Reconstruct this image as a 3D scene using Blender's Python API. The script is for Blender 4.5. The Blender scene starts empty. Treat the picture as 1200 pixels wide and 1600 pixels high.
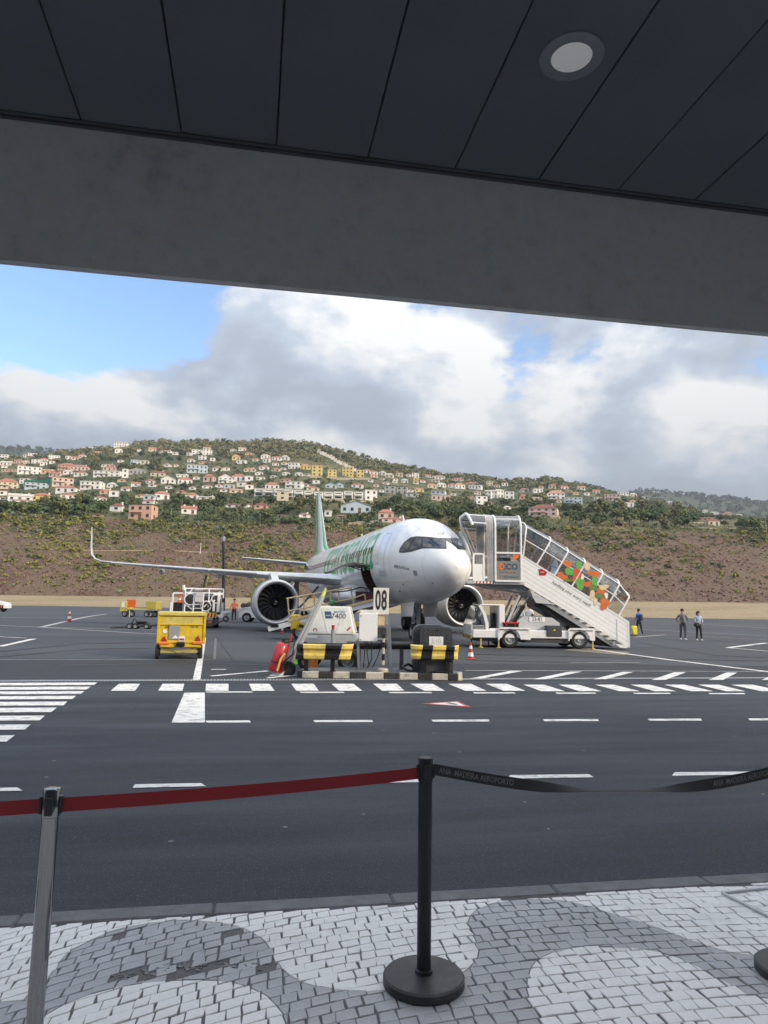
import bpy, bmesh, math, random
import numpy as np
from mathutils import Vector, Matrix, Euler
from mathutils.bvhtree import BVHTree

random.seed(7); RNG = np.random.default_rng(7)
scene = bpy.context.scene
col = scene.collection
R = math.radians

# ------------------------------------------------------------------ camera
CAM_H, YAW, PITCH, ROLL, FPX = 1.75, 10.3, 7.6, 0.95, 1110.0
cam_data = bpy.data.cameras.new('camera')
cam = bpy.data.objects.new('camera', cam_data); col.objects.link(cam)
cam_data.sensor_fit = 'VERTICAL'; cam_data.sensor_height = 24.0
cam_data.lens = FPX / 1600 * 24.0
cam_data.clip_start = 0.05; cam_data.clip_end = 12000
CAM_M = (Matrix.Translation((0, 0, CAM_H)) @ Matrix.Rotation(R(-YAW), 4, 'Z')
         @ Matrix.Rotation(R(90 + PITCH), 4, 'X') @ Matrix.Rotation(R(ROLL), 4, 'Z'))
cam.matrix_world = CAM_M
scene.camera = cam

# ------------------------------------------------------------------ light
SUN_EL, SUN_AZ = 24.0, 128.0       # azimuth clockwise from +Y: behind the camera, to its right
sun_data = bpy.data.lights.new('sun', 'SUN'); sun = bpy.data.objects.new('sun', sun_data); col.objects.link(sun)
sun_data.energy = 1.45; sun_data.angle = R(12); sun_data.color = (1.0, 0.83, 0.60)
sdir = Vector((math.sin(R(SUN_AZ)) * math.cos(R(SUN_EL)), math.cos(R(SUN_AZ)) * math.cos(R(SUN_EL)), math.sin(R(SUN_EL))))
sun.rotation_euler = sdir.to_track_quat('Z', 'Y').to_euler()
sun.location = (30, -40, 60)

world = bpy.data.worlds.new('World'); scene.world = world; world.use_nodes = True
wt = world.node_tree; wt.nodes.clear()
def wn(t, **k):
    n = wt.nodes.new(t)
    for a, b in k.items(): setattr(n, a, b)
    return n
def wmath(op, a, b=None, c=None, clamp=False):
    n = wn('ShaderNodeMath', operation=op, use_clamp=clamp)
    for i, v in enumerate((a, b, c)):
        if v is None: continue
        if isinstance(v, (int, float)): n.inputs[i].default_value = v
        else: wt.links.new(v, n.inputs[i])
    return n.outputs[0]
sky = wn('ShaderNodeTexSky', sky_type='NISHITA', sun_disc=False)
sky.sun_elevation = R(SUN_EL); sky.sun_rotation = R(SUN_AZ); sky.altitude = 50; sky.dust_density = 0.2; sky.air_density = 1.0; sky.ozone_density = 3.0
tc = wn('ShaderNodeTexCoord')
sep = wn('ShaderNodeSeparateXYZ'); wt.links.new(tc.outputs['Generated'], sep.inputs[0])
def cloud_noise(off, scale, detail, rough):
    mp = wn('ShaderNodeMapping'); mp.inputs['Location'].default_value = off; mp.inputs['Scale'].default_value = (1, 1, 1.75)
    wt.links.new(tc.outputs['Generated'], mp.inputs[0])
    n = wn('ShaderNodeTexNoise'); n.inputs['Scale'].default_value = scale; n.inputs['Detail'].default_value = detail
    n.inputs['Roughness'].default_value = rough; n.inputs['Distortion'].default_value = 0.12
    wt.links.new(mp.outputs[0], n.inputs['Vector']); return n.outputs['Fac']
CO = Vector((3.1 + 3 * 1.37, 1.7 - 3 * 0.83, 0.45 + 3 * .61))
n1 = cloud_noise(CO, 3.4, 13, 0.60)
n2 = cloud_noise(CO + Vector((0.05, -0.02, 0.075)), 3.4, 5, 0.52)
n3 = cloud_noise(Vector((7.3, 4.1, 2.2)), 1.7, 5, 0.5)
n4 = cloud_noise(Vector((2.3, 9.1, 5.2)), 9.0, 8, 0.55)
elev = sep.outputs[2]
def gap_at(px, py, half, amount):          # an opening in the cloud deck
    hv = CAM_M.to_3x3() @ Vector(((px - 600) / FPX, -(py - 800) / FPX, -1)); hv.normalize()
    hd = wn('ShaderNodeVectorMath', operation='DOT_PRODUCT'); wt.links.new(tc.outputs['Generated'], hd.inputs[0]); hd.inputs[1].default_value = hv
    g = wn('ShaderNodeMapRange', interpolation_type='SMOOTHSTEP'); wt.links.new(hd.outputs['Value'], g.inputs[0])
    g.inputs[1].default_value = math.cos(R(half)); g.inputs[2].default_value = 1.0; g.inputs[3].default_value = 0.0; g.inputs[4].default_value = amount
    return g.outputs[0]
gaps = wmath('MAXIMUM', wmath('MAXIMUM', gap_at(50, 400, 13, .27), gap_at(230, 415, 10, .22)), wmath('MAXIMUM', gap_at(655, 480, 5, .10), gap_at(-250, 380, 14, .26)))
thick = wmath('SUBTRACT', wmath('ADD', n1, wmath('MULTIPLY', wmath('MAXIMUM', wmath('SUBTRACT', 0.26, elev), -0.06), 0.32)), gaps)
cov = wn('ShaderNodeMapRange', interpolation_type='SMOOTHSTEP'); wt.links.new(thick, cov.inputs[0])
cov.inputs[1].default_value = 0.32; cov.inputs[2].default_value = 0.405
lit = wmath('MULTIPLY_ADD', wmath('SUBTRACT', n1, n2), 4.2, 0.44)
lit = wmath('ADD', lit, wmath('MULTIPLY', wmath('SUBTRACT', n3, 0.5), 1.5))
lit = wmath('ADD', lit, wmath('MULTIPLY', wmath('SUBTRACT', n4, 0.5), 0.95))
lit = wmath('ADD', lit, wmath('MULTIPLY', wmath('MINIMUM', wmath('SUBTRACT', elev, 0.20), 0.14), 1.5), clamp=True)
ramp = wn('ShaderNodeValToRGB'); wt.links.new(lit, ramp.inputs[0])
e = ramp.color_ramp.elements
e[0].position = 0.05; e[0].color = (1.50, 1.68, 2.02, 1)
e[1].position = 0.95; e[1].color = (3.22, 3.24, 3.24, 1)
m = ramp.color_ramp.elements.new(0.45); m.color = (1.86, 2.10, 2.50, 1)
lum = wmath('MULTIPLY_ADD', wmath('MAXIMUM', elev, 0.0), 1.75, 0.55)      # an overcast sky is brightest overhead
cl = wn('ShaderNodeVectorMath', operation='SCALE'); wt.links.new(ramp.outputs[0], cl.inputs[0]); wt.links.new(lum, cl.inputs['Scale'])
mixc = wn('ShaderNodeMix', data_type='RGBA'); wt.links.new(cov.outputs[0], mixc.inputs[0])
wt.links.new(sky.outputs[0], mixc.inputs[6]); wt.links.new(cl.outputs[0], mixc.inputs[7])
bg = wn('ShaderNodeBackground'); bg.inputs[1].default_value = 0.10
wt.links.new(mixc.outputs[2], bg.inputs[0])
wo = wn('ShaderNodeOutputWorld'); wt.links.new(bg.outputs[0], wo.inputs[0])

vs = scene.view_settings
vs.view_transform = 'Standard'; vs.look = 'None'; vs.gamma = 1.0; vs.use_curve_mapping = False; vs.exposure = 1.48
scene.display_settings.display_device = 'sRGB'
scene.cycles.use_denoising = True
scene.cycles.max_bounces = 8; scene.cycles.diffuse_bounces = 4; scene.cycles.transparent_max_bounces = 16
scene.cycles.volume_bounces = 0
scene.cycles.use_adaptive_sampling = True; scene.cycles.adaptive_threshold = 0.02
try: scene.cycles.denoiser = 'OPENIMAGEDENOISE'
except Exception: pass

# ------------------------------------------------------------------ placing helpers
FWD = Vector((math.sin(R(YAW)), math.cos(R(YAW)), 0)); RGT = Vector((math.cos(R(YAW)), -math.sin(R(YAW)), 0))
CAMP = Vector((0, 0, CAM_H))
def clampf(v, a, b): return max(a, min(b, v))
def HZ(x, y):                       # the apron rises gently away from the drain
    return 0.016 * clampf(y - 17.5, 0, 45) * clampf((35 - x) / 35, 0, 0.72)
def ray(px, py): return CAM_M.to_3x3() @ Vector(((px - 600) / FPX, -(py - 800) / FPX, -1))
def ground(px, py, z=None):         # photograph pixel -> point on the ground
    d = ray(px, py); h = 0.0 if z is None else z
    for _ in range(1 if z is not None else 6):
        t = (h - CAM_H) / d.z; p = CAMP + d * t
        if z is None: h = HZ(p.x, p.y)
    return Vector((p.x, p.y, h))
def at(px, py, depth):              # photograph pixel -> point at a known distance
    d = ray(px, py); return CAMP + d * (depth / d.dot(FWD))
def base(px, depth):                # ground point below a pixel column at a distance
    p = at(px, 950, depth); return Vector((p.x, p.y, HZ(p.x, p.y)))
HOR = lambda px: 948 + (px - 600) * 0.0166
VIEW_RZ = -R(YAW)                   # object x axis = camera right, y axis = away

# ------------------------------------------------------------------ mesh builder
class MB:
    def __init__(s): s.v = []; s.f = []; s.mi = []; s.cur = 0
    def add(s, vs_, fs):
        o = len(s.v); s.v += [tuple(v) for v in vs_]
        for f in fs: s.f.append(tuple(i + o for i in f)); s.mi.append(s.cur)
        return s
    def box(s, c, d, rot=None, b=0.0):
        x, y, z = d[0] / 2, d[1] / 2, d[2] / 2; b = min(b, x * .9, y * .9, z * .9)
        if b <= 0:
            P = [(i * x, j * y, k * z) for i in (-1, 1) for j in (-1, 1) for k in (-1, 1)]
            F = [(0, 1, 3, 2), (4, 6, 7, 5), (0, 4, 5, 1), (2, 3, 7, 6), (0, 2, 6, 4), (1, 5, 7, 3)]
        else:
            P = []; idx = {}
            for i in (-1, 1):
                for j in (-1, 1):
                    for k in (-1, 1):
                        for a in range(3):
                            q = [i * (x - b), j * (y - b), k * (z - b)]; q[a] = (i * x, j * y, k * z)[a]
                            idx[(i, j, k, a)] = len(P); P.append(tuple(q))
            F = []
            for i in (-1, 1):
                F.append([idx[(i, a, c_, 0)] for a, c_ in ((-1, -1), (1, -1), (1, 1), (-1, 1))][::i])
                F.append([idx[(a, i, c_, 1)] for a, c_ in ((-1, -1), (-1, 1), (1, 1), (1, -1))][::i])
                F.append([idx[(a, c_, i, 2)] for a, c_ in ((-1, -1), (1, -1), (1, 1), (-1, 1))][::i])
            for i in (-1, 1):
                for j in (-1, 1):
                    F.append((idx[(i, j, -1, 0)], idx[(i, j, 1, 0)], idx[(i, j, 1, 1)], idx[(i, j, -1, 1)]))
                    F.append((idx[(i, -1, j, 0)], idx[(i, 1, j, 0)], idx[(i, 1, j, 2)], idx[(i, -1, j, 2)]))
                    F.append((idx[(-1, i, j, 1)], idx[(1, i, j, 1)], idx[(1, i, j, 2)], idx[(-1, i, j, 2)]))
                    for k in (-1, 1): F.append((idx[(i, j, k, 0)], idx[(i, j, k, 1)], idx[(i, j, k, 2)]))
        c = Vector(c)
        if rot is not None:
            if not isinstance(rot, Matrix): rot = Euler(rot).to_matrix()
            P = [rot @ Vector(p) + c for p in P]
        else: P = [Vector(p) + c for p in P]
        return s.add(P, F)
    def bx(s, x0, x1, y0, y1, z0, z1, b=0.0):
        return s.box(((x0 + x1) / 2, (y0 + y1) / 2, (z0 + z1) / 2), (abs(x1 - x0), abs(y1 - y0), abs(z1 - z0)), b=b)
    def cyl(s, p0, p1, r0, r1=None, n=12, caps=True):
        r1 = r0 if r1 is None else r1; p0, p1 = Vector(p0), Vector(p1); d = (p1 - p0).normalized()
        a = d.orthogonal().normalized(); b_ = d.cross(a); P = []
        for p, r in ((p0, r0), (p1, r1)):
            for i in range(n):
                t = 2 * math.pi * i / n; P.append(p + a * (math.cos(t) * r) + b_ * (math.sin(t) * r))
        F = [(i, (i + 1) % n, n + (i + 1) % n, n + i) for i in range(n)]
        if caps: F += [tuple(range(n))[::-1], tuple(range(n, 2 * n))]
        return s.add(P, F)
    def tube(s, pts, r, n=8, caps=True):
        pts = [Vector(p) for p in pts]; rs = r if isinstance(r, (list, tuple)) else [r] * len(pts)
        P = []; a = None
        for i, p in enumerate(pts):
            d = (pts[min(i + 1, len(pts) - 1)] - pts[max(i - 1, 0)]).normalized()
            if a is None: a = d.orthogonal().normalized()
            else: a = (a - d * a.dot(d)).normalized()
            b_ = d.cross(a)
            for k in range(n):
                t = 2 * math.pi * k / n; P.append(p + (a * math.cos(t) + b_ * math.sin(t)) * rs[i])
        F = []
        for i in range(len(pts) - 1):
            for k in range(n): F.append((i * n + k, i * n + (k + 1) % n, (i + 1) * n + (k + 1) % n, (i + 1) * n + k))
        if caps: F += [tuple(range(n))[::-1], tuple(range((len(pts) - 1) * n, len(pts) * n))]
        return s.add(P, F)
    def bar(s, p0, p1, w, h=None):     # square bar
        h = w if h is None else h; p0, p1 = Vector(p0), Vector(p1); d = p1 - p0; L = d.length
        q = d.to_track_quat('X', 'Z').to_matrix()
        return s.box((p0 + p1) / 2, (L, w, h), q)
    def prism(s, poly, a, b, axis='y'):   # poly of 2-tuples; extruded between a and b
        n = len(poly); P = []
        for t in (a, b):
            for (u, v) in poly: P.append({'y': (u, t, v), 'x': (t, u, v), 'z': (u, v, t)}[axis])
        return s.add(P, [tuple(range(n)), tuple(range(n, 2 * n))[::-1]] + [(i, n + i, n + (i + 1) % n, (i + 1) % n) for i in range(n)])
    def lathe(s, prof, o=(0, 0, 0), axis='z', n=24):  # prof [(r, h)]
        o = Vector(o); P = []
        for r, h in prof:
            for k in range(n):
                t = 2 * math.pi * k / n; c_, q = math.cos(t) * r, math.sin(t) * r
                P.append(o + Vector({'z': (c_, q, h), 'x': (h, c_, q), 'y': (q, h, c_)}[axis]))
        m_ = len(prof)
        return s.add(P, [(i * n + k, i * n + (k + 1) % n, (i + 1) * n + (k + 1) % n, (i + 1) * n + k) for i in range(m_ - 1) for k in range(n)])
    def loft(s, rings, closed=True, caps=False):
        n = len(rings[0]); P = [p for r in rings for p in r]; F = []
        for i in range(len(rings) - 1):
            for k in range(n if closed else n - 1): F.append((i * n + k, i * n + (k + 1) % n, (i + 1) * n + (k + 1) % n, (i + 1) * n + k))
        if caps: F += [tuple(range(n))[::-1], tuple(range((len(rings) - 1) * n, len(rings) * n))]
        return s.add(P, F)
    def mesh(s, name, mats, smooth=False, fix=True):
        me = bpy.data.meshes.new(name); me.from_pydata(s.v, [], s.f)
        for m_ in (mats if isinstance(mats, (list, tuple)) else [mats]): me.materials.append(m_)
        if any(s.mi): me.polygons.foreach_set('material_index', s.mi)
        if fix:
            bm = bmesh.new(); bm.from_mesh(me); bmesh.ops.recalc_face_normals(bm, faces=bm.faces); bm.to_mesh(me); bm.free()
        if smooth: shade(me, smooth)
        me.update(); return me
    def build(s, name, mats, parent=None, smooth=False, fix=True, loc=None, rot=None):
        return obj(name, s.mesh(name, mats, smooth, fix), parent, loc, rot)
def shade(me, ang=True):
    a = 40 if ang is True else ang
    me.polygons.foreach_set('use_smooth', [True] * len(me.polygons))
    if a < 180:
        try: me.set_sharp_from_angle(angle=R(a))
        except Exception: pass
def obj(name, me, parent=None, loc=None, rot=None, scale=None):
    o = bpy.data.objects.new(name, me); col.objects.link(o)
    if parent is not None: o.parent = parent
    if loc is not None: o.location = loc
    if rot is not None: o.rotation_euler = rot
    if scale is not None: o.scale = scale
    return o
def tag(o, label=None, cat=None, group=None, kind=None):
    if label: o['label'] = label
    if cat: o['category'] = cat
    if group: o['group'] = group
    if kind: o['kind'] = kind
    return o
def thing(name, label, cat, loc=(0, 0, 0), rz=0.0, group=None):
    o = bpy.data.objects.new(name, None); col.objects.link(o); o.empty_display_size = 0.2
    o.location = loc; o.rotation_euler = (0, 0, rz); return tag(o, label, cat, group)
def copy_tree(o, parent=None, kids=None):
    c = o.copy(); col.objects.link(c); c.parent = parent
    for ch in (kids or {}).get(o, o.children): copy_tree(ch, c, kids)
    return c
def raw_mesh(name, V, F, mats, mi=None, smooth=False):   # numpy, fast
    me = bpy.data.meshes.new(name); V = np.asarray(V, np.float32); F = np.asarray(F, np.int32); k = F.shape[1]
    me.vertices.add(len(V)); me.vertices.foreach_set('co', V.ravel())
    me.loops.add(F.size); me.loops.foreach_set('vertex_index', F.ravel())
    me.polygons.add(len(F)); me.polygons.foreach_set('loop_start', np.arange(len(F), dtype=np.int32) * k)
    for m_ in mats: me.materials.append(m_)
    if mi is not None: me.polygons.foreach_set('material_index', np.asarray(mi, np.int32))
    if smooth: me.polygons.foreach_set('use_smooth', np.ones(len(F), bool))
    me.update(calc_edges=True); me.validate(); return me
FONT_CACHE = {}
def text_mesh(txt, size, mats, depth=0.004, bold=0.0, shear=0.0, align='CENTER', spacing=1.0):
    cu = bpy.data.curves.new('txt', 'FONT'); cu.body = txt; cu.size = size; cu.extrude = depth; cu.offset = bold; cu.shear = shear
    cu.align_x = align; cu.align_y = 'CENTER'; cu.space_character = spacing; cu.resolution_u = 3
    o = bpy.data.objects.new('txt', cu); col.objects.link(o)
    me = bpy.data.meshes.new_from_object(o.evaluated_get(bpy.context.evaluated_depsgraph_get()))
    bpy.data.objects.remove(o); bpy.data.curves.remove(cu)
    me.materials.clear(); me.materials.append(mats); return me
def text_on(name, txt, size, m_, parent, loc, rot=(R(90), 0, 0), **k):
    return obj(name, text_mesh(txt, size, m_, **k), parent, loc, rot)

# ------------------------------------------------------------------ materials
def mat(name, c, rough=0.6, metal=0.0, var=0.12, scale=6.0, bump=0.0, bscale=60.0, coat=0.0, spec=0.5, emit=None, alpha=1.0, coords='Object', detail=5, c2=None, dirt=None):
    m_ = bpy.data.materials.new(name); m_.use_nodes = True; t = m_.node_tree; b = t.nodes['Principled BSDF']
    b.inputs['Roughness'].default_value = rough; b.inputs['Metallic'].default_value = metal
    b.inputs['Specular IOR Level'].default_value = spec; b.inputs['Coat Weight'].default_value = coat; b.inputs['Coat Roughness'].default_value = 0.08
    b.inputs['Alpha'].default_value = alpha
    tc_ = t.nodes.new('ShaderNodeTexCoord')
    n = t.nodes.new('ShaderNodeTexNoise'); n.inputs['Scale'].default_value = scale; n.inputs['Detail'].default_value = detail; n.inputs['Roughness'].default_value = 0.6
    t.links.new(tc_.outputs[coords], n.inputs['Vector'])
    rp = t.nodes.new('ShaderNodeValToRGB'); rp.color_ramp.elements[0].position = 0.3; rp.color_ramp.elements[1].position = 0.7
    a = tuple(v * (1 - var) for v in c); d = tuple(min(v * (1 + var), 1) for v in (c2 or c))
    rp.color_ramp.elements[0].color = (*a, 1); rp.color_ramp.elements[1].color = (*d, 1)
    t.links.new(n.outputs['Fac'], rp.inputs[0]); out = rp.outputs[0]
    if dirt:                         # (colour, amount, scale)
        n2_ = t.nodes.new('ShaderNodeTexNoise'); n2_.inputs['Scale'].default_value = dirt[2]; n2_.inputs['Detail'].default_value = 8; n2_.inputs['Roughness'].default_value = 0.7
        t.links.new(tc_.outputs[coords], n2_.inputs['Vector'])
        r2 = t.nodes.new('ShaderNodeMapRange'); r2.inputs[1].default_value = 0.5; r2.inputs[2].default_value = 0.72; r2.inputs[4].default_value = dirt[1]
        t.links.new(n2_.outputs['Fac'], r2.inputs[0])
        mx = t.nodes.new('ShaderNodeMix'); mx.data_type = 'RGBA'; t.links.new(r2.outputs[0], mx.inputs[0]); t.links.new(out, mx.inputs[6]); mx.inputs[7].default_value = (*dirt[0], 1); out = mx.outputs[2]
    t.links.new(out, b.inputs['Base Color'])
    if rough > 0.15 and metal < .5:
        mr = t.nodes.new('ShaderNodeMapRange'); mr.inputs[3].default_value = rough * .85; mr.inputs[4].default_value = min(rough * 1.15, 1)
        t.links.new(n.outputs['Fac'], mr.inputs[0]); t.links.new(mr.outputs[0], b.inputs['Roughness'])
    if bump:
        nb = t.nodes.new('ShaderNodeTexNoise'); nb.inputs['Scale'].default_value = bscale; nb.inputs['Detail'].default_value = 4
        t.links.new(tc_.outputs[coords], nb.inputs['Vector'])
        bp = t.nodes.new('ShaderNodeBump'); bp.inputs['Strength'].default_value = bump; bp.inputs['Distance'].default_value = 0.01
        t.links.new(nb.outputs['Fac'], bp.inputs['Height']); t.links.new(bp.outputs[0], b.inputs['Normal'])
    if emit:
        b.inputs['Emission Color'].default_value = (*emit[0], 1); b.inputs['Emission Strength'].default_value = emit[1]
    return m_
def glass(name, c=(0.8, 0.9, 0.95), a=0.25, rough=0.05):   # thin tinted pane
    m_ = bpy.data.materials.new(name); m_.use_nodes = True; t = m_.node_tree; t.nodes.remove(t.nodes['Principled BSDF'])
    tr = t.nodes.new('ShaderNodeBsdfTransparent'); tr.inputs[0].default_value = (*c, 1)
    gl = t.nodes.new('ShaderNodeBsdfGlossy'); gl.inputs['Roughness'].default_value = rough; gl.inputs[0].default_value = (1, 1, 1, 1)
    fr = t.nodes.new('ShaderNodeFresnel'); fr.inputs[0].default_value = 1.5
    ad = t.nodes.new('ShaderNodeMath'); ad.operation = 'ADD'; ad.inputs[1].default_value = a * .25; t.links.new(fr.outputs[0], ad.inputs[0])
    mx = t.nodes.new('ShaderNodeMixShader'); t.links.new(ad.outputs[0], mx.inputs[0]); t.links.new(tr.outputs[0], mx.inputs[1]); t.links.new(gl.outputs[0], mx.inputs[2])
    t.links.new(mx.outputs[0], t.nodes['Material Output'].inputs[0]); return m_

M = {}
M['white'] = mat('white_paint', (.80, .81, .82), .35, var=.06, coat=.2, dirt=((.35, .33, .30), .35, 5))
M['white_clean'] = mat('white_gloss', (.84, .85, .86), .28, var=.03, coat=.3, scale=2)
M['line'] = mat('line_paint', (.66, .66, .65), .75, var=.16, scale=14, dirt=((.10, .105, .12), .95, 4.5))
M['line_worn'] = mat('worn_line_paint', (.42, .42, .42), .8, var=.2, scale=6, dirt=((.09, .095, .105), .8, 2.5))
M['grey'] = mat('grey_paint', (.26, .28, .30), .5, var=.1)
M['dgrey'] = mat('dark_grey', (.055, .06, .068), .5, var=.15)
M['lgrey'] = mat('light_grey', (.5, .52, .54), .45, var=.08)
M['steel'] = mat('steel', (.48, .50, .52), .38, metal=.8, var=.1)
M['chrome'] = mat('chrome', (.26, .26, .265), .05, metal=1.0, var=.03, scale=14)
M['black'] = mat('black_paint', (.012, .012, .013), .35, var=.2)
M['rubber'] = mat('rubber', (.016, .016, .017), .8, var=.25)
M['yellow'] = mat('yellow_paint', (.62, .44, .03), .45, var=.10, scale=3, dirt=((.22, .13, .03), .55, 4))
M['yellow_old'] = mat('faded_yellow', (.55, .46, .12), .6, var=.18, dirt=((.2, .14, .06), .5, 5))
M['railyellow'] = mat('rail_yellow', (.66, .50, .12), .5, var=.1, dirt=((.2, .14, .06), .45, 8))
M['red'] = mat('red_paint', (.42, .025, .03), .4, var=.12, coat=.2)
M['orange'] = mat('orange', (.75, .16, .03), .5, var=.1)
M['beige'] = mat('beige_rail', (.60, .47, .29), .5, var=.1)
M['green'] = mat('livery_green', (.045, .38, .13), .35, var=.05, coat=.3)
M['neon'] = mat('neon_green', (.22, .80, .05), .5, var=.08)
M['navy'] = mat('navy', (.03, .07, .16), .5)
M['ink'] = mat('ink', (.02, .022, .025), .6)
M['skin'] = mat('skin', (.42, .24, .17), .6, var=.08)
M['hair'] = mat('hair', (.035, .022, .014), .6)
M['stone_kerb'] = mat('kerb_stone', (.15, .155, .165), .85, var=.25, scale=8, bump=.4, bscale=90)
M['glass_dark'] = mat('dark_glass', (.012, .016, .022), .06, spec=.8, var=.2)
# ================================================================== SETTING
def interp(x, tab):
    xs = [a for a, _ in tab]; ys = [b for _, b in tab]; return float(np.interp(x, xs, ys))
def surf_mat(name, stops, s1, s2, rough=.9, bump=.5, bscale=4.0, fleck=None, spec=.3, dist=.05, coords='Object', streak=None):
    """two noises mixed through a ramp; optional light flecks"""
    m_ = bpy.data.materials.new(name); m_.use_nodes = True; t = m_.node_tree; b = t.nodes['Principled BSDF']
    b.inputs['Roughness'].default_value = rough; b.inputs['Specular IOR Level'].default_value = spec
    tc_ = t.nodes.new('ShaderNodeTexCoord'); src = tc_.outputs[coords]
    if streak:
        mp = t.nodes.new('ShaderNodeMapping'); mp.inputs['Scale'].default_value = streak; t.links.new(src, mp.inputs[0]); st = mp.outputs[0]
    else: st = src
    def nz(sc, vec, det=6, ro=.6):
        n = t.nodes.new('ShaderNodeTexNoise'); n.inputs['Scale'].default_value = sc; n.inputs['Detail'].default_value = det; n.inputs['Roughness'].default_value = ro
        t.links.new(vec, n.inputs['Vector']); return n.outputs['Fac']
    a, c = nz(s1, st), nz(s2, src, 3)
    mx = t.nodes.new('ShaderNodeMath'); mx.operation = 'MULTIPLY_ADD'; mx.inputs[1].default_value = .55; t.links.new(a, mx.inputs[0])
    m2 = t.nodes.new('ShaderNodeMath'); m2.operation = 'MULTIPLY'; m2.inputs[1].default_value = .45; t.links.new(c, m2.inputs[0]); t.links.new(m2.outputs[0], mx.inputs[2])
    rp = t.nodes.new('ShaderNodeValToRGB'); els = rp.color_ramp.elements
    els[0].position, els[0].color = stops[0][0], (*stops[0][1], 1); els[1].position, els[1].color = stops[-1][0], (*stops[-1][1], 1)
    for p_, c_ in stops[1:-1]: els.new(p_).color = (*c_, 1)
    t.links.new(mx.outputs[0], rp.inputs[0]); out = rp.outputs[0]
    if fleck:
        for sc, th, cc in fleck:
            v = t.nodes.new('ShaderNodeTexVoronoi'); v.inputs['Scale'].default_value = sc; v.inputs['Randomness'].default_value = 1
            t.links.new(src, v.inputs['Vector'])
            lt = t.nodes.new('ShaderNodeMath'); lt.operation = 'LESS_THAN'; lt.inputs[1].default_value = th; t.links.new(v.outputs['Distance'], lt.inputs[0])
            sx = t.nodes.new('ShaderNodeSeparateXYZ'); t.links.new(v.outputs['Color'], sx.inputs[0])
            gt = t.nodes.new('ShaderNodeMath'); gt.operation = 'GREATER_THAN'; gt.inputs[1].default_value = .55; t.links.new(sx.outputs[0], gt.inputs[0])
            ml = t.nodes.new('ShaderNodeMath'); ml.operation = 'MULTIPLY'; t.links.new(lt.outputs[0], ml.inputs[0]); t.links.new(gt.outputs[0], ml.inputs[1])
            m3 = t.nodes.new('ShaderNodeMix'); m3.data_type = 'RGBA'; t.links.new(ml.outputs[0], m3.inputs[0]); t.links.new(out, m3.inputs[6]); m3.inputs[7].default_value = (*cc, 1); out = m3.outputs[2]
    t.links.new(out, b.inputs['Base Color'])
    bn = nz(bscale, src, 4); bp = t.nodes.new('ShaderNodeBump'); bp.inputs['Strength'].default_value = bump; bp.inputs['Distance'].default_value = dist
    t.links.new(bn, bp.inputs['Height']); t.links.new(bp.outputs[0], b.inputs['Normal']); return m_

M['asphalt'] = surf_mat('road_asphalt', [(.34, (.013, .0155, .0225)), (.5, (.032, .037, .0495)), (.64, (.058, .064, .079))], 1.1, 130, rough=.72, bump=.9, bscale=160, dist=.008, streak=(.22, 1.3, 1),
                        fleck=[(42, .20, (.105, .11, .125)), (60, .14, (.15, .155, .17)), (2.6, .055, (.17, .17, .175)), (1.1, .018, (.30, .30, .30))])
M['apron'] = surf_mat('apron_asphalt', [(.33, (.033, .037, .045)), (.46, (.050, .055, .065)), (.58, (.068, .074, .085)), (.68, (.043, .047, .056))], .16, 26, rough=.75, bump=.5, bscale=60, dist=.01, streak=(.35, 1.6, 1))
M['apron_new'] = surf_mat('newer_asphalt', [(.3, (.026, .029, .035)), (.7, (.040, .044, .052))], .5, 60, rough=.75, bump=.6, bscale=90, dist=.008)
M['drygrass'] = surf_mat('dry_grass', [(.32, (.17, .15, .07)), (.45, (.28, .225, .135)), (.55, (.36, .29, .185)), (.66, (.25, .15, .09))], .12, 1.4, bump=1, bscale=3, dist=.3, streak=(.25, 1.2, 1))
M['bank'] = surf_mat('scrub_bank', [(.30, (.070, .038, .030)), (.43, (.118, .076, .056)), (.52, (.165, .113, .084)), (.60, (.130, .105, .060)), (.72, (.08, .085, .036))], .05, .7, bump=1, bscale=1.1, dist=.8)
M['hill'] = surf_mat('hillside_ground', [(.30, (.035, .052, .022)), (.46, (.055, .072, .028)), (.56, (.12, .115, .05)), (.66, (.21, .165, .085)), (.75, (.06, .075, .03))], .012, .12, bump=1, bscale=.5, dist=1.5)
M['farhill'] = surf_mat('far_wooded_hill', [(.3, (.030, .045, .025)), (.5, (.05, .068, .035)), (.7, (.085, .09, .05))], .008, .08, bump=1, bscale=.1, dist=8)

# ---- ground sheet: apron and everything flat up to the grass
xs = np.unique(np.concatenate([np.linspace(-700, -60, 18), np.linspace(-60, 60, 61), np.linspace(60, 800, 18)]))
ys = np.unique(np.concatenate([np.linspace(-80, 16, 9), np.linspace(17.5, 66, 40), np.linspace(66, 205, 12)]))
V = [(x, y, HZ(x, y)) for y in ys for x in xs]; nx = len(xs)
F = [(j * nx + i, j * nx + i + 1, (j + 1) * nx + i + 1, (j + 1) * nx + i) for j in range(len(ys) - 1) for i in range(nx - 1)]
apron = tag(obj('apron_ground', raw_mesh('apron_ground', V, F, [M['apron']], smooth=True)), kind='structure')

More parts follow.
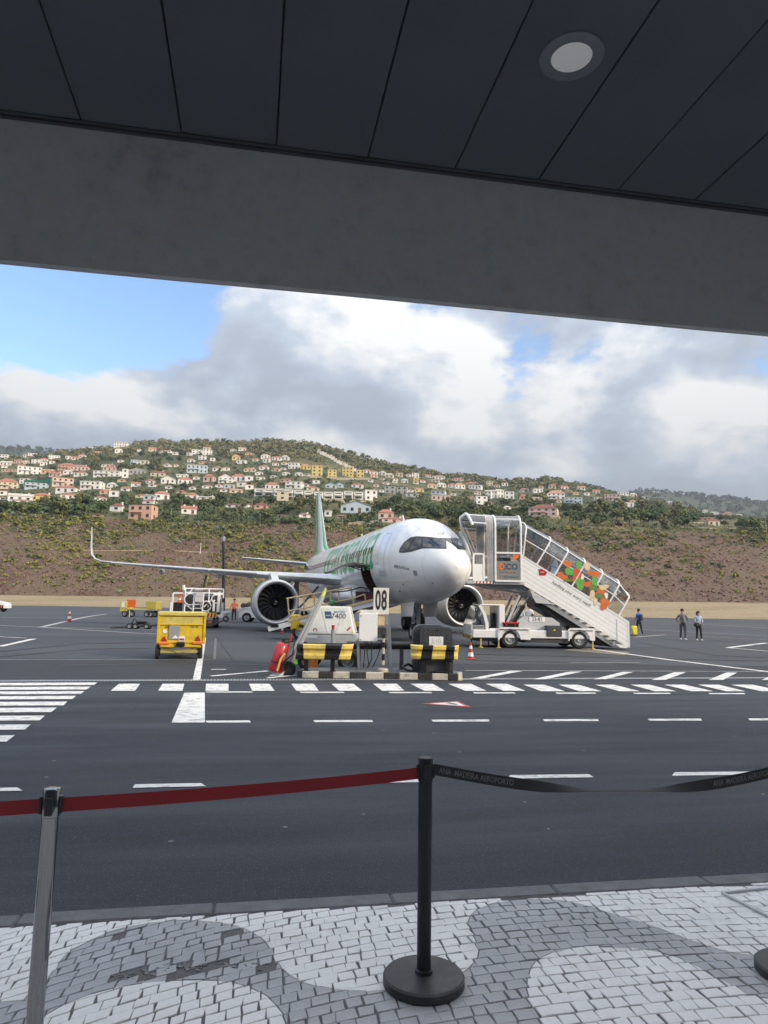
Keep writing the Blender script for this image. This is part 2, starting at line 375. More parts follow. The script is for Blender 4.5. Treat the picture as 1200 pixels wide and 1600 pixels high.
KERB_Y0, KERB_Y1, PAVE_Z = 4.10, 4.25, 0.12
drain_l, drain_r = ground(0, 1064.5, 0), ground(1200, 1059.5, 0)
def drain_y(x): return drain_l.y + (drain_r.y - drain_l.y) * (x - drain_l.x) / (drain_r.x - drain_l.x)
M['line_faint'] = mat('faint_line_paint', (.13, .135, .145), .8, var=.3, scale=5)
def sheet(name, poly, z, m_, parent=None, zf=None):
    V = [(p[0], p[1], (zf(p[0], p[1]) if zf else 0) + z) for p in poly]
    me = bpy.data.meshes.new(name); me.from_pydata(V, [], [tuple(range(len(V)))]); me.materials.append(m_); me.update()
    if me.polygons[0].normal.z < 0: me.flip_normals()
    return obj(name, me, parent)
road = sheet('road', [(-60, KERB_Y1 - .02), (80, KERB_Y1 - .02), (80, drain_y(80) - .14), (-60, drain_y(-60) - .14)], .004, M['asphalt']); tag(road, kind='structure')
# strip of newer asphalt just beyond the drain
e0, e1 = ground(0, 1032), ground(1200, 1041)
def grid_strip(name, y0f, y1f, x0, x1, z, m_, nx=30, ny=3):
    V = []; 
    for j in range(ny + 1):
        for i in range(nx + 1):
            x = x0 + (x1 - x0) * i / nx; y = y0f(x) + (y1f(x) - y0f(x)) * j / ny; V.append((x, y, HZ(x, y) + z))
    F = [(j * (nx + 1) + i, j * (nx + 1) + i + 1, (j + 1) * (nx + 1) + i + 1, (j + 1) * (nx + 1) + i) for j in range(ny) for i in range(nx)]
    return obj(name, raw_mesh(name, V, F, [m_]))
edge_y = lambda x: e0.y + (e1.y - e0.y) * (x - e0.x) / (e1.x - e0.x)
tag(grid_strip('apron_strip', lambda x: drain_y(x) + .14, edge_y, -60, 80, .006, M['apron_new'], 40, 4), kind='structure')
# drain channel with a slotted grate
dr = bpy.data.objects.new('drain_channel', None); col.objects.link(dr); tag(dr, kind='structure')
b = MB(); 
for s in (-1, 1):
    b.add([(-40, drain_y(-40) + s * .14 - .025, .012), (60, drain_y(60) + s * .14 - .025, .012), (60, drain_y(60) + s * .14 + .025, .012), (-40, drain_y(-40) + s * .14 + .025, .012)], [(0, 1, 2, 3)])
b.build('frame', M['steel'], dr)
b = MB(); x = -14.0
while x < 26:
    y = drain_y(x); b.add([(x, y - .11, .010), (x + .035, y - .11, .010), (x + .035, y + .11, .010), (x, y + .11, .010)], [(0, 1, 2, 3)]); x += .075
tag(b.build('grate_bar', M['lgrey'], dr), kind='stuff')
sheet('channel_bed', [(-40, drain_y(-40) - .115), (60, drain_y(60) - .115), (60, drain_y(60) + .115), (-40, drain_y(-40) + .115)], .005, M['black'], dr)

# ---- painted markings: each stripe its own sheet, belonging to the road or the apron
def mark(parent, pts, m_='line', z=.010):
    P = [ground(x, y) for x, y in pts]; n = len(P)
    return sheet('marking', [(p.x, p.y) for p in P], z, M[m_], parent, zf=HZ)
for (y0, y1, x0, x1) in [(1067, 1071, 152, 147), (1073.5, 1078, 142, 135), (1080.5, 1085, 132, 126), (1088, 1093, 119, 113), (1097, 1103, 105, 99), (1106.5, 1113.5, 89, 80), (1119, 1126.5, 70, 62), (1133, 1141, 48, 39), (1150, 1160, 23, 10)]:
    mark(road, [(-170, y0 + 1.5), (x0, y0), (x1, y1), (-170, y1 + 1.5)])
for q in [(186, 219, 211, 173), (254, 288, 285, 247), (322, 357, 357, 321), (389, 421, 429, 394), (455, 490, 498, 463), (518, 552, 566, 530), (583, 620, 632, 597), (641, 676, 695, 663), (700, 736, 760, 727), (759, 792, 821, 787), (818, 850, 883, 846), (873, 903, 940, 905), (930, 959, 1000, 968), (985, 1014, 1057, 1023), (1038, 1069, 1115, 1080), (1090, 1123, 1165, 1135), (1142, 1176, 1225, 1190), (1196, 1230, 1284, 1249)]:
    d = 1.4 if q[0] > 800 else 0
    mark(road, [(q[0], 1069 + d), (q[1], 1069 + d), (q[2], 1080 + d * .5), (q[3], 1080 + d * .5)])
for x0, x1 in [(321, 396), (468, 539), (607, 676), (739, 806), (868, 932), (989, 1049), (1107, 1165), (1220, 1270)]:
    dy = 1082 + (x0 - 600) * .0032; mark(road, [(x0, dy), (x1 - 3, dy), (x1, dy + 1.7), (x0 + 2, dy + 1.7)])
mark(road, [(288, 1083), (320, 1083), (320, 1130), (268, 1130)])
for x0, x1 in [(320.5, 392), (489, 583), (674, 765), (848, 936), (1012, 1097), (1169, 1262)]:
    dy = 1127 - (x0 - 320) * .0042; mark(road, [(x0, dy), (x1 - 2, dy - .4), (x1, dy + 2.8), (x0 + 3, dy + 3.1)])
for x0, x1, y0, y1 in [(-90, 35, 1234, 1232), (207, 322, 1227, 1225), (503, 660, 1221, 1218.5), (793, 928, 1212.5, 1211), (1050, 1200, 1208, 1206.5), (1330, 1500, 1203, 1201)]:
    mark(road, [(x0 + 4, y0), (x1 - 8, y1), (x1, y1 + 5), (x0, y0 + 5.5)])
# warning triangle painted on the road
tri = mark(road, [(657, 1100), (715, 1096), (737, 1106)], 'red', .009)
mark(road, [(670, 1100.5), (713, 1097.6), (727, 1104)], 'line', .012)
b = MB()
mark(road, [(696, 1099.3), (703, 1098.9), (716, 1101.7), (712, 1102.3)], 'black', .014)
# hatching beyond the drain
for q in [(733, 752, 817, 797, 1061, 1049), (832, 852, 910, 890, 1062, 1050), (927, 947, 990, 972, 1062, 1050.5), (1018, 1040, 1072, 1053, 1063, 1051), (1107, 1130, 1152, 1135, 1063, 1051.5), (1190, 1214, 1236, 1217, 1063, 1052)]:
    mark(apron, [(q[0], q[4]), (q[1], q[4]), (q[2], q[5]), (q[3], q[5])], z=.012)
def stroke(pts, w, m_='line', z=.012):     # polyline of constant width w metres on the apron
    P = [ground(*p) for p in pts]
    for a, c in zip(P[:-1], P[1:]):
        n = max(1, int((c - a).length / 6)); d = (c - a).to_2d().normalized(); s = Vector((-d.y, d.x)) * w / 2
        V = []; 
        for i in range(n + 1):
            p = a.lerp(c, i / n)
            for k in (-1, 1):
                q = (p.x + s.x * k, p.y + s.y * k); V.append((*q, HZ(*q) + z))
        me = bpy.data.meshes.new('marking'); me.from_pydata(V, [], [(2 * i, 2 * i + 2, 2 * i + 3, 2 * i + 1) for i in range(n)]); me.materials.append(M[m_]); me.update()
        if me.polygons[0].normal.z < 0: me.flip_normals()
        obj('marking', me, apron)
stroke([(727, 1048), (1230, 1050)], .06)
stroke([(330, 1057), (418, 1049)], .16); stroke([(330, 1046.5), (353, 1046.5)], .12); stroke([(418, 1060), (462, 1055.5)], .14)
stroke([(319, 997), (307, 1063)], .17); stroke([(337, 998), (335, 1031)], .09, 'line_faint')
stroke([(0, 1010.5), (53, 998.5)], .25); stroke([(-60, 992.5), (42, 997.3)], .16)
stroke([(62, 980.5), (166, 959.5)], .3, 'line_worn'); stroke([(-60, 975), (62, 980), (205, 989), (272, 992)], .22, 'line_worn'); stroke([(62, 980), (260, 985)], .15, 'line_worn')
stroke([(15, 957), (330, 961)], .3, 'line_worn'); stroke([(-40, 964), (150, 966.5)], .2, 'line_worn')
stroke([(885, 1009), (1043, 1031), (1240, 1055)], .26); stroke([(990, 996), (1040, 992)], .22, 'line_worn'); stroke([(1040, 992), (1240, 1002)], .2, 'line_worn')
stroke([(1137, 1012.5), (1196, 1005), (1250, 1006.5)], .3); stroke([(1137, 1012.5), (1240, 1021)], .22)
stroke([(1000, 970), (1240, 979.5)], .4, 'line_worn'); stroke([(1000, 975), (1110, 976), (1240, 984)], .35, 'line_worn'); stroke([(1000, 983.5), (1240, 996)], .3, 'line_worn')
stroke([(890, 1036), (1000, 1036)], .08, 'line_worn'); stroke([(330, 1031), (0, 1031.5)], .05, 'line_worn'); stroke([(620, 979), (650, 979.5)], .3, 'line_worn')

# ---- kerb stones and the mosaic pavement
kerb = bpy.data.objects.new('kerb', None); col.objects.link(kerb); tag(kerb, kind='structure')
b = MB(); b.bx(-.488, .488, KERB_Y0, KERB_Y1, -.15, PAVE_Z + .004, b=.012); kme = b.mesh('kerb_stone', M['stone_kerb'])
for i in range(-9, 11): obj('kerb_stone', kme, kerb, loc=(i * .98 + .35, random.uniform(-.004, .004), random.uniform(-.003, .003)))
def wpoly(pts): return [tuple(ground(x, y, PAVE_Z).to_2d()) for x, y in pts]
UP = [(-260, 1545), (-160, 1500), (-60, 1540), (0, 1566), (40, 1562), (75, 1530), (100, 1490), (170, 1455), (240, 1440), (310, 1437), (370, 1445), (410, 1465), (428, 1490), (440, 1515), (470, 1535), (520, 1546), (580, 1549), (640, 1543), (700, 1533), (735, 1512), (750, 1490), (745, 1470), (731, 1450), (733, 1430), (755, 1415), (800, 1406), (850, 1404), (900, 1410), (960, 1428), (1030, 1450), (1080, 1470), (1140, 1488), (1200, 1495), (1290, 1480), (1330, 1440), (1420, 1415), (1520, 1440)]
LO = [(1520, 1530), (1380, 1500), (1300, 1560), (1200, 1562), (1160, 1550), (1110, 1520), (1060, 1495), (1000, 1481), (930, 1478), (870, 1485), (835, 1500), (822, 1530), (825, 1560), (850, 1600), (900, 1700), (640, 1850), (470, 1700), (450, 1600), (430, 1565), (390, 1540), (330, 1530), (250, 1532), (180, 1542), (120, 1560), (70, 1585), (0, 1640), (-120, 1640), (-260, 1620)]
def chaikin(P, k=2):
    for _ in range(k): P = [q for a, c in zip(P, P[1:] + P[:1]) for q in ((a[0] * .75 + c[0] * .25, a[1] * .75 + c[1] * .25), (a[0] * .25 + c[0] * .75, a[1] * .25 + c[1] * .75))]
    return P
GREY = np.array(chaikin(wpoly(UP + LO)))
def inpoly(x, y, P):
    c = False; j = len(P) - 1
    for i in range(len(P)):
        if (P[i][1] > y) != (P[j][1] > y) and x < (P[j][0] - P[i][0]) * (y - P[i][1]) / (P[j][1] - P[i][1]) + P[i][0]: c = not c
        j = i
    return c
HOLE = wpoly([(160, 1533), (190, 1520), (240, 1514), (285, 1508), (320, 1502), (350, 1501), (395, 1505), (425, 1512), (400, 1519), (330, 1519), (290, 1527), (240, 1526), (200, 1531)])
M['stone_white'] = mat('white_limestone', (.78, .78, .78), .5, var=.08, scale=5, bump=.3, bscale=70, coords='Object', dirt=((.30, .29, .28), .5, 2.2))
M['stone_grey'] = mat('grey_basalt', (.38, .39, .415), .5, var=.2, scale=4, bump=.35, bscale=70, coords='Object', dirt=((.30, .30, .30), .4, 3))
M['grout'] = surf_mat('pavement_bed', [(.3, (.09, .09, .095)), (.6, (.17, .17, .175)), (.75, (.24, .235, .23))], 6, 60, bump=.8, bscale=90, dist=.01)
pave = tag(sheet('pavement', [(-9, -8.5), (10.2, -8.5), (10.2, KERB_Y0), (-9, KERB_Y0)], PAVE_Z - .005, M['grout']), kind='structure')
rows = []
ANG, SW, SH = R(0), .080, .073
ca, sa = math.cos(ANG), math.sin(ANG)
ni, nj = 230, 130
rs = np.random.default_rng(3)
joff = rs.uniform(0, 1, nj * 2)
bend = lambda u, v: .30 * u - .44 * math.log(math.cosh((u - .3) / 1.2)) + .012 * math.sin(u * 2.3 + v)
GP_ = np.vstack([GREY, GREY[:1]]); GS = []; GN = []
for a, c in zip(GP_[:-1], GP_[1:]):
    L_ = np.linalg.norm(c - a); n_ = max(2, int(L_ / .03)); nv = np.array((-(c - a)[1], (c - a)[0])) / max(L_, 1e-6)
    for i in range(n_): GS.append(a + (c - a) * i / n_); GN.append(nv)
GS = np.array(GS); GN = np.array(GN)
stones = []
rowcuts = {}
for j in range(-nj, nj):
    us = []; u = -10.5 + joff[j + nj] * .09
    while u < 11.5: us.append(u); u += SW * rs.uniform(.72, 1.3)
    rowcuts[j] = us
for j in range(-28, 126):
    us = rowcuts[j]
    for a, c in zip(us[:-1], us[1:]):
        g = rs.uniform(.0016, .0042)
        q = []
        for (u, v) in ((a + g, j * SH + g), (c - g, j * SH + g), (c - g, (j + 1) * SH - g), (a + g, (j + 1) * SH - g)):
            u2, v2 = u + rs.uniform(-.006, .006), v + rs.uniform(-.004, .004)
            v2 += bend(u2, v2); q.append((u2 * ca - v2 * sa, u2 * sa + v2 * ca))
        cx, cy = sum(p[0] for p in q) / 4, sum(p[1] for p in q) / 4
        if cy > KERB_Y0 + .06 or cy < -.9 or abs(cx - .6) > 7: continue
        q = [(x, min(y, KERB_Y0 - .004)) for x, y in q]
        if max(p[1] for p in q) - min(p[1] for p in q) < .03: continue
        if inpoly(cx, cy, HOLE) and rs.random() < .62: continue
        k_ = int(np.argmin((GS[:, 0] - cx) ** 2 + (GS[:, 1] - cy) ** 2)); nb_, pb_ = GN[k_], GS[k_]
        sd = [(p[0] - pb_[0]) * nb_[0] + (p[1] - pb_[1]) * nb_[1] for p in q]
        if math.hypot(pb_[0] - cx, pb_[1] - cy) < .09 and min(sd) < -.012 and max(sd) > .012:     # cut the stone along the curve
            for sg in (1, -1):
                P = []
                for i in range(4):
                    a_, c_ = q[i], q[(i + 1) % 4]; da, dc = sd[i] * sg - .0025, sd[(i + 1) % 4] * sg - .0025
                    if da > 0: P.append(a_)
                    if da * dc < 0: t_ = da / (da - dc); P.append((a_[0] + (c_[0] - a_[0]) * t_, a_[1] + (c_[1] - a_[1]) * t_))
                if len(P) > 2 and max(abs(v) for v in sd) > .02:
                    mx_, my_ = sum(p[0] for p in P) / len(P), sum(p[1] for p in P) / len(P); stones.append((P, inpoly(mx_, my_, GREY), mx_, my_))
            continue
        gr = inpoly(cx, cy, GREY)
        if gr and rs.random() < .012: continue
        stones.append((q, gr, cx, cy))
def stone_geo(q, h, tilt, cx=0, cy=0):
    b_ = .0028; P = []
    n = len(q); mx_ = sum(p[0] for p in q) / n; my_ = sum(p[1] for p in q) / n
    for (x, y) in q: P.append((x - cx, y - cy, -.03))
    for (x, y) in q: P.append((x - cx, y - cy, h - .003 + tilt[0] * (x - mx_) + tilt[1] * (y - my_)))
    for (x, y) in q:
        k = 1 - b_ / max(.02, math.hypot(x - mx_, y - my_)); P.append((mx_ + (x - mx_) * k - cx, my_ + (y - my_) * k - cy, h + tilt[0] * (x - mx_) + tilt[1] * (y - my_)))
    F = [tuple(range(2 * n, 3 * n))] + [(i, (i + 1) % n, n + (i + 1) % n, n + i) for i in range(n)] + [(n + i, n + (i + 1) % n, 2 * n + (i + 1) % n, 2 * n + i) for i in range(n)]
    return P, F
def vis(cx, cy):
    p = CAM_M.inverted() @ Vector((cx, cy, PAVE_Z)); 
    if p.z > -.1: return None
    x, y = 600 + FPX * p.x / -p.z, 800 - FPX * p.y / -p.z
    return (-10 < x < 1210 and 1370 < y < 1612), -p.z
inview = sorted([(vis(s[2], s[3])[1], k) for k, s in enumerate(stones) if vis(s[2], s[3]) and vis(s[2], s[3])[0]])
single = set(k for _, k in inview[:300])
rest = {True: MB(), False: MB()}
for k, (q, gr, cx, cy) in enumerate(stones):
    h = rs.uniform(-.0015, .002); tl = (rs.uniform(-.018, .018), rs.uniform(-.018, .018))
    m_ = M['stone_grey'] if gr else M['stone_white']
    if k in single:
        P, F = stone_geo(q, h, tl, cx, cy); me = bpy.data.meshes.new('paving_stone'); me.from_pydata(P, [], F); me.materials.append(m_)
        obj('paving_stone', me, pave, loc=(cx, cy, PAVE_Z))
    else:
        P, F = stone_geo(q, h + PAVE_Z, tl); P = [(x, y, z) for x, y, z in P]; rest[gr].add(P, F)
tag(rest[False].build('white_paving_stones', M['stone_white'], pave, fix=False), kind='stuff'); tag(rest[True].build('grey_paving_stones', M['stone_grey'], pave, fix=False), kind='stuff')
# loose chips in the broken patch and a cover let into the paving at the right edge
b = MB()
for _ in range(70):
    t = rs.random(); p = ground(165 + t * 255, 1529 - 22 * math.sin(t * 2.2) + rs.uniform(-7, 7), PAVE_Z)
    s = rs.uniform(.008, .03); b.box((p.x, p.y, PAVE_Z - .004), (s, s * rs.uniform(.5, 1), .006), (rs.uniform(-.12, .12), rs.uniform(-.12, .12), rs.uniform(0, 3)))
tag(b.build('broken_chips', mat('broken_basalt', (.17, .17, .18), .8, var=.5, scale=30), pave), kind='stuff')
b = MB(); A = [ground(x, y, PAVE_Z + .004) for x, y in ((1128, 1396), (1215, 1440), (1330, 1425), (1240, 1384))]
for p, q in zip(A, A[1:] + A[:1]): b.bar(p + Vector((0, 0, .004)), q + Vector((0, 0, .004)), .016, .012)
b.build('inspection_cover_frame', M['steel'], pave)

# ---- canopy over the pavement: boarded ceiling, plastered edge beam
CEIL_Z, BEAM_Y, BEAM_Z0 = CAM_H + 4.32 / 1.486, 4.32, CAM_H + 4.32 / 2.175
M['ceil'] = mat('ceiling_panel', (.098, .108, .125), .55, var=.06, scale=1.5, spec=.4, dirt=((.075, .083, .098), .6, 1.2))
M['plaster'] = surf_mat('stained_plaster', [(.32, (.31, .31, .315)), (.45, (.46, .46, .46)), (.55, (.50, .50, .50)), (.68, (.40, .40, .40))], .55, 7, rough=.85, bump=.25, bscale=45, dist=.006)
ceil = bpy.data.objects.new('ceiling', None); col.objects.link(ceil); tag(ceil, kind='structure')
# seams read off along the beam
seam = []
for px, py in ((122, 175), (283, 197), (436, 218), (578, 240), (712, 259), (845, 277), (970, 293)):
    d = ray(px, py); t = (CEIL_Z - CAM_H) / d.z; seam.append((CAMP + d * t).x)
step = (seam[-1] - seam[0]) / (len(seam) - 1)
x0 = seam[0] - 9 * step
b = MB(); b.bx(0.004, step - .004, 1.85, BEAM_Y - .045, CEIL_Z, CEIL_Z + .03, b=.004); pme = b.mesh('ceiling_panel', M['ceil'])
for i in range(24): obj('ceiling_panel', pme, ceil, loc=(x0 + i * step, 0, random.uniform(0, .004)))
b = MB(); b.bx(-14, 16, 1.8, BEAM_Y, CEIL_Z + .05, CEIL_Z + .08); b.build('ceiling_backing', M['black'], ceil)
b = MB(); b.bx(-14, 16, BEAM_Y - .035, BEAM_Y - .004, CEIL_Z - .012, CEIL_Z + .012); b.bx(-14, 16, BEAM_Y - .075, BEAM_Y - .05, CEIL_Z - .008, CEIL_Z + .0); b.build('edge_trim', M['dgrey'], ceil)
bm_ = MB()
nb = 60; prof = [(BEAM_Y, CEIL_Z + .5), (BEAM_Y + .0, BEAM_Z0 + .012), (BEAM_Y + .010, BEAM_Z0), (BEAM_Y + .034, BEAM_Z0 - .001), (BEAM_Y + .038, BEAM_Z0 + .03), (BEAM_Y + .12, BEAM_Z0 + .16), (BEAM_Y + .12, CEIL_Z + .5)]
bm_.loft([[(-14 + 30 * i / nb, y + (.002 * math.sin(i * 1.7)), z + .002 * math.sin(i * .9)) for y, z in prof] for i in range(nb + 1)], closed=False)
beam = bm_.build('canopy_beam', M['plaster'], None); tag(beam, kind='structure')
b = MB(); b.bx(-14, 16, 1.75, BEAM_Y + .12, CEIL_Z + .5, CEIL_Z + .6); tag(b.build('canopy_roof', M['lgrey']), kind='structure')
# terminal front behind the photographer: unseen, height and setback set for its shade
M['wall'] = mat('terminal_wall', (.07, .075, .085), .3, var=.06)
b = MB(); b.bx(-60, 70, -9.2, -8.5, 0, 13); tag(b.build('terminal_wall', M['wall']), kind='structure')
# downlight
c = CAMP + ray(893, 88) * ((CEIL_Z - CAM_H) / ray(893, 88).z)
dl = thing('ceiling_downlight', 'round recessed ceiling light with pale lens in the dark canopy ceiling', 'ceiling light', (c.x, c.y, CEIL_Z))
b = MB(); b.lathe([(.108, .0), (.108, -.012), (.155, -.014), (.168, -.008), (.170, .002)], n=48); b.build('trim_ring', mat('downlight_ring', (.17, .185, .205), .45, var=.05), dl, smooth=40)
b = MB(); b.lathe([(.0, -.008), (.06, -.0085), (.107, -.006)], n=48); b.build('lens', mat('downlight_lens', (.62, .62, .63), .4, var=.02, emit=((1, .98, .97), .035)), dl)

# ---- terrain beyond the runway
YB = [(-1500, 922), (0, 930), (600, 936), (1200, 942), (2700, 950)]
YT = [(-1500, 800), (0, 804), (100, 806), (200, 812), (300, 817), (400, 819), (500, 818), (600, 822), (700, 829), (800, 833), (870, 829), (950, 828), (1050, 831), (1130, 832), (1200, 833), (2700, 838)]
YR = [(-1500, 735), (-500, 722), (0, 716), (60, 715), (110, 706), (150, 700), (200, 695), (250, 690), (300, 692), (350, 691), (420, 687), (460, 690), (500, 696), (540, 707), (600, 723), (650, 732), (700, 742), (740, 746), (780, 752), (830, 750), (860, 748), (900, 754), (940, 764), (970, 772), (1000, 779), (1040, 786), (1080, 796), (1120, 804), (1160, 808), (1200, 812), (2700, 820)]
D0, D1, D2, D3 = 196.0, 238.0, 300.0, 950.0
def vnoise(x, y, s=0):
    return (math.sin(x * 1.0 + 1.3 * math.sin(y * .7 + s) + s * 2.1) + math.sin(y * 1.3 + 1.1 * math.sin(x * .9 - s))) * .25 + (math.sin(x * 2.7 + y * 1.9 + s) + math.sin(y * 3.1 - x * 2.2 + s * 3)) * .12
def yprof(px, d):
    yt = interp(px, YT)
    if d <= D2: return interp(px, YB) + (yt - interp(px, YB)) * clampf((d - D1) / (D2 - D1), 0, 1) ** .93
    yr = interp(px, YR); t = (d - D2) / (D3 - D2)
    if t <= 1: return yt + (yr - yt) * t ** .7
    return yr + (t - 1) * 60
def terr(px, d):
    if d <= D1:
        p0 = at(px, 950, D0); p0.z = HZ(p0.x, p0.y) - .3; q = at(px, interp(px, YB), D1); return p0.lerp(q, (d - D0) / (D1 - D0))
    p = at(px, yprof(px, d), d)
    if d > D1 + 3: p.z += vnoise(p.x * .12, p.y * .12) * .9 + (vnoise(p.x * .03, p.y * .03, 2) * 2.2 if d > D2 + 20 else 0)
    return p
def find_d(px, py):                 # distance at which the slope shows at this height in the photograph
    lo, hi = D2, D3
    if py >= interp(px, YT): return D2 - (py - interp(px, YT)) / (interp(px, YB) - interp(px, YT)) * (D2 - D1)
    for _ in range(30):
        m_ = (lo + hi) / 2
        if yprof(px, m_) > py: lo = m_
        else: hi = m_
    return lo
def terrain(name, pxs, ds, m_):
    V = [terr(px, d) for d in ds for px in pxs]; n = len(pxs)
    F = [(j * n + i, j * n + i + 1, (j + 1) * n + i + 1, (j + 1) * n + i) for j in range(len(ds) - 1) for i in range(n - 1)]
    return tag(obj(name, raw_mesh(name, V, F, [m_], smooth=True)), kind='structure')
PXA = list(np.unique(np.concatenate([np.linspace(-1400, -50, 46), np.linspace(-50, 1250, 210), np.linspace(1250, 2600, 46)])))
terrain('grass_verge', PXA, list(np.linspace(D0, D1, 8)), M['drygrass'])
terrain('bank', PXA, list(np.linspace(D1, D2, 44)), M['bank'])
terrain('hillside', PXA, [D2 + (D3 - D2) * (i / 70) ** 1.25 for i in range(71)] + [1000, 1100, 1300, 1600], M['hill'])
YF = [(-1500, 700), (-300, 703), (0, 700), (50, 701), (90, 706), (300, 730), (700, 770), (900, 790), (960, 777), (1000, 769), (1030, 768), (1060, 772), (1100, 775), (1150, 781), (1200, 787), (1500, 800), (2700, 815)]
V = []; PXF = list(np.linspace(-1000, 2100, 141))
for d in (1500, 1700, 1900, 2100, 2300, 2600):
    for px in PXF:
        yy = interp(px, YF) + (845 - interp(px, YF)) * clampf((2300 - d) / 800, 0, 1) ** 1.3 + max(0, d - 2300) * .15
        p = at(px, yy, d); p.z += vnoise(p.x * .02, p.y * .02, 5) * 7; V.append(p)
n = len(PXF); F = [(j * n + i, j * n + i + 1, (j + 1) * n + i + 1, (j + 1) * n + i) for j in range(5) for i in range(n - 1)]
tag(obj('far_hills', raw_mesh('far_hills', V, F, [M['farhill']], smooth=True)), kind='structure')
# the land goes on under everything
sheet('ground', [(-4500, -900), (4500, -900), (4500, 3000), (-4500, 3000)], -1.2, M['hill']); tag(bpy.data.objects['ground'], kind='structure')

# wear on the apron: tyre marks, a filled patch and a crack
M['tyre'] = mat('tyre_mark', (.030, .032, .036), .7, var=.5, scale=3, dirt=((.058, .062, .070), .55, 1.5))
def smear(pts, w): stroke(pts, w, 'tyre', .009)
smear([(0, 1018), (120, 1006), (260, 1003), (330, 1005)], .35); smear([(0, 1026), (140, 1014), (300, 1012)], .3); smear([(90, 1040), (330, 1036), (430, 1040)], .3)
smear([(730, 1022), (900, 1026), (1200, 1033)], .35); smear([(740, 1032), (900, 1035), (1100, 1042)], .3); smear([(560, 1000), (640, 996), (720, 1000)], .4)
smear([(1000, 1004), (1120, 1024), (1200, 1028)], .35); smear([(120, 972), (260, 976), (330, 984)], .5); smear([(1010, 988), (1200, 1009)], .5)
stroke([(337, 992), (365, 1032)], .05, 'black', .011)
q = [ground(x, y) for x, y in ((905, 1012), (985, 1019), (975, 1024), (880, 1016))]; sheet('patch', [(p.x, p.y) for p in q], .007, mat('filled_patch', (.20, .185, .15), .85, var=.3, scale=3, dirt=((.08, .08, .085), .8, 2)), apron, zf=HZ)
# ================================================================== AIRLINER
TH = R(15.0)
NOSE_L, NOSE_D = 2.97, 28.6
AX = -math.sin(TH) * RGT + math.cos(TH) * FWD
p = CAMP + RGT * NOSE_L + FWD * NOSE_D
plane = thing('airliner', 'white twin-engine passenger jet with green lettering and open cargo door parked on the apron', 'airplane', (p.x, p.y, 0.25), math.atan2(AX.y, AX.x))
PL_M = Matrix.Translation(plane.location) @ Matrix.Rotation(plane.rotation_euler[2], 4, 'Z'); PL_I = PL_M.inverted()
ZC = 3.69
M['fus'] = mat('fuselage_white', (.82, .83, .845), .20, var=.025, scale=1.2, coat=.5, spec=.5)
M['fus_grey'] = mat('belly_grey', (.55, .565, .58), .3, var=.04, scale=2, coat=.3)
M['wing'] = mat('wing_grey', (.56, .59, .61), .35, metal=.1, var=.07, scale=1.5, coat=.2)
M['lip'] = mat('inlet_lip', (.62, .63, .65), .42, metal=.55, var=.04)
M['blade'] = mat('fan_blade', (.13, .135, .145), .35, metal=.7, var=.12)
M['seam'] = mat('panel_seam', (.30, .31, .33), .6)
M['fus_green'] = M['green']
TAB = [(0, -.55, -.55, .0), (.05, -.32, -.78, .24), (.12, -.18, -.92, .38), (.3, .03, -1.12, .60), (.6, .28, -1.32, .83), (1.0, .50, -1.49, 1.03), (1.5, .73, -1.65, 1.20), (2.0, 1.00, -1.77, 1.36), (2.5, 1.29, -1.86, 1.51), (3.0, 1.54, -1.93, 1.64), (3.6, 1.75, -2.0, 1.77), (4.5, 1.93, -2.05, 1.90), (5.5, 2.03, -2.07, 1.965), (6.7, 2.07, -2.07, 1.975), (8.6, 2.07, -2.07, 1.975), (23.5, 2.07, -2.07, 1.975), (26, 2.07, -1.98, 1.95), (28.5, 2.06, -1.45, 1.75), (31, 2.0, -.62, 1.40), (33.5, 1.85, .15, .95), (35.5, 1.65, .68, .55), (36.6, 1.45, .95, .22)]
_tx = np.array([t[0] for t in TAB])
def _pch(k):
    ys_ = np.array([t[k] for t in TAB]); h = np.diff(_tx); dl = np.diff(ys_) / h; dd = np.zeros(len(_tx))
    for i in range(1, len(_tx) - 1):
        if dl[i - 1] * dl[i] > 0:
            w1, w2 = 2 * h[i] + h[i - 1], h[i] + 2 * h[i - 1]; dd[i] = (w1 + w2) / (w1 / dl[i - 1] + w2 / dl[i])
    dd[0] = dl[0]; dd[-1] = dl[-1]
    def f(x):
        i = min(max(int(np.searchsorted(_tx, x) - 1), 0), len(h) - 1); t = (x - _tx[i]) / h[i]
        return ((1 + 2 * t) * (1 - t) ** 2 * ys_[i] + t * (1 - t) ** 2 * h[i] * dd[i] + t * t * (3 - 2 * t) * ys_[i + 1] + t * t * (t - 1) * h[i] * dd[i + 1])
    return f
f_t, f_b, f_w = _pch(1), _pch(2), _pch(3)
def S(x, ph, off=0.0):
    zt, zb, w = f_t(x), f_b(x), f_w(x); c_, h = (zt + zb) / 2, (zt - zb) / 2
    q = Vector((x, w * math.cos(ph), ZC + c_ + h * math.sin(ph)))
    if off:
        n_ = Vector((0, math.cos(ph) * h, math.sin(ph) * w)).normalized()
        dx = .05; sl = (f_w(min(x + dx, 36.6)) - f_w(max(x - dx, 0))) / (2 * dx); n_.x = -sl; n_.normalize(); q += n_ * off
    return q
NS = 72
rx = sorted(set([.0, .02, .05, .08, .12, .2, .3, .45, .6, .8, 1.0, 1.25, 1.5, 1.75, 2, 2.25, 2.5, 2.75, 3, 3.3, 3.6, 4, 4.5, 5, 5.5, 6.1, 6.7, 7.3, 8, 8.6] + list(np.linspace(9.5, 23.5, 10)) + list(np.linspace(24, 36.6, 26))))
b = MB(); V = []; F = []
for x in rx:
    for k in range(NS): V.append(S(max(x, .0005), R(k * 5)))
